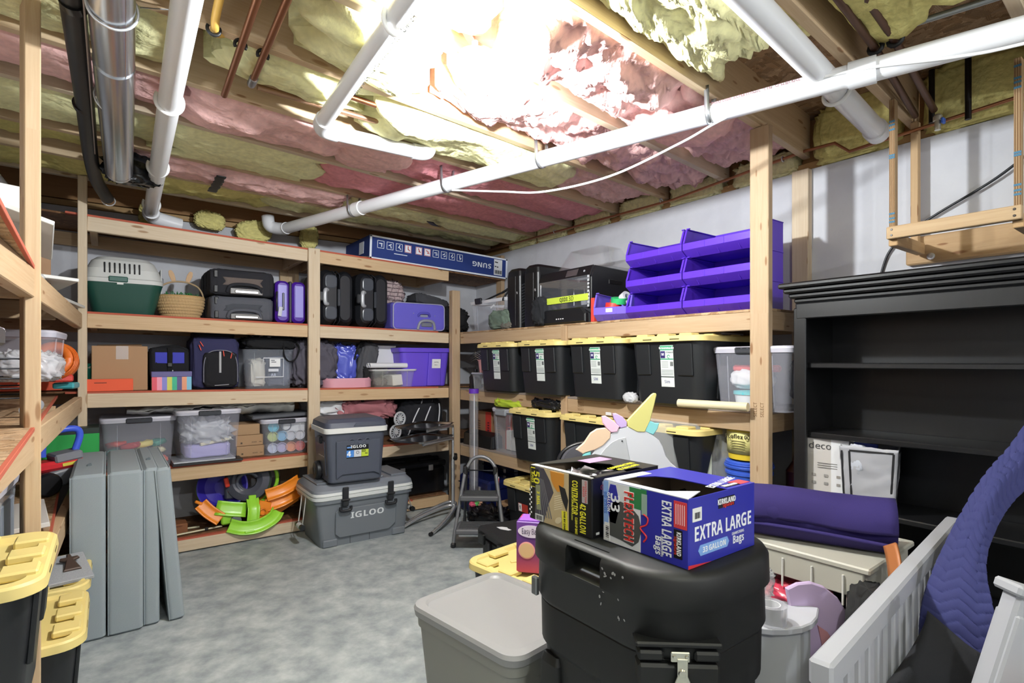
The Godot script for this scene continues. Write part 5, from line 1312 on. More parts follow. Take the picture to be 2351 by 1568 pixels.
	for k in 4: part("wire", tube([v(-0.12, 0.02 * k, 0.05), v(0.0, 0.03 + 0.02 * k, 0.07), v(0.12, 0.01 * k, 0.05)], 0.003, 6), C("c8cacc", 0.25, 0.9), o)
	solo("black_box", "black box with round top in the dark corner of the middle shelf", "box", lump(0.24, 0.24, 0.2, 3.0, 0.01, 3.0, 0.35), C("141416", 0.35), at(v(2.86, Y2, -4.02), -90))
	o = thing("storage_bin", "latched clear bin behind the tall post, with teal tub inside", "bin", v(2.72, Y2, -1.43), -90)
	clear_bin(o, 0.42, 0.315, 0.42)
	o = thing("plastic_tub", "white tub with teal lid seen inside the bin behind the post", "tub", v(2.62, Y2 + 0.006, -1.47))
	part("tub", lathe([[0, 0], [0.075, 0], [0.085, 0.07], [0.0, 0.07]], 24), C("d8dde0", 0.4), o)
	part("lid", lathe([[0.086, 0.068], [0.09, 0.068], [0.09, 0.085], [0, 0.09], [0, 0.068]], 24), C("58b8c0", 0.4), o)
	solo("cloth_ball", "white cotton wad in the bin behind the post", "cloth", lump(0.18, 0.1, 0.2, 5.0, 0.014, 3.0, 0.7), C("d8d6da", 0.8), at(v(2.68, Y2 + 0.10, -1.50)))
	solo("red_tool", "red tool seen high in the bin behind the post", "tool", rbox(0.05, 0.035, 0.24, 0.01), C("c84a48", 0.5), at(v(2.64, Y2 + 0.205, -1.46)))
	solo("dark_pouch", "dark pouch seen in the bin past the tall post", "pouch", lump(0.12, 0.2, 0.1, 6.0, 0.02, 4.0, 0.5), C("50505a", 0.7), at(v(2.8, Y2 + 0.05, -1.30)))
	solo("wood_dowel", "thick pale dowel lying along the shelf edge before the clear bin", "dowel", tube([v(2.41, Y2 + 0.022, -1.76), v(2.455, Y2 + 0.022, -1.40)], 0.021, 20), C("d8cba8", 0.6))
	solo("plastic_wrap", "scrap of clear wrapping between two totes at the shelf edge", "wrapping", lump(0.09, 0.055, 0.05, 3.0, 0.014, 3.0, 0.7, 28, 18), glass("e6e6ea", 0.6, 0.3), at(v(2.46, Y2, -2.13), -90))
	for k in 3: solo("flat_carton", ["flat kraft carton on the yellow lid past the mid post", "grey folded carton on the yellow lid above the horn", "small kraft carton on the lid above the horn"][k], "carton", rbox([0.24, 0.34, 0.13][k], [0.045, 0.012, 0.04][k], 0.24, 0.003), C(["b89a6c", "8c8480", "a98a64"][k], 0.8), at(v([2.68, 2.7, 2.72][k], Y2 + [0.404, 0.388, 0.404][k], [-2.33, -1.80, -2.10][k]), -90 + k * 4))
	# lower shelf
	for k in 2:
		o = thing("printed_carton", ["brown carton with red printed side, nearest the corner", "brown carton with red printed side behind the clear tube"][k], "carton", v(2.80, Y3, -3.98 + 0.30 * k), -90)
		carton(o, 0.27, 0.29, 0.3, "8f6a4e")
		part("red_side", rbox(0.085, 0.285, 0.002, 0), C("b8352c", 0.6), o, at(v(0.09, 0.145, 0.151)))
		for i in 5: part("print_line", rbox(0.05, 0.006, 0.002, 0), C("4a3426"), o, at(v(-0.06, 0.2 - 0.02 * i, 0.151)))
		for i in 6: part("print_mark", rbox(0.028, 0.012, 0.002, 0), C("5a1828"), o, at(v(0.092, 0.085 + 0.022 * i, 0.1525), 0, 0, [0, 8, 0, -8, 0, 4][i]))
	o = thing("sound_bar", "black angular bar lying at the shelf edge before brown cartons", "speaker", v(2.585, Y3, -3.89), -90)
	part("body", prism([Vector2(-0.05, 0), Vector2(0.06, 0), Vector2(0.05, 0.1), Vector2(-0.02, 0.13), Vector2(-0.06, 0.1)], 0.44, 0.008), C("161618", 0.35), o, at(v(0, 0, 0), -90))
	part("end_cap", rbox(0.02, 0.1, 0.1, 0.008), C("26272b", 0.4), o, at(v(0.225, 0.055, 0)))
	o = thing("storage_bin", "frosted tall bin with grey handles on the lower shelf", "bin", v(2.72, Y3, -3.49), -90)
	clear_bin(o, 0.34, 0.355, 0.42, false, true, "d2d6de")
	part("handle", rbox(0.14, 0.05, 0.024, 0.008), C("8f9298", 0.4), o, at(v(-0.02, 0.32, 0.21)))
	solo("white_papers", "pale stack inside the frosted bin on the lower shelf", "paper", rbox(0.2, 0.16, 0.28, 0.005), C("c8c6c2", 0.8), at(v(2.72, Y3 + 0.085, -3.45)))
	o = thing("safety_vest", "folded lime yellow safety vest on frosted bin and tote", "vest", v(2.62, Y3 + 0.368, -3.40), -84)
	part("vest", lump(0.40, 0.06, 0.26, 21.0, 0.025, 5.0, 0.45, 56, 24), cloth("c0d63a", 24.0), o)
	part("stripe", rbox(0.16, 0.004, 0.05, 0.002), C("d88a3a", 0.5), o, at(v(-0.04, 0.05, 0.09), 20, 12))
	solo("black_plastic_bag", "folded shiny black plastic bag on the yellow lid by the vest", "bag", lump(0.34, 0.075, 0.24, 25.0, 0.03, 5.0, 0.5, 56, 24), C("17181b", 0.22), at(v(2.60, Y3 + 0.386, -2.95), -92))
	solo("paper_stack", "white papers on the yellow lid behind the unicorn mane", "paper", rbox(0.22, 0.02, 0.2, 0.002), C("dcdce0", 0.8), at(v(2.62, Y3 + 0.402, -2.28), -80))
	solo("flat_carton", "white folded carton on the lid seen through acrylic", "carton", rbox(0.25, 0.03, 0.2, 0.002), C("d0cfca", 0.8), at(v(2.66, Y3 + 0.402, -1.86), -86))
	for k in 2:
		o = thing("resin_bucket", ["blue bucket with white print under the yellow bucket", "yellow bucket with pale label standing on the blue bucket"][k], "bucket", v(2.64, Y3 + 0.235 * k, -1.50))
		var bc := C(["3a5cc4", "e0c23a"][k], 0.35)
		part("pail", lathe([[0, 0], [0.098, 0], [0.108, 0.155], [0.115, 0.158], [0.115, 0.17], [0.109, 0.172], [0.11, 0.19]], 36), bc, o)
		part("lid", lathe([[0.11, 0.188], [0.119, 0.19], [0.119, 0.203], [0.112, 0.205], [0.112, 0.22], [0.105, 0.226], [0.0, 0.226]], 36), bc, o)
		for i in 2: part("lid_ring", tube(arc(v(0, 0.197 + 0.012 * i, 0), 0.118 - 0.004 * i, 0, 360, 36, Vector3.RIGHT, Vector3.BACK), 0.003, 6, true), bc, o)
		if k == 1:
			part("label", sheet(func(a: float, b: float) -> Vector3:
				var t := deg_to_rad(lerpf(125, 235, a))
				return v(cos(t) * (0.1035 + 0.005 * b), 0.03 + 0.11 * b, sin(t) * -(0.1035 + 0.005 * b)), 16, 2, 0.001), C("d8cf86", 0.6), o)
		letters("Ecoflex 00-30" if k == 0 else "Ecoflex 00", 0.02, C("dfe4f2" if k == 0 else "3a3420"), o, at(v(-0.1095, 0.115 if k == 0 else 0.118, 0.0), -90))
		if k == 1:
			for i in 5: part("print_line", rbox(0.08, 0.003, 0.002, 0), C("6a6440"), o, at(v(-0.1075, 0.095 - 0.012 * i, 0.0), -90))
	# under the shelf
	for k in 2:
		o = thing("steel_cabinet", ["low glossy navy steel case in front of its taller twin", "tall glossy navy steel case in the corner under the shelf"][k], "cabinet", v([2.57, 2.87][k], 0, [-3.80, -3.86][k]), -90)
		part("body", rbox([0.46, 0.5][k], [0.31, 0.44][k], 0.27, 0.02), C("141c48", 0.16), o, at(v(0, [0.155, 0.22][k], 0)))
		part("lid_seam", rbox([0.466, 0.506][k], 0.008, 0.276, 0.002), C("0c1230", 0.2), o, at(v(0, [0.24, 0.34][k], 0)))
		part("latch", rbox(0.03, 0.035, 0.012, 0.003), C("b8bac0", 0.3, 0.8), o, at(v(0.1, [0.235, 0.335][k], 0.14)))
	o = thing("cardboard_box", "worn brown cardboard box on floor behind the step stool", "carton", v(2.62, 0, -3.40), -82)
	carton(o, 0.28, 0.16, 0.26, "9c7a58")
	letters("Canon", 0.022, C("5a4430"), o, at(v(0.02, 0.09, 0.132)))
	solo("black_plastic_bag", "black plastic bag sagging on the floor below the clear tube", "bag", lump(0.3, 0.14, 0.2, 27.0, 0.06, 4.0, 0.6, 48, 26), C("131218", 0.28), at(v(2.36, 0, -3.44), -60))

# ---------------------------------------------------------------- the left shelves and what stands before them
func left_items() -> void:
	var o := thing("foam_cushion", "thick grey fabric foam cushion on edge, the one beside the yellow lids", "cushion", v(-0.072, 0, -3.52), 0, "grey folding foam cushions")
	var gf := cloth("98a2a7", 30.0, 0.5)
	for k in 4:
		if k > 0:
			o = thing("foam_cushion", ["", "thick grey fabric foam cushion on edge, second from the yellow lids", "thin grey foam cushion standing straight beside the leaning one", "thin grey foam cushion leaning out with its foot on open floor"][k], "cushion", v([0, 0.068, 0.171, 0.275][k], 0, [0, -3.52, -3.54, -3.53][k]), 0, "grey folding foam cushions")
		var w: float = [0.132, 0.138, 0.066, 0.068][k]
		if k == 3: o.rotation_degrees.z = 4.6
		part("pad", loft([[0, w * 0.5 - 0.012, 0.385, 0.012], [0.012, w * 0.5, 0.40, 0.018], [0.748, w * 0.5, 0.40, 0.018], [0.76, w * 0.5 - 0.014, 0.384, 0.012]], 5), gf, o)
		for z: float in [-0.392, 0.392]: part("piping", tube([v(-w * 0.5 + 0.004, 0.008, z), v(-w * 0.5 + 0.004, 0.752, z)], 0.004, 6), gf, o)
		part("top_piping", tube([v(w * 0.5 - 0.004, 0.754, -0.385), v(w * 0.5 - 0.004, 0.754, 0.385)], 0.004, 6), gf, o)
		if k in [0, 2]: part("pull_tab", rbox(0.02, 0.014, 0.01, 0.003), C("5d666b", 0.8), o, at(v(0.0, 0.764, 0.12), 0, 0, 20))
	# yellow lidded totes
	tote("storage_tote", "black tote with yellow lid on the floor just past the near post", v(-0.405, 0.0, -2.50), 90, false)
	tote("storage_tote", "black tote with yellow lid on the floor under the bird plaque", v(-0.405, 0.0, -3.02), 90, false)
	tote("storage_tote", "black tote with yellow lid lying topmost of the pair at the near post", v(-0.465, 0.392, -1.90), 90, false)
	tote("storage_tote", "black tote with yellow lid lowest of the pair at the near post", v(-0.54, 0.0, -1.88), 90, false)
	o = thing("wall_plaque", "grey weathered wood plaque with brown bell-shaped figure on the yellow lid", "plaque", v(-0.145, 0.388, -2.96), 10)
	part("board", rbox(0.16, 0.016, 0.26, 0.003), cloth("a2a5aa", 12.0, 0.5), o, at(v(0, 0.012, 0), 0, 8))
	part("figure", prism([Vector2(-0.03, -0.06), Vector2(0.03, -0.06), Vector2(0.014, 0.01), Vector2(0.034, 0.022), Vector2(0.03, 0.034), Vector2(0.01, 0.034), Vector2(0.007, 0.055), Vector2(-0.007, 0.055), Vector2(-0.01, 0.034), Vector2(-0.03, 0.034), Vector2(-0.034, 0.022), Vector2(-0.014, 0.01)], 0.014, 0.004), C("4a3a32", 0.45, 0.3), o, at(v(0.02, 0.034, -0.01), 0, -72))
	# on the left shelves
	var S2 := 1.577
	var S3 := 1.077
	var S4 := 0.592
	for k in 3: solo("laminate_sheet", ["white laminate panel slanting out over the upper left shelf", "white laminate strip lying flat at the edge of upper left shelf", "white laminate strip lying nearest the slim corner post"][k], "board", rbox([0.45, 0.40, 0.40][k], 0.016, [0.9, 0.5, 0.5][k], 0.002), C("dcdad4", 0.4), at([v(-0.40, S2 + 0.27, -3.0), v(-0.36, S2 + 0.11, -3.62), v(-0.34, S2 + 0.02, -3.86)][k], [4, 12, -8][k], 0, [-18, -3, 0][k]))
	solo("laminate_sheet", "upright white laminate panel standing behind the near post", "board", rbox(0.5, 0.36, 0.018, 0.002), C("d2d0ca", 0.4), at(v(-0.48, S2 + 0.185, -2.70), 20))
	solo("cardboard_box", "brown box on the upper left shelf below slanting white panel", "carton", rbox(0.3, 0.24, 0.3, 0.003), C("9c7a5c", 0.8), at(v(-0.40, S2 + 0.122, -3.74), 8))
	solo("paper_pile", "crumpled white papers beside the brown box on upper left shelf", "paper", lump(0.2, 0.12, 0.2, 33.0, 0.025, 4.0, 0.5, 40, 24), C("d8d6d0", 0.8), at(v(-0.34, S2, -3.42)))
	o = thing("storage_bin", "white tall bin with lid at the near end of middle left shelf", "bin", v(-0.47, S3, -1.98), 84)
	clear_bin(o, 0.40, 0.30, 0.44, false, true, "e6e6ec")
	part("handle", rbox(0.12, 0.05, 0.024, 0.008), C("3a3c42", 0.4), o, at(v(0.05, 0.27, 0.22)))
	o = thing("storage_bin", "clear bin with white lid behind the crumpled plastic bag", "bin", v(-0.40, S3 + 0.12, -3.35), 86)
	clear_bin(o, 0.38, 0.22, 0.46, false, true, "dcd4dc")
	o = thing("wire_basket", "black wire basket on casters behind the near post", "basket", v(-0.42, S3 + 0.05, -2.75), 90)
	for k in 5:
		part("wire_ring", tube([v(-0.16, 0.02 + 0.035 * k, -0.2), v(0.16, 0.02 + 0.035 * k, -0.2), v(0.16, 0.02 + 0.035 * k, 0.2), v(-0.16, 0.02 + 0.035 * k, 0.2)], 0.003, 6, true), C("26272b", 0.35, 0.5), o)
	for k in 8: part("wire_upright", tube([v(-0.16 + 0.045 * k, 0.0, 0.2), v(-0.16 + 0.045 * k, 0.17, 0.2)], 0.003, 6), C("26272b", 0.35, 0.5), o)
	for x: float in [-0.13, 0.13]: part("caster", lathe([[0, -0.012], [0.025, -0.012], [0.025, 0.012], [0, 0.012]], 18), C("8f959e", 0.4), o, at(v(x, -0.025, 0.19), 0, 90, 90))
	solo("plastic_bag", "crumpled clear plastic bag on the wire basket", "bag", lump(0.22, 0.12, 0.36, 41.0, 0.028, 4.0, 0.6, 56, 34), glass("dcdce0", 0.62, 0.2), at(v(-0.27, S3 + 0.115, -3.08)))
	o = thing("ribbed_toy", "orange ribbed ring toy with dark hollow by the corner post", "toy", v(-0.235, S3 + 0.20, -3.95))
	part("tyre", lathe([[0.05, -0.05], [0.075, -0.06], [0.10, -0.045], [0.108, 0], [0.10, 0.045], [0.075, 0.06], [0.05, 0.05], [0.05, -0.05]], 28, true), C("e8762c", 0.4), o, at(v(0, 0, 0), -15, 70))
	for k in 3: part("rib", tube(arc(v(0, 0, 0), 0.104 - 0.006 * k, 0, 360, 28), 0.006, 6, true), C("d8641c", 0.4), o, at(v(0, 0, 0.02 + 0.016 * k), -15, -20))
	solo("toy_block", "red toy block below the orange ring toy", "toy", rbox(0.09, 0.04, 0.1, 0.008), C("cc4038", 0.4), at(v(-0.21, S3 + 0.105, -3.95), 20))
	solo("toy_block", "teal toy block below the orange ring toy", "toy", rbox(0.10, 0.035, 0.1, 0.008), C("4aa8b0", 0.4), at(v(-0.19, S3 + 0.061, -4.02), -14))
	o = thing("green_carton", "green carton with black top standing behind corner post", "carton", v(-0.19, S4, -4.16))
	carton(o, 0.30, 0.29, 0.22, "2fa24e")
	part("top_band", rbox(0.302, 0.035, 0.222, 0.002), C("24302a", 0.5), o, at(v(0, 0.275, 0)))
	for k in 4: part("leaf_print", rbox(0.014, 0.05, 0.002, 0), C("bcdc4a", 0.5), o, at(v(0.10 + 0.012 * k, 0.06 + 0.006 * (k % 2), 0.111), 0, 0, -30 + 20 * k))
	o = thing("toy_vacuum", "red and black toy hand vacuum with blue handle on the lower left shelf", "toy", v(-0.235, S4 + 0.0, -3.72), 20)
	part("wheel", lathe([[0, -0.035], [0.05, -0.035], [0.06, -0.02], [0.06, 0.02], [0.05, 0.035], [0, 0.035]], 24), C("17171a", 0.35), o, at(v(-0.05, 0.06, 0.1), 0, 90))
	part("motor_body", lump(0.24, 0.10, 0.12, 3.0, 0.005, 3.0, 0.5), C("5a5d63", 0.4), o, at(v(0.03, 0.03, 0.02), 0, 0, 10))
	part("red_shell", rbox(0.24, 0.05, 0.13, 0.015), C("d03038", 0.3), o, at(v(0.0, 0.145, 0.02), 0, 0, 4))
	part("grey_band", rbox(0.12, 0.045, 0.135, 0.008), C("7d7f86", 0.4), o, at(v(0.05, 0.185, 0.02), 0, 0, 8))
	part("label", rbox(0.06, 0.016, 0.002, 0), C("d6c84a", 0.5), o, at(v(0.05, 0.15, 0.0875), 0, 0, 6))
	part("handle", tube(curve([v(-0.045, 0.19, 0.02), v(-0.04, 0.275, 0.02), v(0.0, 0.315, 0.02), v(0.09, 0.325, 0.02), v(0.115, 0.29, 0.02), v(0.095, 0.21, 0.02)], 6), 0.017, 12), C("4360d8", 0.3), o)
	part("nozzle", lathe([[0.02, 0], [0.045, 0.06], [0.04, 0.06], [0.015, 0.0]], 20), C("1d1d20", 0.3), o, at(v(0.14, 0.08, 0.02), 0, 0, -70))
	solo("white_board", "white laminate board lying on the lower left shelf beside the toy", "board", rbox(0.34, 0.02, 0.5, 0.003), C("d6d2cc", 0.4), at(v(-0.38, S4 + 0.02, -3.08), 6, 0, 4))
	o = thing("storage_bin", "light grey lidded bin behind the near post on lower left shelf", "bin", v(-0.47, S4, -2.28), 88)
	clear_bin(o, 0.40, 0.32, 0.46, false, true, "b9bec8")
	part("dark_panel", rbox(0.2, 0.2, 0.01, 0.004), C("6e7680", 0.5), o, at(v(0.03, 0.15, 0.215)))

# ---------------------------------------------------------------- standing on the floor
func floor_items() -> void:
	var navy := C("4a4f5c", 0.42)
	var white := C("dcdcd8", 0.4)
	# the two coolers
	var o := thing("cooler_box", "large light grey hard cooler on floor with black rubber latches", "cooler", v(1.475, 0, -3.93), -1)
	var gr := C("6c7279", 0.42)
	part("body", loft([[0, 0.30, 0.20, 0.03], [0.0, 0.31, 0.21, 0.03], [0.30, 0.345, 0.235, 0.035], [0.305, 0.36, 0.25, 0.05], [0.325, 0.362, 0.252, 0.05]], 2), gr, o)
	for s: float in [-1, 1]: part("foot", rbox(0.10, 0.05, 0.02, 0.006), gr, o, at(v(s * 0.25, 0.028, 0.216)))
	part("front_panel", prism([Vector2(-0.2, 0.26), Vector2(0.2, 0.26), Vector2(0.22, 0.24), Vector2(0.22, 0.10), Vector2(0.17, 0.06), Vector2(-0.19, 0.06), Vector2(-0.22, 0.09), Vector2(-0.22, 0.24)], 0.008, 0.003), C("6a7077", 0.42), o, at(v(0, 0, 0.226), 0, 4.5))
	for x: float in [-0.11, 0.03]: part("groove", rbox(0.004, 0.07, 0.004, 0), C("4d5258"), o, at(v(x, 0.04, 0.2165)))
	part("rim", loft([[0.325, 0.362, 0.252, 0.06], [0.332, 0.37, 0.26, 0.06], [0.35, 0.37, 0.26, 0.06], [0.353, 0.363, 0.253, 0.06], [0.357, 0.363, 0.253, 0.06], [0.36, 0.37, 0.26, 0.06], [0.378, 0.366, 0.256, 0.06]], 2), C("c9cccb", 0.4), o)
	part("lid", loft([[0.378, 0.366, 0.256, 0.06], [0.395, 0.362, 0.252, 0.06], [0.428, 0.33, 0.215, 0.05], [0.43, 0.32, 0.205, 0.05]], 2), C("757a83", 0.4), o)
	for x: float in [-0.27, 0.0, 0.27]: part("lid_block", rbox(0.12 if x != 0.0 else 0.3, 0.012, 0.36, 0.004), C("6d727b", 0.4), o, at(v(x, 0.434, 0.0)))
	for x: float in [-0.27]: part("lid_well", lathe([[0, 0], [0.045, 0], [0.045, 0.006], [0.035, 0.006], [0.03, 0.002], [0, 0.002]], 20), C("5c6068", 0.4), o, at(v(x, 0.44, 0.08)))
	for x: float in [-0.16, 0.17]:
		var la := part("latch", rbox(0.042, 0.135, 0.016, 0.005), C("202226", 0.5), o, at(v(x, 0.345, 0.268), 0, 4))
		part("pull", tube(curve([v(-0.035, -0.065, 0.01), v(-0.03, -0.09, 0.014), v(0.03, -0.09, 0.014), v(0.035, -0.065, 0.01)], 5), 0.011, 8), C("1b1c20", 0.5), la)
		part("hinge_pin", rbox(0.06, 0.014, 0.02, 0.004), C("17181b", 0.5), la, at(v(0, -0.02, 0.006)))
	letters("IGLOO", 0.042, C("d4d8da", 0.4), o, at(v(0.005, 0.205, 0.2470), 0, 4.5), true, 1.35)
	for x: float in [-1, 1]:
		var sw := part("swing_handle", tube([v(x * 0.365, 0.33, 0.05), v(x * 0.41, 0.14, 0.12), v(x * 0.41, 0.14, 0.02), v(x * 0.365, 0.33, -0.05)], 0.004, 6), C("c8c6be", 0.5), o)
		part("grip", tube([v(x * 0.41, 0.14, 0.13), v(x * 0.41, 0.14, 0.01)], 0.019, 12), C("17181a", 0.4), sw)
		part("grip_label", tube([v(x * 0.41, 0.14, 0.10), v(x * 0.41, 0.14, 0.04)], 0.0205, 12), C("c4c6c4", 0.5), sw)
	o = thing("cooler_box", "dark slate wheeled cooler with white rim stacked on the large cooler", "cooler", v(1.395, 0.442, -3.83), -4)
	part("body", loft([[0, 0.17, 0.16, 0.03], [0.012, 0.185, 0.175, 0.03], [0.34, 0.205, 0.195, 0.035]], 2), navy, o)
	part("rim", loft([[0.34, 0.205, 0.195, 0.035], [0.345, 0.222, 0.212, 0.04], [0.378, 0.225, 0.215, 0.04], [0.38, 0.22, 0.21, 0.04]], 2), white, o)
	part("lid", loft([[0.38, 0.218, 0.208, 0.04], [0.415, 0.212, 0.202, 0.04], [0.435, 0.185, 0.175, 0.035], [0.44, 0.17, 0.16, 0.03]], 2), C("474b5a", 0.42), o)
	part("lid_scoop", prism([Vector2(-0.09, -0.012), Vector2(0.11, -0.012), Vector2(0.09, 0.012), Vector2(-0.07, 0.012)], 0.01, 0.003), navy, o, at(v(0.06, 0.398, 0.207)))
	part("front_panel", prism([Vector2(-0.145, 0.29), Vector2(0.16, 0.29), Vector2(0.16, 0.04), Vector2(0.12, 0.06), Vector2(-0.10, 0.06), Vector2(-0.14, 0.03)], 0.008, 0.003), navy, o, at(v(0, 0, 0.1855), 0, 3.5))
	part("side_inset", rbox(0.006, 0.24, 0.24, 0.003), C("424755", 0.42), o, at(v(-0.197, 0.17, 0.0), 0, 0, 3.4))
	letters("IGLOO", 0.03, C("b9bdc6", 0.4), o, at(v(-0.2005, 0.19, 0.03), -90, 0, 0), true, 1.2)
	for s: float in [-1]: part("wheel", lathe([[0, -0.022], [0.055, -0.022], [0.066, -0.012], [0.066, 0.012], [0.055, 0.022], [0, 0.022]], 26), C("1c1c1f", 0.4), o, at(v(-0.208, 0.066, -0.05), 0, 0, 90))
	part("hub_cap", lathe([[0, 0], [0.03, 0], [0.026, 0.006], [0, 0.008]], 6), C("3a3b3f", 0.4), o, at(v(-0.228, 0.066, -0.05), 0, 0, 90))
	part("tow_handle", rbox(0.03, 0.05, 0.09, 0.008), C("2a2c33", 0.4), o, at(v(-0.208, 0.29, 0.02)))
	for k in 3: part("moulded_ring", tube(arc(v(-0.04 + 0.055 * k, 0.285, 0.2065), 0.017, 0, 360, 18), 0.003, 6, true), C("4c5160", 0.4), o)
	var st := part("sticker", rbox(0.152, 0.088, 0.002, 0), C("16181c", 0.4), o, at(v(0.0, 0.215, 0.2042), 0, 3.5))
	letters("IGLOO", 0.019, C("f0f2f2", 0.4), st, at(v(0.005, 0.033, 0.0013)), true, 1.3)
	for k in 3: part("sticker_panel", rbox(0.05, 0.048, 0.001, 0), C(["4a86d0", "c9ccd0", "b8cc3c"][k], 0.4), st, at(v(-0.051 + 0.051 * k, -0.014, 0.0012)))
	letters("4", 0.036, C("f4f6f8"), st, at(v(-0.06, -0.014, 0.002)))
	letters("60", 0.017, C("22281a"), st, at(v(0.042, 0.0, 0.002)))
	letters("56", 0.012, C("22281a"), st, at(v(0.06, -0.018, 0.002)))
	part("blue_tab", rbox(0.03, 0.01, 0.001, 0), C("6a9ad8"), st, at(v(-0.058, 0.03, 0.0012)))
	part("print_ring", tube(arc(v(0, -0.008, 0.001), 0.009, 0, 360, 14), 0.003, 5, true), C("8a8e94"), st)
	# chrome instrument stands
	var chrome := C("d4d6da", 0.22, 0.75)
	for k in 2:
		o = thing("instrument_stand", ["chrome tray stand with the higher tray next to the coolers", "chrome tray stand with the lower tray next to the coolers"][k], "stand", v([2.06, 2.0][k], 0, [-3.94, -3.86][k]), [30, 26][k])
		var ty: float = [0.755, 0.665][k]
		part("tray", loft([[ty - 0.004, 0.19, 0.125, 0.03], [ty - 0.012, 0.2, 0.135, 0.035], [ty + 0.008, 0.225, 0.16, 0.04], [ty + 0.01, 0.23, 0.165, 0.045], [ty + 0.007, 0.22, 0.155, 0.04], [ty - 0.008, 0.19, 0.13, 0.03]], 5), C("d4d6da", 0.2, 1.0), o)
		part("tray_arm", tube(curve([v(-0.17, ty - 0.02, 0.13), v(0.19, ty - 0.02, 0.13), v(0.245, ty - 0.03, 0.12), v(0.25, ty - 0.10, 0.12), v(0.25, 0.12, 0.12)], 6), 0.010, 10), chrome, o)
		part("outer_tube", tube([v(0.25, 0.46, 0.12), v(0.25, 0.08, 0.12)], 0.014, 12), chrome, o)
		part("knob", lathe([[0, 0], [0.02, 0.0], [0.02, 0.02], [0, 0.024]], 14), C("161618", 0.4), o, at(v(0.262, 0.48, 0.125), 0, 90))
		for s: float in [-1, 1]:
			part("foot_tube", tube(curve([v(0.25, 0.09, 0.12), v(0.2, 0.085, 0.12 + s * 0.05), v(-0.05, 0.05, 0.12 + s * 0.12), v(-0.25, 0.016, 0.12 + s * 0.14)], 5), 0.013, 10), chrome, o)
			part("cap", tube([v(-0.24, 0.017, 0.12 + s * 0.14), v(-0.262, 0.016, 0.12 + s * 0.14)], 0.015, 10), C("1a1a1c", 0.5), o)
		part("caster", lathe([[0, -0.01], [0.025, -0.01], [0.025, 0.01], [0, 0.01]], 16), C("1d1d1f", 0.4), o, at(v(0.24, 0.026, 0.17), 0, 0, 90))
	# clear tube
	o = thing("display_tube", "tall clear plastic tube with purple cap before the navy cases", "tube", v(2.30, 0.0, -3.58))
	part("tube_wall", lathe([[0.036, 0.16], [0.036, 1.04], [0.034, 1.04], [0.034, 0.16], [0.036, 0.16]], 28), glass("f0eef4", 0.05, 0.05), o)
	part("cap", lathe([[0, 1.025], [0.039, 1.025], [0.039, 1.06], [0, 1.06]], 28), C("5a2fa0", 0.35), o)
	part("foot", lathe([[0, 0], [0.04, 0], [0.04, 0.165], [0, 0.165]], 24), C("2a2034", 0.4), o)
	part("inner_rod", tube([v(0.005, 0.17, 0), v(0.005, 1.02, 0)], 0.004, 6), C("dcdce4", 0.3), o)
	for k in 3: part("paper_tuft", lump(0.045, 0.04, 0.03, k + 2.0, 0.02, 5.0, 0.6, 20, 12), C(["e05a7c", "6ad070", "e0b090"][k], 0.6), o, at(v(-0.03 + 0.03 * k, 0.15, 0.035)))
	# step stool
	o = thing("step_stool", "grey folding two-step stool with hoop handle", "step stool", v(2.11, 0, -3.20), -38)
	var st2 := C("6f7074", 0.4, 0.3)
	part("front_frame", tube(curve([v(-0.175, 0.02, 0.12), v(-0.165, 0.12, 0.095), v(-0.115, 0.45, -0.005), v(-0.105, 0.50, -0.02), v(-0.06, 0.575, -0.04), v(0.0, 0.595, -0.045), v(0.06, 0.575, -0.04), v(0.105, 0.52, -0.02), v(0.115, 0.45, -0.005), v(0.165, 0.12, 0.095), v(0.175, 0.02, 0.12)], 6), 0.0125, 12), st2, o)
	part("rear_frame", tube([v(-0.14, 0.02, -0.24), v(-0.10, 0.5, -0.03), v(0.10, 0.5, -0.03), v(0.14, 0.02, -0.24)], 0.011, 10), C("4a4b4f", 0.4, 0.3), o)
	for q in [[0.325, 0.15, 0.0, 0.27], [0.135, 0.165, 0.12, 0.30]]:
		var sp := part("step", rbox(q[3], 0.035, q[1] + 0.04, 0.008), C("56575b", 0.5), o, at(v(0, q[0], q[2])))
		for k in 6: part("tread_rib", rbox(q[3] - 0.04, 0.006, 0.010, 0.002), C("2f3033", 0.6), sp, at(v(0, 0.019, -0.07 + 0.027 * k)))
	for s: float in [-1, 1]:
		part("hinge_bracket", rbox(0.03, 0.06, 0.03, 0.008), C("1b1b1d", 0.4), o, at(v(s * 0.105, 0.50, -0.015)))
		part("foot", rbox(0.034, 0.035, 0.04, 0.01), C("1a1a1c", 0.6), o, at(v(s * 0.175, 0.018, 0.122)))
		part("rear_foot", rbox(0.03, 0.03, 0.03, 0.008), C("1a1a1c", 0.6), o, at(v(s * 0.14, 0.016, -0.242)))
	part("warning_label", rbox(0.004, 0.11, 0.018, 0.001), C("dcdcdc", 0.5), o, at(v(0.127, 0.39, -0.07), 0, -28))
	part("warning_red", rbox(0.005, 0.05, 0.012, 0.001), C("c23c3a", 0.5), o, at(v(0.1275, 0.41, -0.062), 0, -28))
	# black hard case, yellow tote, toy box
	o = thing("equipment_case", "black hard equipment case with torn white stickers next to stool", "case", v(1.955, 0, -2.47), -98)
	part("body", rbox(0.36, 0.26, 0.42, 0.025), C("161719", 0.45), o, at(v(0, 0.13, 0)))
	part("lid", rbox(0.40, 0.055, 0.46, 0.022), C("1b1c1e", 0.5), o, at(v(0, 0.278, 0)))
	for x: float in [-0.12, 0.12]: part("latch", rbox(0.07, 0.06, 0.02, 0.005), C("111213", 0.35), o, at(v(x, 0.25, 0.235)))
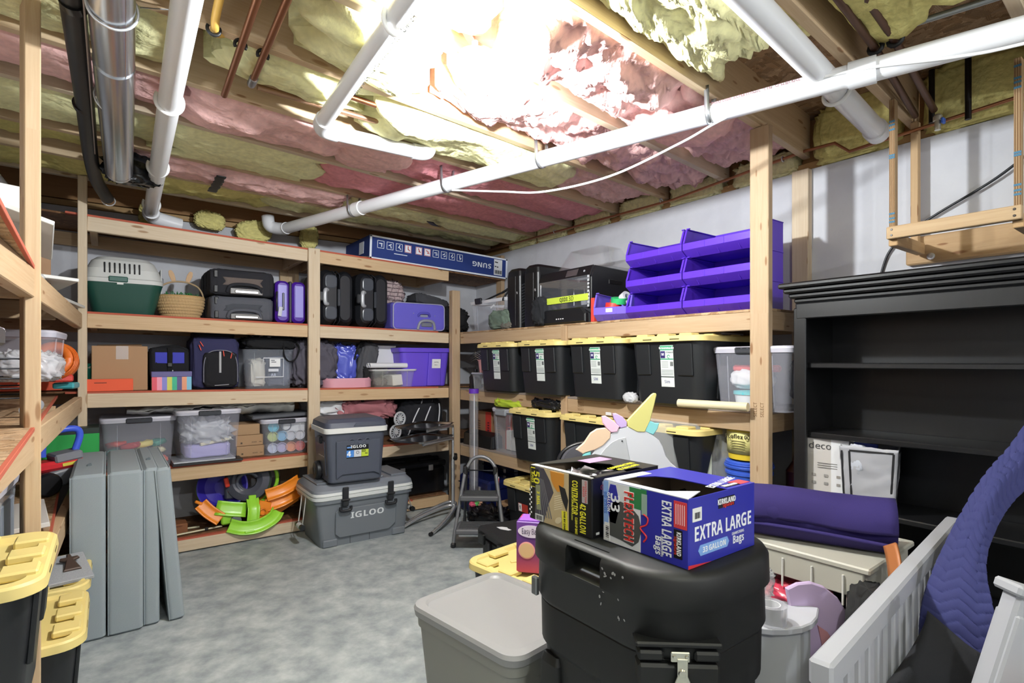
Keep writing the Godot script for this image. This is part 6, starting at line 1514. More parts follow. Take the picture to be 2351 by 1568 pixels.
	for s: float in [-1, 1]: part("corner_rib", rbox(0.02, 0.22, 0.02, 0.004), C("202124", 0.4), o, at(v(s * 0.06, 0.13, 0.215)))
	for k in 3: part("sticker_scrap", prism([Vector2(-0.05, -0.01), Vector2(-0.01, -0.024), Vector2(0.045, -0.012), Vector2(0.05, 0.008), Vector2(0.02, 0.012), Vector2(0.0, 0.026), Vector2(-0.03, 0.014)], 0.001), C("cfcfd2", 0.7), o, at(v([-0.06, 0.10, 0.02][k], 0.3065, [0.12, -0.17, -0.13][k]), [20, -10, 60][k], -90))
	tote("storage_tote", "black tote with yellow lid under the toy oven box", v(1.67, 0.0, -1.90), 98, false)
	o = thing("toy_oven_carton", "purple and red toy oven carton standing on the yellow lid", "carton", v(1.513, 0.384, -1.777), -50)
	part("body", rbox(0.24, 0.215, 0.12, 0.003), oven_print(), o, at(v(0, 0.1075, 0)))
	part("title_bubble", prism(oval(0.058, 0.026), 0.002), C("dccfe0", 0.5), o, at(v(-0.055, 0.175, 0.061)))
	letters("Easy Bake", 0.022, C("3a2848"), o, at(v(-0.055, 0.175, 0.0625)), false, 0.62)
	for k in 3:
		part("picture_ring", prism(oval(0.036, 0.036), 0.0015), C("8ec4c0" if k == 0 else "e8a0a0", 0.5), o, at(v([0.0, -0.075, 0.085][k], [0.125, 0.095, 0.14][k], 0.061)))
		part("picture", prism(oval(0.031, 0.031), 0.0015), C(["c98a3c", "d8b486", "cc9a50"][k], 0.5), o, at(v([0.0, -0.075, 0.085][k], [0.125, 0.095, 0.14][k], 0.0622)))
	part("oven_picture", prism([Vector2(-0.05, -0.03), Vector2(0.06, -0.03), Vector2(0.06, 0.03), Vector2(-0.02, 0.035), Vector2(-0.055, 0.015)], 0.0015), C("b9cfc0", 0.5), o, at(v(0.045, 0.045, 0.061)))
	part("top_flap", rbox(0.22, 0.004, 0.09, 0.001), C("9a5cc8", 0.5), o, at(v(0, 0.217, 0)))
	# light grey tote
	o = thing("storage_tote", "warm grey lidded plastic tote on open floor beside the black case", "tote", v(1.115, 0, -1.545), 8)
	var tg := C("8b8b84", 0.45)
	part("body", loft([[0, 0.165, 0.215, 0.05], [0.01, 0.175, 0.225, 0.055], [0.34, 0.20, 0.255, 0.06], [0.342, 0.206, 0.26, 0.06], [0.385, 0.208, 0.262, 0.06]], 8), tg, o)
	part("lid", loft([[0.378, 0.214, 0.268, 0.06], [0.40, 0.218, 0.272, 0.062], [0.412, 0.213, 0.267, 0.06], [0.414, 0.185, 0.238, 0.05], [0.406, 0.177, 0.23, 0.045], [0.404, 0.1, 0.14, 0.03]], 8), C("929292", 0.42), o)
	part("front_curve", tube(curve([v(-0.19, 0.35, 0.235), v(-0.1, 0.315, 0.25), v(0.0, 0.305, 0.2535), v(0.1, 0.315, 0.25), v(0.19, 0.35, 0.235)], 6), 0.003, 6), tg, o)

func oval(a: float, b: float) -> Array:
	var out := []
	for i in 28: out.append(Vector2(cos(TAU * i / 28) * a, sin(TAU * i / 28) * b))
	return out

func oven_print() -> StandardMaterial3D:      # printed carton: purple at the top running to red at the foot
	var g := Gradient.new()
	g.set_color(0, Color("6a3a94"))
	g.set_color(1, Color("c04858"))
	g.add_point(0.35, Color("5a2f78"))
	var t := GradientTexture2D.new()
	t.gradient = g
	t.fill_from = Vector2(0, 0)
	t.fill_to = Vector2(0, 1)
	t.width = 16
	t.height = 128
	var m := StandardMaterial3D.new()
	m.albedo_texture = t
	m.uv1_triplanar = true
	m.uv1_scale = Vector3.ONE * 4.2
	m.uv1_offset = v(0, 0.5, 0)
	m.roughness = 0.45
	return m

# ---------------------------------------------------------------- near the camera, and the bookcase side
func px(poly: Array, k: float, cx: float, cy: float) -> Array:      # drawn outline to metres
	var out := []
	for i in range(0, poly.size(), 2): out.append(Vector2((poly[i] - cx) * k, (cy - poly[i + 1]) * k))
	return out

func open_carton(o: Node3D, w: float, h: float, d: float, side: Material, inner: Material) -> void:
	for s: float in [-1, 1]:
		part("side", rbox(0.003, h, d, 0.001), side, o, at(v(s * (w * 0.5 - 0.0015), h * 0.5, 0)))
		part("lining", rbox(0.001, h - 0.004, d - 0.008, 0), inner, o, at(v(s * (w * 0.5 - 0.004), h * 0.5, 0)))
		part("end", rbox(w - 0.006, h, 0.003, 0.001), side, o, at(v(0, h * 0.5, s * (d * 0.5 - 0.0015))))
		part("lining", rbox(w - 0.01, h - 0.004, 0.001, 0), inner, o, at(v(0, h * 0.5, s * (d * 0.5 - 0.004))))
	part("bottom", rbox(w - 0.004, 0.003, d - 0.004, 0.001), inner, o, at(v(0, 0.002, 0)))

func panel_left(o: Node3D, w: float, z: float, y: float, sz: float, sy: float, hex: String, lift := 0.0005) -> void:
	part("printed_panel", rbox(0.0012, sy, sz, 0), C(hex, 0.3), o, at(v(-w * 0.5 - lift, y, z)))

func front_items() -> void:
	var bk := C("121313", 0.55)
	# --- tall black case
	var o := thing("shipping_case", "tall black moulded shipping case with metal latch, carrying two bag cartons", "case", v(1.165, 0, -0.96))
	part("body", loft([[0, 0.187, 0.24, 0.14], [0.02, 0.192, 0.245, 0.14], [0.50, 0.207, 0.26, 0.15], [0.515, 0.218, 0.27, 0.155], [0.625, 0.219, 0.272, 0.155], [0.635, 0.21, 0.262, 0.15]], 10), bk, o)
	var lid := CSGMesh3D.new()
	lid.name = "lid"
	lid.mesh = loft([[0.63, 0.22, 0.274, 0.155], [0.642, 0.226, 0.28, 0.16], [0.732, 0.224, 0.278, 0.16], [0.742, 0.235, 0.29, 0.17], [0.803, 0.234, 0.288, 0.17], [0.815, 0.227, 0.281, 0.165], [0.82, 0.214, 0.268, 0.155]], 12)
	lid.material = bk
	o.add_child(lid)
	for q in [[-0.252, 0.0, 0.06, 0.15], [0.252, 0.0, 0.06, 0.15]]:
		var cut := CSGBox3D.new()
		cut.name = "handle_recess"
		cut.operation = CSGShape3D.OPERATION_SUBTRACTION
		cut.size = v(0.13, 0.062, q[3] * 0.8)
		cut.position = v(q[0], 0.772, q[1])
		cut.rotation_degrees.z = -18.0 * signf(q[0])
		cut.material = bk
		lid.add_child(cut)
	for z: float in [-0.17, 0.09]: part("side_rib", loft([[0.06, 0.02, 0.045, 0.015], [0.47, 0.016, 0.036, 0.012], [0.49, 0.008, 0.03, 0.008]], 3), bk, o, at(v(-0.204, 0, z * 0.85)))
	part("belly", loft([[0.0, 0.03, 0.12, 0.03], [0.30, 0.03, 0.12, 0.03], [0.40, 0.02, 0.09, 0.02], [0.44, 0.008, 0.05, 0.008]], 6), bk, o, at(v(-0.197, 0, 0.05)))
	# latch pad on the rounded near corner
	var pad := Node3D.new()
	pad.name = "latch"
	o.add_child(pad)
	pad.transform = at(v(-0.172, 0.645, 0.233), -40)
	part("pad", rbox(0.175, 0.05, 0.05, 0.006), bk, pad, at(v(0, -0.045, -0.012)))
	part("pad_lip", rbox(0.185, 0.012, 0.06, 0.004), bk, pad, at(v(0, 0.022, -0.016)))
	for s: float in [-1, 1]: part("pad_block", rbox(0.055, 0.022, 0.04, 0.005), bk, pad, at(v(s * 0.06, -0.002, -0.006)))
	var zinc := C("cfcdbf", 0.25, 0.85)
	part("hasp", rbox(0.04, 0.022, 0.006, 0.002), zinc, pad, at(v(0.0, 0.002, 0.02)))
	part("tongue", prism([Vector2(-0.011, 0.012), Vector2(0.011, 0.012), Vector2(0.011, -0.025), Vector2(0.021, -0.05), Vector2(0.016, -0.058), Vector2(0, -0.06), Vector2(-0.016, -0.058), Vector2(-0.021, -0.05), Vector2(-0.011, -0.025)], 0.004, 0.001), zinc, pad, at(v(0.004, -0.012, 0.024)))
	part("pivot", lathe([[0, 0], [0.009, 0], [0.008, 0.005], [0, 0.007]], 14), zinc, pad, at(v(0.003, -0.03, 0.026), 0, 90))
	for s: float in [-1, 1]: part("screw", lathe([[0, 0], [0.0045, 0], [0.003, 0.003], [0, 0.003]], 10), zinc, pad, at(v(s * 0.013, 0.004, 0.023), 0, 90))
	part("far_latch", rbox(0.014, 0.05, 0.022, 0.003), C("8d8f90", 0.3, 0.8), o, at(v(-0.218, 0.66, -0.20), 0))
	for i in 16: part("scuff", prism(oval(rng.randf_range(0.0012, 0.003), rng.randf_range(0.002, 0.005)), 0.0005), C("9a9a98", 0.7), o, at(v(-0.2355 if i < 8 else -0.2265, rng.randf_range(0.77, 0.805) if i < 8 else rng.randf_range(0.68, 0.75), rng.randf_range(0.05, 0.14)), -90, 0, rng.randf_range(-60, 60)))
	# --- blue carton of bags
	var blue := C("2d2f9c", 0.28)
	var kraft := C("8d7a62", 0.85)
	o = thing("bag_carton", "blue open carton of extra large drawstring bags on the black case", "carton", v(1.156, 0.8205, -0.846))
	var w := 0.272
	var d := 0.252
	var h := 0.155
	open_carton(o, w, h, d, blue, kraft)
	part("top_flap", prism([Vector2(-0.136, -0.126), Vector2(-0.115, -0.126), Vector2(-0.112, 0.05), Vector2(-0.05, 0.098), Vector2(-0.136, 0.126)], 0.002), C("b5b8be", 0.4), o, at(v(0, h, 0), 0, 90))
	part("top_flap", prism([Vector2(-0.136, 0.126), Vector2(-0.05, 0.098), Vector2(0.0, 0.07), Vector2(0.02, 0.03), Vector2(0.02, -0.126), Vector2(0.136, -0.126), Vector2(0.136, 0.126)], 0.002), blue, o, at(v(0, h, 0), 0, -90) * Transform3D(Basis.from_scale(v(1, 1, 1)), Vector3.ZERO))
	part("top_flap", rbox(0.15, 0.002, 0.03, 0), C("d5d8de", 0.35), o, at(v(-0.06, h + 0.001, -0.11)))
	solo("black_liner", "black bin liner lying inside the blue open carton", "bag", lump(0.2, 0.10, 0.18, 3.0, 0.03, 5.0, 0.5), C("151517", 0.4), at(v(1.16, 0.826, -0.86)))
	var w0 := C("e6e8ec", 0.4)
	# right face (+z)
	letters("EXTRA LARGE", 0.0325, w0, o, at(v(0.002, 0.073, d * 0.5 + 0.0006)), true, 0.82)
	part("printed_panel", prism([Vector2(-0.062, 0), Vector2(-0.054, 0.012), Vector2(0.052, 0.012), Vector2(0.06, 0), Vector2(0.052, -0.012), Vector2(-0.054, -0.012)], 0.0012), C("7aa2dc", 0.3), o, at(v(-0.038, 0.034, d * 0.5 + 0.0005)))
	letters("33 GALLON", 0.0125, w0, o, at(v(-0.038, 0.034, d * 0.5 + 0.0014)), true)
	letters("Bags", 0.0185, w0, o, at(v(0.062, 0.032, d * 0.5 + 0.0006)), true, 0.85)
	letters("DRAWSTRING", 0.0062, w0, o, at(v(0.061, 0.047, d * 0.5 + 0.0006)), false)
	part("printed_panel", rbox(0.066, 0.024, 0.0012, 0), C("141216", 0.3), o, at(v(0.012, 0.128, d * 0.5 + 0.0005)))
	letters("KIRKLAND", 0.0125, C("f0f0f2", 0.4), o, at(v(0.012, 0.131, d * 0.5 + 0.0014)), true, 0.88)
	letters("Signature", 0.008, C("d83a34", 0.4), o, at(v(0.018, 0.121, d * 0.5 + 0.0014)), false)
	var bc := part("barcode", rbox(0.034, 0.030, 0.0012, 0), C("dfe0dc", 0.5), o, at(v(-0.104, 0.117, d * 0.5 + 0.0005)))
	for k in 8: part("bar", rbox(0.001 + 0.0006 * (k % 3), 0.014, 0.0006, 0), C("2a2a2c"), bc, at(v(-0.009 + 0.0026 * k, -0.002, 0.0007)))
	part("red_corner", prism([Vector2(-0.136, 0.0), Vector2(-0.05, 0.0), Vector2(-0.136, 0.008)], 0.001), C("c8323c", 0.35), o, at(v(0, 0.001, d * 0.5 + 0.0005)))
	# left face (-x), lettering runs downwards; z from -0.126 (far) to 0.126 (near)
	var L := -w * 0.5
	panel_left(o, w, -0.066, 0.0775, 0.12, 0.152, "d6d8da")
	panel_left(o, w, -0.117, 0.0975, 0.016, 0.112, "86a8dc", 0.001)
	part("printed_panel", prism([Vector2(-0.02, 0.0), Vector2(-0.006, 0.048), Vector2(0.012, 0.048), Vector2(0.026, 0.0), Vector2(0.012, -0.048), Vector2(-0.006, -0.048)], 0.0012), C("2d2f9c", 0.3), o, at(v(L - 0.0014, 0.10, -0.096), -90))
	letters("33", 0.030, w0, o, at(v(L - 0.0022, 0.104, -0.086), -90, 0, -90), true)
	letters("GALLON", 0.009, w0, o, at(v(L - 0.0022, 0.102, -0.107), -90, 0, -90), true)
	letters("90 BAGS", 0.0105, C("4f78c0", 0.4), o, at(v(L - 0.0022, 0.098, -0.1185), -90, 0, -90), true)
	part("printed_picture", prism(px([0, 60, 20, 30, 60, 22, 110, 30, 150, 60, 165, 110, 150, 160, 120, 185, 60, 175, 0, 170], 0.00062, 80, 100), 0.0012), C("4a4c4c", 0.35), o, at(v(L - 0.0014, 0.062, -0.055), -90))
	part("printed_picture", rbox(0.0012, 0.05, 0.052, 0), C("2f7a48", 0.35), o, at(v(L - 0.001, 0.128, -0.014)))
	part("printed_picture", rbox(0.0012, 0.05, 0.016, 0), C("8fa79a", 0.3), o, at(v(L - 0.0016, 0.118, 0.006)))
	part("red_ribbon", tube(curve([v(L - 0.0015, 0.095, 0.004), v(L - 0.0015, 0.088, 0.016), v(L - 0.0015, 0.072, 0.012), v(L - 0.0015, 0.06, -0.006), v(L - 0.0015, 0.044, 0.012), v(L - 0.0015, 0.03, 0.004)], 6), 0.0022, 5), C("d8323c", 0.35), o)
	letters("FLEX-TECH", 0.032, C("f2ece8", 0.4), o, at(v(L - 0.0026, 0.080, -0.0415), -90, 0, -90), true, 0.56)
	letters("FLEX-TECH", 0.029, C("d0342e", 0.4), o, at(v(L - 0.0032, 0.080, -0.041), -90, 0, -90), true, 0.60)
	letters("EXTRA LARGE", 0.0265, w0, o, at(v(L - 0.0012, 0.078, 0.069), -90, 0, -90), true, 0.54)
	letters("Bags", 0.0165, w0, o, at(v(L - 0.0012, 0.034, 0.046), -90, 0, -90), true, 0.85)
	letters("DRAWSTRING", 0.0056, w0, o, at(v(L - 0.0012, 0.034, 0.056), -90, 0, -90), false)
	panel_left(o, w, 0.106, 0.116, 0.034, 0.06, "cf3f44", 0.0006)
	for k in 5: part("print_line", rbox(0.0008, 0.045, 0.0015, 0), C("eed6d6"), o, at(v(L - 0.0014, 0.117, 0.095 + 0.0055 * k)))
	panel_left(o, w, 0.100, 0.050, 0.022, 0.064, "141216", 0.0006)
	letters("KIRKLAND", 0.0115, C("f0f0f2", 0.4), o, at(v(L - 0.0014, 0.051, 0.1025), -90, 0, -90), true, 0.68)
	letters("Signature", 0.007, C("d83a34", 0.4), o, at(v(L - 0.0014, 0.046, 0.0935), -90, 0, -90), false)
	var bc2 := part("barcode", rbox(0.0012, 0.045, 0.018, 0), C("dfe0dc", 0.5), o, at(v(L - 0.0016, 0.026, -0.113)))
	for k in 7: part("bar", rbox(0.0006, 0.0015 + 0.001 * (k % 3), 0.010, 0), C("2a2a2c"), bc2, at(v(-0.0007, -0.014 + 0.0045 * k, 0.001)))
	letters("EXTRA LARGE", 0.020, w0, o, at(v(0.07, h + 0.0015, 0.075), 12, -90), true, 0.85)
	part("printed_panel", rbox(0.06, 0.001, 0.02, 0), C("141216", 0.3), o, at(v(0.06, h + 0.0014, 0.105)))
	letters("KIRKLAND", 0.010, C("f0f0f2", 0.4), o, at(v(0.06, h + 0.0022, 0.105), 0, -90), true, 0.88)
	part("printed_panel", rbox(0.05, 0.001, 0.03, 0), C("cf3f44", 0.35), o, at(v(0.108, h + 0.0014, 0.10)))
	# --- black carton of contractor bags
	o = thing("bag_carton", "black and yellow open carton of contractor bags on the black case", "carton", v(1.135, 0.8205, -1.122), 2)
	w = 0.28
	d = 0.245
	L = -w * 0.5
	var blk := C("1b1b1c", 0.35)
	open_carton(o, w, h, d, blk, kraft)
	part("top_flap", prism([Vector2(-0.14, 0.1225), Vector2(-0.115, 0.11), Vector2(-0.06, -0.04), Vector2(0.02, -0.10), Vector2(0.0, -0.1225), Vector2(-0.14, -0.1225)].map(func(q: Vector2) -> Vector2: return Vector2(q.x, -q.y)) if false else [Vector2(0.0, -0.1225), Vector2(0.14, -0.1225), Vector2(0.14, 0.1225), Vector2(-0.14, 0.1225), Vector2(-0.12, 0.108), Vector2(0.0, 0.07), Vector2(0.05, -0.02)], 0.002), C("2a2a28", 0.35), o, at(v(0, h, 0), 0, -90))
	part("top_flap", rbox(0.018, 0.002, 0.24, 0), C("d0ccc0", 0.4), o, at(v(-0.128, h, 0)))
	part("top_flap", rbox(0.2, 0.002, 0.02, 0), C("26261f", 0.4), o, at(v(-0.03, h, 0.111)))
	letters("42 GALLON", 0.016, C("e8e03a", 0.4), o, at(v(0.05, h + 0.0015, 0.085), 8, -90), true, 0.9)
	letters("CONTRACTOR", 0.016, C("e8e03a", 0.4), o, at(v(0.05, h + 0.0015, 0.06), 8, -90), true, 0.9)
	part("printed_picture", rbox(0.1, 0.001, 0.05, 0), C("b08ab0", 0.4), o, at(v(0.06, h + 0.0014, -0.05)))
	solo("black_liner", "black bin liner showing inside the contractor bag carton", "bag", lump(0.2, 0.13, 0.18, 5.0, 0.03, 5.0, 0.5), C("121213", 0.3), at(v(1.16, 0.826, -1.12)))
	var ye := C("ebe33c", 0.35)
	part("printed_picture", rbox(0.0012, 0.153, 0.118, 0), C("c8b48c", 0.4), o, at(v(L - 0.0005, 0.0775, -0.02)))
	part("printed_picture", prism(px([0, 0, 70, 0, 120, 60, 150, 120, 110, 190, 70, 300, 0, 300], 0.00051, 20, 150), 0.0012), C("4c4a55", 0.35), o, at(v(L - 0.0014, 0.0775, -0.086), -90))
	for k in 6: part("fold_print", rbox(0.0008, 0.11, 0.0025, 0), C("75757c", 0.3), o, at(v(L - 0.0022, 0.07, -0.082 + 0.0075 * k), 0, -6.0 - 2.5 * k))
	part("printed_picture", prism(px([0, 0, 110, 0, 110, 60, 90, 100, 60, 105, 30, 80, 10, 50], 0.0005, 55, 50), 0.0012), C("d8923a", 0.35), o, at(v(L - 0.0016, 0.126, -0.006), -90))
	part("printed_picture", prism(px([0, 0, 40, 10, 60, 60, 50, 110, 20, 60], 0.0006, 30, 50), 0.0012), C("26282c", 0.35), o, at(v(L - 0.0018, 0.088, 0.02), -90))
	part("printed_picture", prism(oval(0.014, 0.008), 0.0012), C("e0d2b0", 0.5), o, at(v(L - 0.0018, 0.02, 0.0), -90, 0, 30))
	for k in 7: part("rib_print", rbox(0.0008, 0.0016, 0.034, 0), C("efe4c8", 0.4), o, at(v(L - 0.0018, 0.052 + 0.006 * k, 0.0), 0, -20))
	var fifty := part("printed_panel", rbox(0.0012, 0.056, 0.036, 0), ye, o, at(v(L - 0.0012, 0.122, -0.098)))
	part("printed_panel", rbox(0.0012, 0.052, 0.032, 0), blk, fifty, at(v(-0.0006, 0, 0)))
	letters("50", 0.024, ye, o, at(v(L - 0.0024, 0.124, -0.090), -90, 0, -90), true)
	letters("BAGS", 0.009, ye, o, at(v(L - 0.0024, 0.122, -0.1065), -90, 0, -90), true)
	part("printed_panel", rbox(0.0012, 0.07, 0.018, 0), C("8f9478", 0.4), o, at(v(L - 0.0024, 0.068, -0.082), 0, -4))
	letters("3 MIL", 0.011, ye, o, at(v(L - 0.0034, 0.066, -0.082), -90, 0, -90), true)
	for k in 12: part("print_mark", rbox(0.0008, 0.005, 0.005, 0), C("e4e4e0"), o, at(v(L - 0.0024, 0.012 + 0.0072 * k, -0.1185 + 0.006 * (k % 2))))
	var bc3 := part("barcode", rbox(0.0012, 0.018, 0.034, 0), C("dcdcd8", 0.5), o, at(v(L - 0.0024, 0.011, -0.078)))
	for k in 7: part("bar", rbox(0.0006, 0.012, 0.0014 + 0.0008 * (k % 3), 0), C("2a2a2c"), bc3, at(v(-0.0007, 0, -0.013 + 0.0042 * k)))
	part("printed_panel", rbox(0.0012, 0.05, 0.02, 0), ye, o, at(v(L - 0.0026, 0.026, 0.026), 0, -4))
	letters("ONE BY ONE", 0.006, blk, o, at(v(L - 0.0036, 0.026, 0.026), -90, 0, -90), true)
	part("printed_panel", rbox(0.0012, 0.153, 0.074, 0), blk, o, at(v(L - 0.0012, 0.0775, 0.085)))
	letters("CONTRACTOR", 0.020, ye, o, at(v(L - 0.0022, 0.096, 0.0635), -90, 0, -90), true, 0.50)
	letters("42 GALLON", 0.021, ye, o, at(v(L - 0.0022, 0.046, 0.0925), -90, 0, -90), true, 0.50)
	letters("CLEAN-UP BAGS", 0.0085, ye, o, at(v(L - 0.0022, 0.022, 0.069), -90, 0, -90), true, 0.5)
	letters("BOLSAS DE LIMPIEZA DE CALIDAD", 0.0046, C("d8d450"), o, at(v(L - 0.0022, 0.0775, 0.0535), -90, 0, -90), false, 0.9)
	part("printed_panel", rbox(0.0012, 0.06, 0.02, 0), C("b4aeae", 0.4), o, at(v(L - 0.0022, 0.118, 0.1)))
	letters("CONTRACTOR", 0.0062, C("c85a58"), o, at(v(L - 0.0032, 0.118, 0.104), -90, 0, -90), true)
	letters("GRADE", 0.0062, C("c85a58"), o, at(v(L - 0.0032, 0.118, 0.096), -90, 0, -90), true)
	part("printed_panel", rbox(0.08, 0.036, 0.0012, 0), C("a9b4bc", 0.4), o, at(v(-0.06, 0.125, d * 0.5 + 0.0005)))
	letters("CONTRACTOR", 0.0125, C("b8505a"), o, at(v(-0.052, 0.128, d * 0.5 + 0.0014)), true)
	part("printed_panel", rbox(0.012, 0.006, 0.0012, 0), C("e0e0e0", 0.4), o, at(v(-0.118, 0.01, d * 0.5 + 0.0005)))
	# --- unicorn vanity
	var K := 0.000486
	o = thing("unicorn_board", "white painted unicorn play vanity with gold horn and pastel mane", "play furniture", v(1.863, 0, -1.668), -36.75)
	var q := func(poly: Array) -> Array:
		var out := px(poly, K, 950, 730)
		for i in out.size(): out[i] += Vector2(0, 0.823)
		return out
	var wp := C("cdced4", 0.5)
	part("board", prism(q.call([650, 700, 700, 620, 780, 560, 850, 470, 920, 425, 1000, 400, 1170, 430, 1245, 485, 1300, 530, 1335, 590, 1365, 680, 1410, 740, 1520, 830, 1560, 1000, 1560, 2423, 560, 2423, 560, 830]), 0.016, 0.003), wp, o)
	part("horn", prism(q.call([1000, 345, 1225, 105, 1248, 90, 1268, 92, 1275, 106, 1217, 345, 1165, 452, 1095, 450, 1010, 405]), 0.018, 0.003), C("d0ca7c", 0.45), o, at(v(0, 0, 0.002)))
	part("mane_lock", prism(q.call([868, 280, 900, 278, 960, 310, 1000, 360, 998, 402, 940, 415, 905, 375, 880, 330]), 0.018, 0.003), C("c4aadc", 0.45), o, at(v(0, 0, 0.001)))
	part("mane_lock", prism(q.call([765, 305, 800, 300, 870, 345, 930, 400, 908, 450, 852, 456, 812, 420, 775, 370]), 0.018, 0.003), C("ebbcd2", 0.45), o, at(v(0, 0, 0.003)))
	part("mane_lock", prism(q.call([525, 615, 600, 550, 660, 460, 720, 422, 800, 412, 850, 455, 845, 505, 780, 575, 700, 618, 620, 640, 590, 655]), 0.018, 0.003), C("dcbfa2", 0.45), o, at(v(0, 0, 0.002)))
	part("mane_lock", prism(q.call([592, 655, 665, 632, 668, 760, 575, 760, 580, 700]), 0.018, 0.003), C("7fd0d2", 0.45), o)
	part("ear", prism(q.call([1180, 360, 1215, 348, 1260, 368, 1300, 370, 1285, 420, 1245, 480, 1175, 450, 1168, 400]), 0.018, 0.003), C("86cdd0", 0.45), o, at(v(0, 0, 0.001)))
	part("mirror_recess", prism(q.call([712, 740, 745, 670, 800, 600, 860, 545, 920, 515, 985, 500, 1032, 745, 1040, 900, 700, 900]), 0.004, 0.001), C("b4b6ba", 0.5), o, at(v(0, 0, 0.0088)))
	part("screw", lathe([[0, 0], [0.004, 0], [0.003, 0.002], [0, 0.002]], 10), C("3a3a3c", 0.4), o, at(v(0.002, 0.918, 0.011), 0, 90))
	part("side_fin", rbox(0.014, 0.75, 0.2, 0.003), wp, o, at(v(0.045, 0.376, -0.108)))
	o = thing("folding_chair", "dark grey rounded folding chair back behind the unicorn mane", "chair", v(2.06, 0, -2.02), -36.75)
	part("backrest", prism(ring2(0.19, 0.15, 0.12), 0.03, 0.01), cloth("4a4a52", 22.0), o, at(v(0, 0.69, 0), 0, -8))
	part("frame", tube([v(-0.2, 0.0, 0.1)] + ring3(0.2, 0.165, 0.13, 0.685) + [v(0.2, 0, 0.1)], 0.011, 10), C("1d1d20", 0.35), o)
	part("seat", rbox(0.38, 0.03, 0.36, 0.012), cloth("4a4a52", 22.0), o, at(v(0, 0.44, 0.14)))
	for s: float in [-1, 1]: part("rear_leg", tube([v(s * 0.17, 0.43, 0.25), v(s * 0.17, 0.0, -0.12)], 0.011, 8), C("1d1d20", 0.35), o)
	o = thing("acrylic_sheet", "clear acrylic sheet leaning against the lower shelf behind unicorn", "sheet", v(2.40, 0.0, -1.66), -42)
	part("pane", prism([Vector2(-0.25, 0.0), Vector2(0.19, 0.0), Vector2(0.235, 0.88), Vector2(0.225, 0.925), Vector2(0.19, 0.935), Vector2(-0.25, 0.985)], 0.006, 0.001), glass("eef0f0", 0.16, 0.04), o, at(v(0, 0, 0), 0, -7))
	part("film_strip", prism([Vector2(0.03, 0.2), Vector2(0.10, 0.2), Vector2(0.115, 0.95), Vector2(0.06, 0.955)], 0.001), glass("e4ecdc", 0.45, 0.3), o, at(v(0, 0, 0.006), 0, -7))
	bookcase_side()
	near_corner()

func ring2(a: float, b: float, r: float) -> Array:
	return Array(ring(a, b, r, 8))

func ring3(a: float, b: float, r: float, y: float) -> Array:
	var out := []
	for i in 25: out.append(v(-a * cos(PI * i / 24), y + b * pow(sin(PI * i / 24), 0.6), -0.02))
	return out

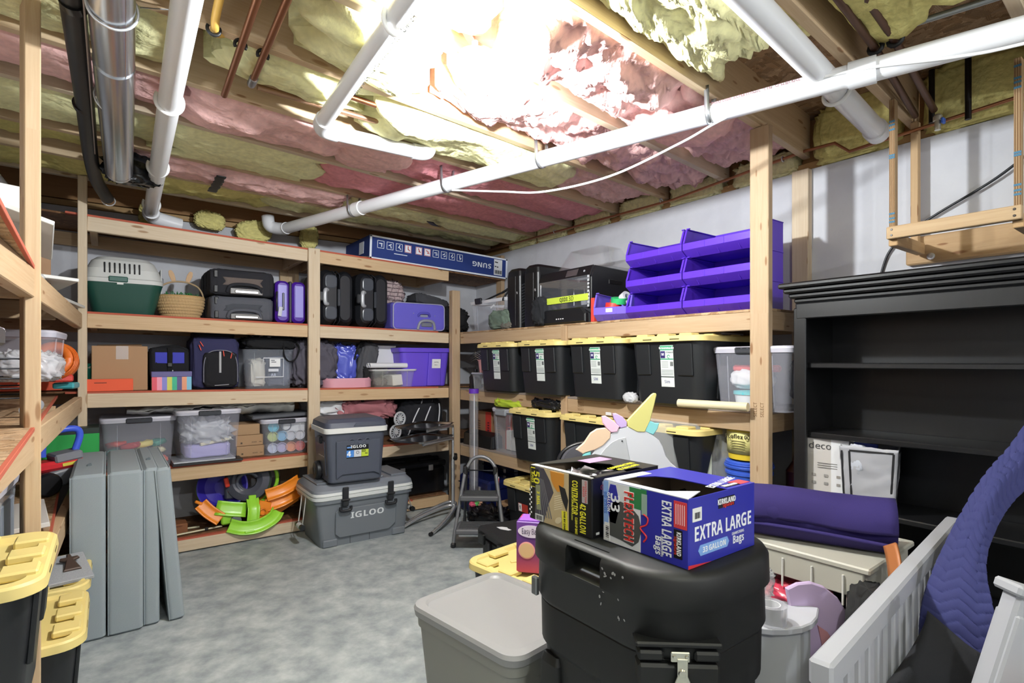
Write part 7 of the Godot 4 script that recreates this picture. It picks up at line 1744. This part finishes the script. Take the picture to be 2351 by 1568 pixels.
func bookcase_side() -> void:
	var m := StandardMaterial3D.new()
	m.albedo_color = Color("151517")
	m.albedo_texture = fuzz_tex
	m.uv1_triplanar = true
	m.uv1_scale = v(6, 0.5, 6)
	m.roughness = 0.36
	var o := thing("bookcase", "big black bookcase with crown moulding against the white wall", "bookcase", v(2.70, 0, -0.64), -90)
	for s: float in [-1, 1]:
		part("side_panel", rbox(0.03, 1.52, 0.32, 0.003), m, o, at(v(s * 0.56, 0.76, 0)))
		part("stile", rbox(0.055, 1.52, 0.022, 0.004), m, o, at(v(s * 0.55, 0.76, 0.17)))
	part("back_panel", rbox(1.1, 1.5, 0.01, 0.001), m, o, at(v(0, 0.77, -0.15)))
	for y: float in [0.08, 0.32, 0.635, 0.945, 1.258]: part("shelf", rbox(1.09, 0.024, 0.29, 0.004), m, o, at(v(0, y, 0.005)))
	part("top_rail", rbox(1.13, 0.07, 0.022, 0.004), m, o, at(v(0, 1.505, 0.172)))
	part("plinth", rbox(1.13, 0.08, 0.025, 0.004), m, o, at(v(0, 0.04, 0.165)))
	part("top_board", rbox(1.15, 0.025, 0.34, 0.004), m, o, at(v(0, 1.53, 0.0)))
	for k in 4: part("crown", rbox(1.15 + 0.03 * k, 0.024, 0.35 + 0.036 * k, 0.008), m, o, at(v(0, 1.553 + 0.022 * k, 0.01 + 0.002 * k)))
	o = thing("router_carton", "light grey product carton inside the black bookcase beside the white bag", "carton", v(2.64, 0.647, -1.10), -84)
	carton(o, 0.17, 0.285, 0.14, "bdb8b4")
	part("white_side", rbox(0.07, 0.28, 0.002, 0), C("d8d8da", 0.6), o, at(v(0.05, 0.1425, 0.071)))
	letters("deco", 0.026, C("3a3a3c"), o, at(v(-0.03, 0.25, 0.072)), false, 1.2)
	for k in 3: part("print_line", rbox(0.08, 0.003, 0.001, 0), C("7a7674"), o, at(v(-0.0, 0.175 - 0.010 * k, 0.0725)))
	for k in 6: part("printed_icon", rbox(0.016, 0.012, 0.001, 0), C("8d8986"), o, at(v(-0.055 + 0.05 * (k % 3), 0.12 - 0.035 * (k / 3), 0.0725)))
	letters("2,600", 0.014, C("4a4846"), o, at(v(-0.05, 0.04, 0.0725)), false)
	o = thing("gift_bag", "crumpled white paper bag with black border lines in the bookcase", "bag", v(2.66, 0.647, -0.955), -74)
	part("bag", sheet(func(a: float, b: float) -> Vector3:
		var t := a * 4.0
		var k := mini(int(t), 3)
		var f := t - k
		var cs := [v(-0.10, 0, 0.13), v(0.10, 0, 0.13), v(0.105, 0, -0.12), v(-0.105, 0, -0.12), v(-0.10, 0, 0.13)]
		var p: Vector3 = (cs[k] as Vector3).lerp(cs[k + 1], f)
		p *= 0.86 + 0.16 * b
		p += p.normalized() * 0.008 * nz(a * 7.0, b * 3.0, 1.0)
		return v(p.x, b * 0.27 + 0.01 * nz(a * 6.0, 3.0) * b, p.z), 64, 20, 0.003), C("a4a4aa", 0.6), o)
	part("base", rbox(0.17, 0.004, 0.20, 0.001), C("d0d0d4", 0.5), o, at(v(0, 0.003, 0)))
	for k in 2:
		part("border_line", rbox(0.008, 0.235, 0.003, 0.001), C("17171a"), o, at(v([-0.062, 0.082][k], 0.135, 0.125), 0, 4.5, [2, -3][k]))
	part("border_line", rbox(0.155, 0.008, 0.003, 0.001), C("17171a"), o, at(v(0.011, 0.254, 0.135)))
	part("border_line", rbox(0.007, 0.225, 0.003, 0.001), C("17171a"), o, at(v(-0.09, 0.14, 0.125), 0, 4.5, 2))
	part("border_line", rbox(0.003, 0.225, 0.008, 0.001), C("17171a"), o, at(v(0.0985, 0.135, 0.10), 0, 0, -4))
	part("border_line", rbox(0.003, 0.008, 0.20, 0.001), C("17171a"), o, at(v(0.107, 0.252, 0.0)))
	part("tissue", lump(0.07, 0.12, 0.06, 4.0, 0.010, 3.0, 0.6, 30, 20), glass("e4e8f4", 0.6, 0.3), o, at(v(-0.04, 0.155, 0.10)))
	solo("blue_carton", "blue box edge showing inside the white paper bag", "box", rbox(0.09, 0.25, 0.04, 0.003), C("4a5cc8", 0.5), at(v(2.68, 0.80, -0.98), -74))
	# hanging frame of plywood and pine, and the board screwed to the wall below it
	o = thing("hanging_frame", "pine and plywood frame hung from the joists beside the wall", "frame", v(2.875, 1.8, -0.685))
	var ply := wood("ccbaa0")
	for q in [[-0.165, -0.2], [-0.165, 0.2]]:
		var ps := part("plywood_post", rbox(0.034, 0.60, 0.022, 0.002, true), ply, o, at(v(q[0], 0.30, q[1])))
		for k in 3: part("ply_layer", rbox(0.003, 0.598, 0.002, 0), C("6e4a28", 0.8), ps, at(v(-0.0165, 0, -0.007 + 0.007 * k)))
		for k in 9: part("blue_mark", rbox(0.003, 0.008, 0.021, 0), C("3f6f8a", 0.7), ps, at(v(-0.0168, [-0.19, -0.21, -0.225, 0.05, 0.06, 0.17, 0.19, 0.205, -0.27][k] * (1 if q[1] < 0 else -1.0), 0)))
	for z: float in [-0.22, 0.2]: part("pine_post", rbox(0.038, 0.58, 0.03, 0.003, true), wood("e8d6bc"), o, at(v(0.17, 0.31, z)))
	part("front_bar", rbox(0.034, 0.052, 0.43, 0.003, true), wood("e4d6c2"), o, at(v(-0.185, 0.026, 0.0)))
	for z: float in [-0.2, 0.2]:
		part("return_piece", rbox(0.34, 0.052, 0.034, 0.003, true), wood("e2cbaa"), o, at(v(0.0, 0.0, z)))
	for z: float in [-0.195, 0.195]:
		for y: float in [0.014, 0.038]: part("screw", lathe([[0, 0], [0.005, 0], [0.004, 0.002], [0, 0.002]], 10), C("3a3028", 0.4), o, at(v(-0.2025, y, z), 0, 0, 90))
	o = thing("ledger_board", "stained pine board screwed flat to the wall under the hanging frame", "board", v(3.08, 1.80, -0.52))
	part("board", rbox(0.036, 0.13, 0.86, 0.006, true), wood("dfcbb0"), o)
	for z: float in [-0.33, 0.02]:
		part("bolt", lathe([[0, 0], [0.016, 0], [0.016, 0.003], [0.008, 0.004], [0.008, 0.009], [0, 0.009]], 12), C("b8bac0", 0.3, 0.9), o, at(v(-0.018, -0.035, z), 0, 0, 90))
	solo("cable", "black cable looping down the white wall behind the hanging frame", "cable", tube(curve([v(3.07, 2.2, -0.45), v(3.075, 2.07, -0.62), v(3.08, 1.95, -0.85), v(3.085, 1.85, -1.0), v(3.09, 1.72, -1.06), v(3.09, 1.5, -1.09)], 8), 0.006, 8), C("15171c", 0.4))
	solo("dark_bottle", "dark red bottle in the gap between shelf post and bookcase", "bottle", lathe([[0, 0], [0.06, 0], [0.06, 0.18], [0.03, 0.23], [0.025, 0.28], [0, 0.28]], 20), C("3a1418", 0.35), at(v(2.75, 0.552, -1.30)))
	solo("dark_bag", "dark bag in the gap left of the bookcase above dark red bottle", "bag", lump(0.2, 0.22, 0.12, 4.0, 0.04, 5.0, 0.5), C("17171a", 0.5), at(v(2.95, 0.552, -1.27)))

func near_corner() -> void:
	# cream table with the purple roll
	var cr := C("b4b1a6", 0.5)
	var o := thing("cream_table", "cream painted table under the rolled purple mat", "table", v(2.20, 0, -1.02), 2)
	part("tabletop", rbox(0.46, 0.022, 0.60, 0.005), cr, o, at(v(0, 0.589, 0)))
	for s: float in [-1, 1]:
		part("apron", rbox(0.02, 0.085, 0.56, 0.003), cr, o, at(v(s * 0.215, 0.536, 0)))
		part("apron", rbox(0.42, 0.085, 0.02, 0.003), cr, o, at(v(0, 0.536, s * 0.275)))
		for e: float in [-1, 1]: part("leg", rbox(0.05, 0.578, 0.05, 0.004), cr, o, at(v(s * 0.195, 0.289, e * 0.25)))
	for k in 4: part("hanging_chain", tube([v(-0.228, 0.56, [-0.12, 0.02, 0.12, 0.22][k]), v(-0.23, 0.46, [-0.12, 0.02, 0.12, 0.22][k])], 0.004, 6), C("dcdad4", 0.5), o)
	o = thing("rolled_mat", "rolled dark purple mat lying along the cream table", "mat", v(2.12, 0.602, -1.0), 24)
	part("roll", sheet(func(a: float, b: float) -> Vector3:
		var t := TAU * b * 1.35 + 1.1
		var r := 0.080 + 0.012 * b
		return v(cos(t) * r * 0.98 + 0.012 * nz(a * 4.0, b * 3.0), 0.095 + sin(t) * r * 1.0 - 0.004 * sin(a * 9.0), lerpf(-0.52, 0.30, a)), 30, 72, 0.008), cloth("2e2266", 20.0, 0.5), o)
	part("inner_layer", sheet(func(a: float, b: float) -> Vector3:
		var t := TAU * b + 0.4
		return v(cos(t) * 0.055, 0.09 + sin(t) * 0.06, lerpf(-0.5, 0.29, a)), 16, 40, 0.008), cloth("281d58", 20.0, 0.5), o)
	part("lower_fold", sheet(func(a: float, b: float) -> Vector3: return v(-0.095 + 0.05 * b + 0.01 * sin(a * 5.0), 0.012 + 0.05 * (1.0 - b) * (0.6 + 0.4 * sin(a * 3.0)), lerpf(-0.5, 0.295, a)), 20, 8, 0.012), cloth("2e2266", 20.0, 0.5), o)
	# play table, rolls of tape, pastel arch
	o = thing("play_table", "small white play table with rounded front corner holding clear tape rolls", "table", v(0, 0, 0))
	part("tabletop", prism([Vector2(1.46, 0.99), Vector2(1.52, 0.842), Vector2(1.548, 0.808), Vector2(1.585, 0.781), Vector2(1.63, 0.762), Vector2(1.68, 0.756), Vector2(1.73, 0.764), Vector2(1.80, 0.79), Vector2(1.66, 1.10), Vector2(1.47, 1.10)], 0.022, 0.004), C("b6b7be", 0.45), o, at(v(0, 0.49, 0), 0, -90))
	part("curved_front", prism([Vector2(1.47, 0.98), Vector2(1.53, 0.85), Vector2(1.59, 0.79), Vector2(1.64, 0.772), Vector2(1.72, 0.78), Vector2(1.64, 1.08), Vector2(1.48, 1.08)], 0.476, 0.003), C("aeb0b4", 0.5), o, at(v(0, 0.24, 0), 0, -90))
	for k in 3:
		var tr := thing("tape_roll", ["clear packing tape roll at the front of the play table", "clear packing tape roll underneath another at the back of play table", "clear packing tape roll stacked on another at the back of play table"][k], "tape", v([1.585, 1.60, 1.605][k], [0.5015, 0.5015, 0.557][k], [-0.835, -0.915, -0.917][k]), 0, "clear packing tape rolls")
		part("tape", lathe([[0.03, 0], [0.047, 0], [0.047, 0.054], [0.03, 0.054], [0.03, 0]], 32), glass("e4e4ea", 0.3, 0.15), tr)
		part("core", lathe([[0.027, 0.001], [0.03, 0.001], [0.03, 0.053], [0.027, 0.053], [0.027, 0.001]], 32), C("d8d8dc", 0.5), tr)
	var K := 0.00141
	o = thing("pastel_arch", "lilac and pink curved toy panel standing beside the play table", "play furniture", v(1.82, 0, -0.80), -36.75)
	var q := func(poly: Array) -> Array:
		var out := px(poly, K, 1865, 1568)
		for i in out.size(): out[i] += Vector2(0, 0.239)
		return out
	part("lilac_panel", prism(q.call([1790, 1345, 1815, 1333, 1845, 1330, 1875, 1340, 1905, 1364, 1928, 1400, 1938, 1440, 1935, 1500, 1945, 1568, 1945, 1735, 1800, 1735, 1800, 1400]), 0.018, 0.004), C("c2acd0", 0.45), o)
	part("pink_wave", prism(q.call([1858, 1425, 1880, 1440, 1905, 1480, 1915, 1568, 1915, 1735, 1835, 1735, 1840, 1568, 1862, 1510, 1868, 1470]), 0.006, 0.001), C("c98e94", 0.45), o, at(v(0, 0, 0.011)))
	solo("red_mesh_bag", "red shiny mesh bag tucked under the cream table", "bag", lump(0.2, 0.16, 0.2, 51.0, 0.022, 5.0, 0.6, 48, 30), C("c03a52", 0.3), at(v(2.06, 0.30, -0.98)))
	solo("storage_crate", "dark crate under the cream table holding the red mesh bag", "crate", rbox(0.26, 0.296, 0.36, 0.006), C("4a3a34", 0.7), at(v(2.14, 0.15, -1.0)))
	solo("crumpled_film", "crumpled clear film behind the tape rolls", "film", lump(0.14, 0.10, 0.1, 53.0, 0.022, 5.0, 0.6, 40, 24), glass("eceef0", 0.3, 0.15), at(v(1.69, 0.50, -0.95)))
	# black bag with tan strap
	o = thing("instrument_bag", "black bag with broad tan leather strap behind the white rail", "bag", v(1.93, 0, -0.70), 20)
	part("body", lump(0.34, 0.55, 0.12, 61.0, 0.02, 3.0, 0.5, 48, 30), cloth("1a1a1c", 20.0), o)
	part("tan_strap", sheet(func(a: float, b: float) -> Vector3:
		var p := v(-0.10, 0.46, 0.08).cubic_interpolate(v(0.10, 0.68, 0.06), v(-0.2, 0.2, 0.08), v(0.3, 0.6, 0.0), a)
		return p + v(-0.03, 0.02, 0.02) * (b - 0.5) * 1.6, 20, 4, 0.006), C("a8683a", 0.5), o)
	part("buckle", rbox(0.08, 0.035, 0.03, 0.008), C("1d1d1f", 0.3), o, at(v(-0.16, 0.535, 0.08), 20, 0, 25))
	part("lens_cap", lathe([[0, 0], [0.018, 0], [0.018, 0.02], [0, 0.02]], 18), C("141415", 0.3), o, at(v(-0.205, 0.52, 0.09), 0, 70))
	# white crib rail
	o = thing("crib_rail", "white wooden slatted rail standing across the near corner", "rail", v(1.652, 0, -0.508), 6.05)
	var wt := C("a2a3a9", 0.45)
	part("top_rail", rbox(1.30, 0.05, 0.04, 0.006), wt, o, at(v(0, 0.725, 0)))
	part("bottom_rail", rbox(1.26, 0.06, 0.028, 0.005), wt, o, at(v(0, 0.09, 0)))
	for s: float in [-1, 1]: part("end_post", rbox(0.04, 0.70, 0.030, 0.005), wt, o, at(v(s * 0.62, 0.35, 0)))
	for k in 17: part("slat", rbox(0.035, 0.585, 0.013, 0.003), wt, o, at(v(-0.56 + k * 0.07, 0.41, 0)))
	# moving blanket over a dark padded panel
	var nb := cloth("2e3268", 40.0, 0.3)
	o = thing("moving_blanket", "navy quilted moving blanket with zigzag stitching draped over black mat", "blanket", v(0, 0, 0))
	var edge0 := [v(2.30, 1.30, -0.30), v(2.03, 1.075, -0.36), v(1.865, 0.96, -0.405), v(1.735, 0.815, -0.445), v(1.63, 0.675, -0.468), v(1.58, 0.55, -0.46)]
	var edge1 := [v(2.22, 1.16, -0.19), v(1.93, 0.955, -0.325), v(1.80, 0.875, -0.36), v(1.70, 0.79, -0.365), v(1.62, 0.68, -0.33), v(1.575, 0.56, -0.318)]
	var c0 := curve(edge0, 8)
	var c1 := curve(edge1, 8)
	part("quilt", sheet(func(a: float, b: float) -> Vector3:
		var f := a * (c0.size() - 1)
		var i := mini(int(f), c0.size() - 2)
		var p0: Vector3 = (c0[i] as Vector3).lerp(c0[i + 1], f - i)
		var p1: Vector3 = (c1[i] as Vector3).lerp(c1[i + 1], f - i)
		var p := p0.lerp(p1, b)
		var zig := fposmod(a * 30.0 + 1.6 * absf(fposmod(b * 2.0, 1.0) - 0.5), 1.0)
		var puff := pow(sin(zig * PI), 0.3) * 0.005
		var bow := 0.02 * sin(b * PI)
		return p + v(-0.55, 0.75, 0.25).normalized() * (puff + bow + 0.006 * nz(a * 4.0, b * 2.0, 4.0)), 240, 40, 0.012), nb, o)
	o = thing("padded_mat", "black padded mat leaning under the navy blanket", "mat", v(0, 0, 0))
	part("panel", sheet(func(a: float, b: float) -> Vector3:
		var p := v(1.60, 0.66, -0.452).lerp(v(1.555, 0.625, -0.335), b)
		var r := v(1.40, 0.56, -0.46).lerp(v(1.46, 0.35, -0.34), b)
		return p.lerp(r, a) + v(-0.3, 0.3, 0.6).normalized() * 0.012 * sin(a * PI), 16, 12, 0.03), cloth("15161c", 18.0), o)
	part("back", sheet(func(a: float, b: float) -> Vector3:
		var p := v(1.99, 0.985, -0.30).lerp(v(1.60, 0.60, -0.285), a)
		return p + v(0.16, -0.34 - 0.1 * a, 0.03) * b, 16, 10, 0.03), C("121214", 0.25), o)
	# white post, pale plank
	o = thing("bed_post", "white moulded bed post with ball knob at the picture edge", "post", v(1.236, 0.0, -0.40), -36.75)
	o.rotation_degrees.z = -18.0
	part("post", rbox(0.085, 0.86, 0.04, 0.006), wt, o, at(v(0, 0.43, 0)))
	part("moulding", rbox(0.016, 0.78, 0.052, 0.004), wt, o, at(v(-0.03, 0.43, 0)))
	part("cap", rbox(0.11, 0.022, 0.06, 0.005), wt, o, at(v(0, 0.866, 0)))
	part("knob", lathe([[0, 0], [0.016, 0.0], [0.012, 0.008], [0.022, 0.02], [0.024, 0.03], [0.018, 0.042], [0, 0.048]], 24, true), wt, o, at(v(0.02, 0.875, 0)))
	solo("pine_plank", "bare pine plank propped in front of the white bed post", "plank", rbox(0.09, 0.66, 0.02, 0.003, true), wood("d8b080"), at(v(1.335, 0.335, -0.21), -20, 0, -8))
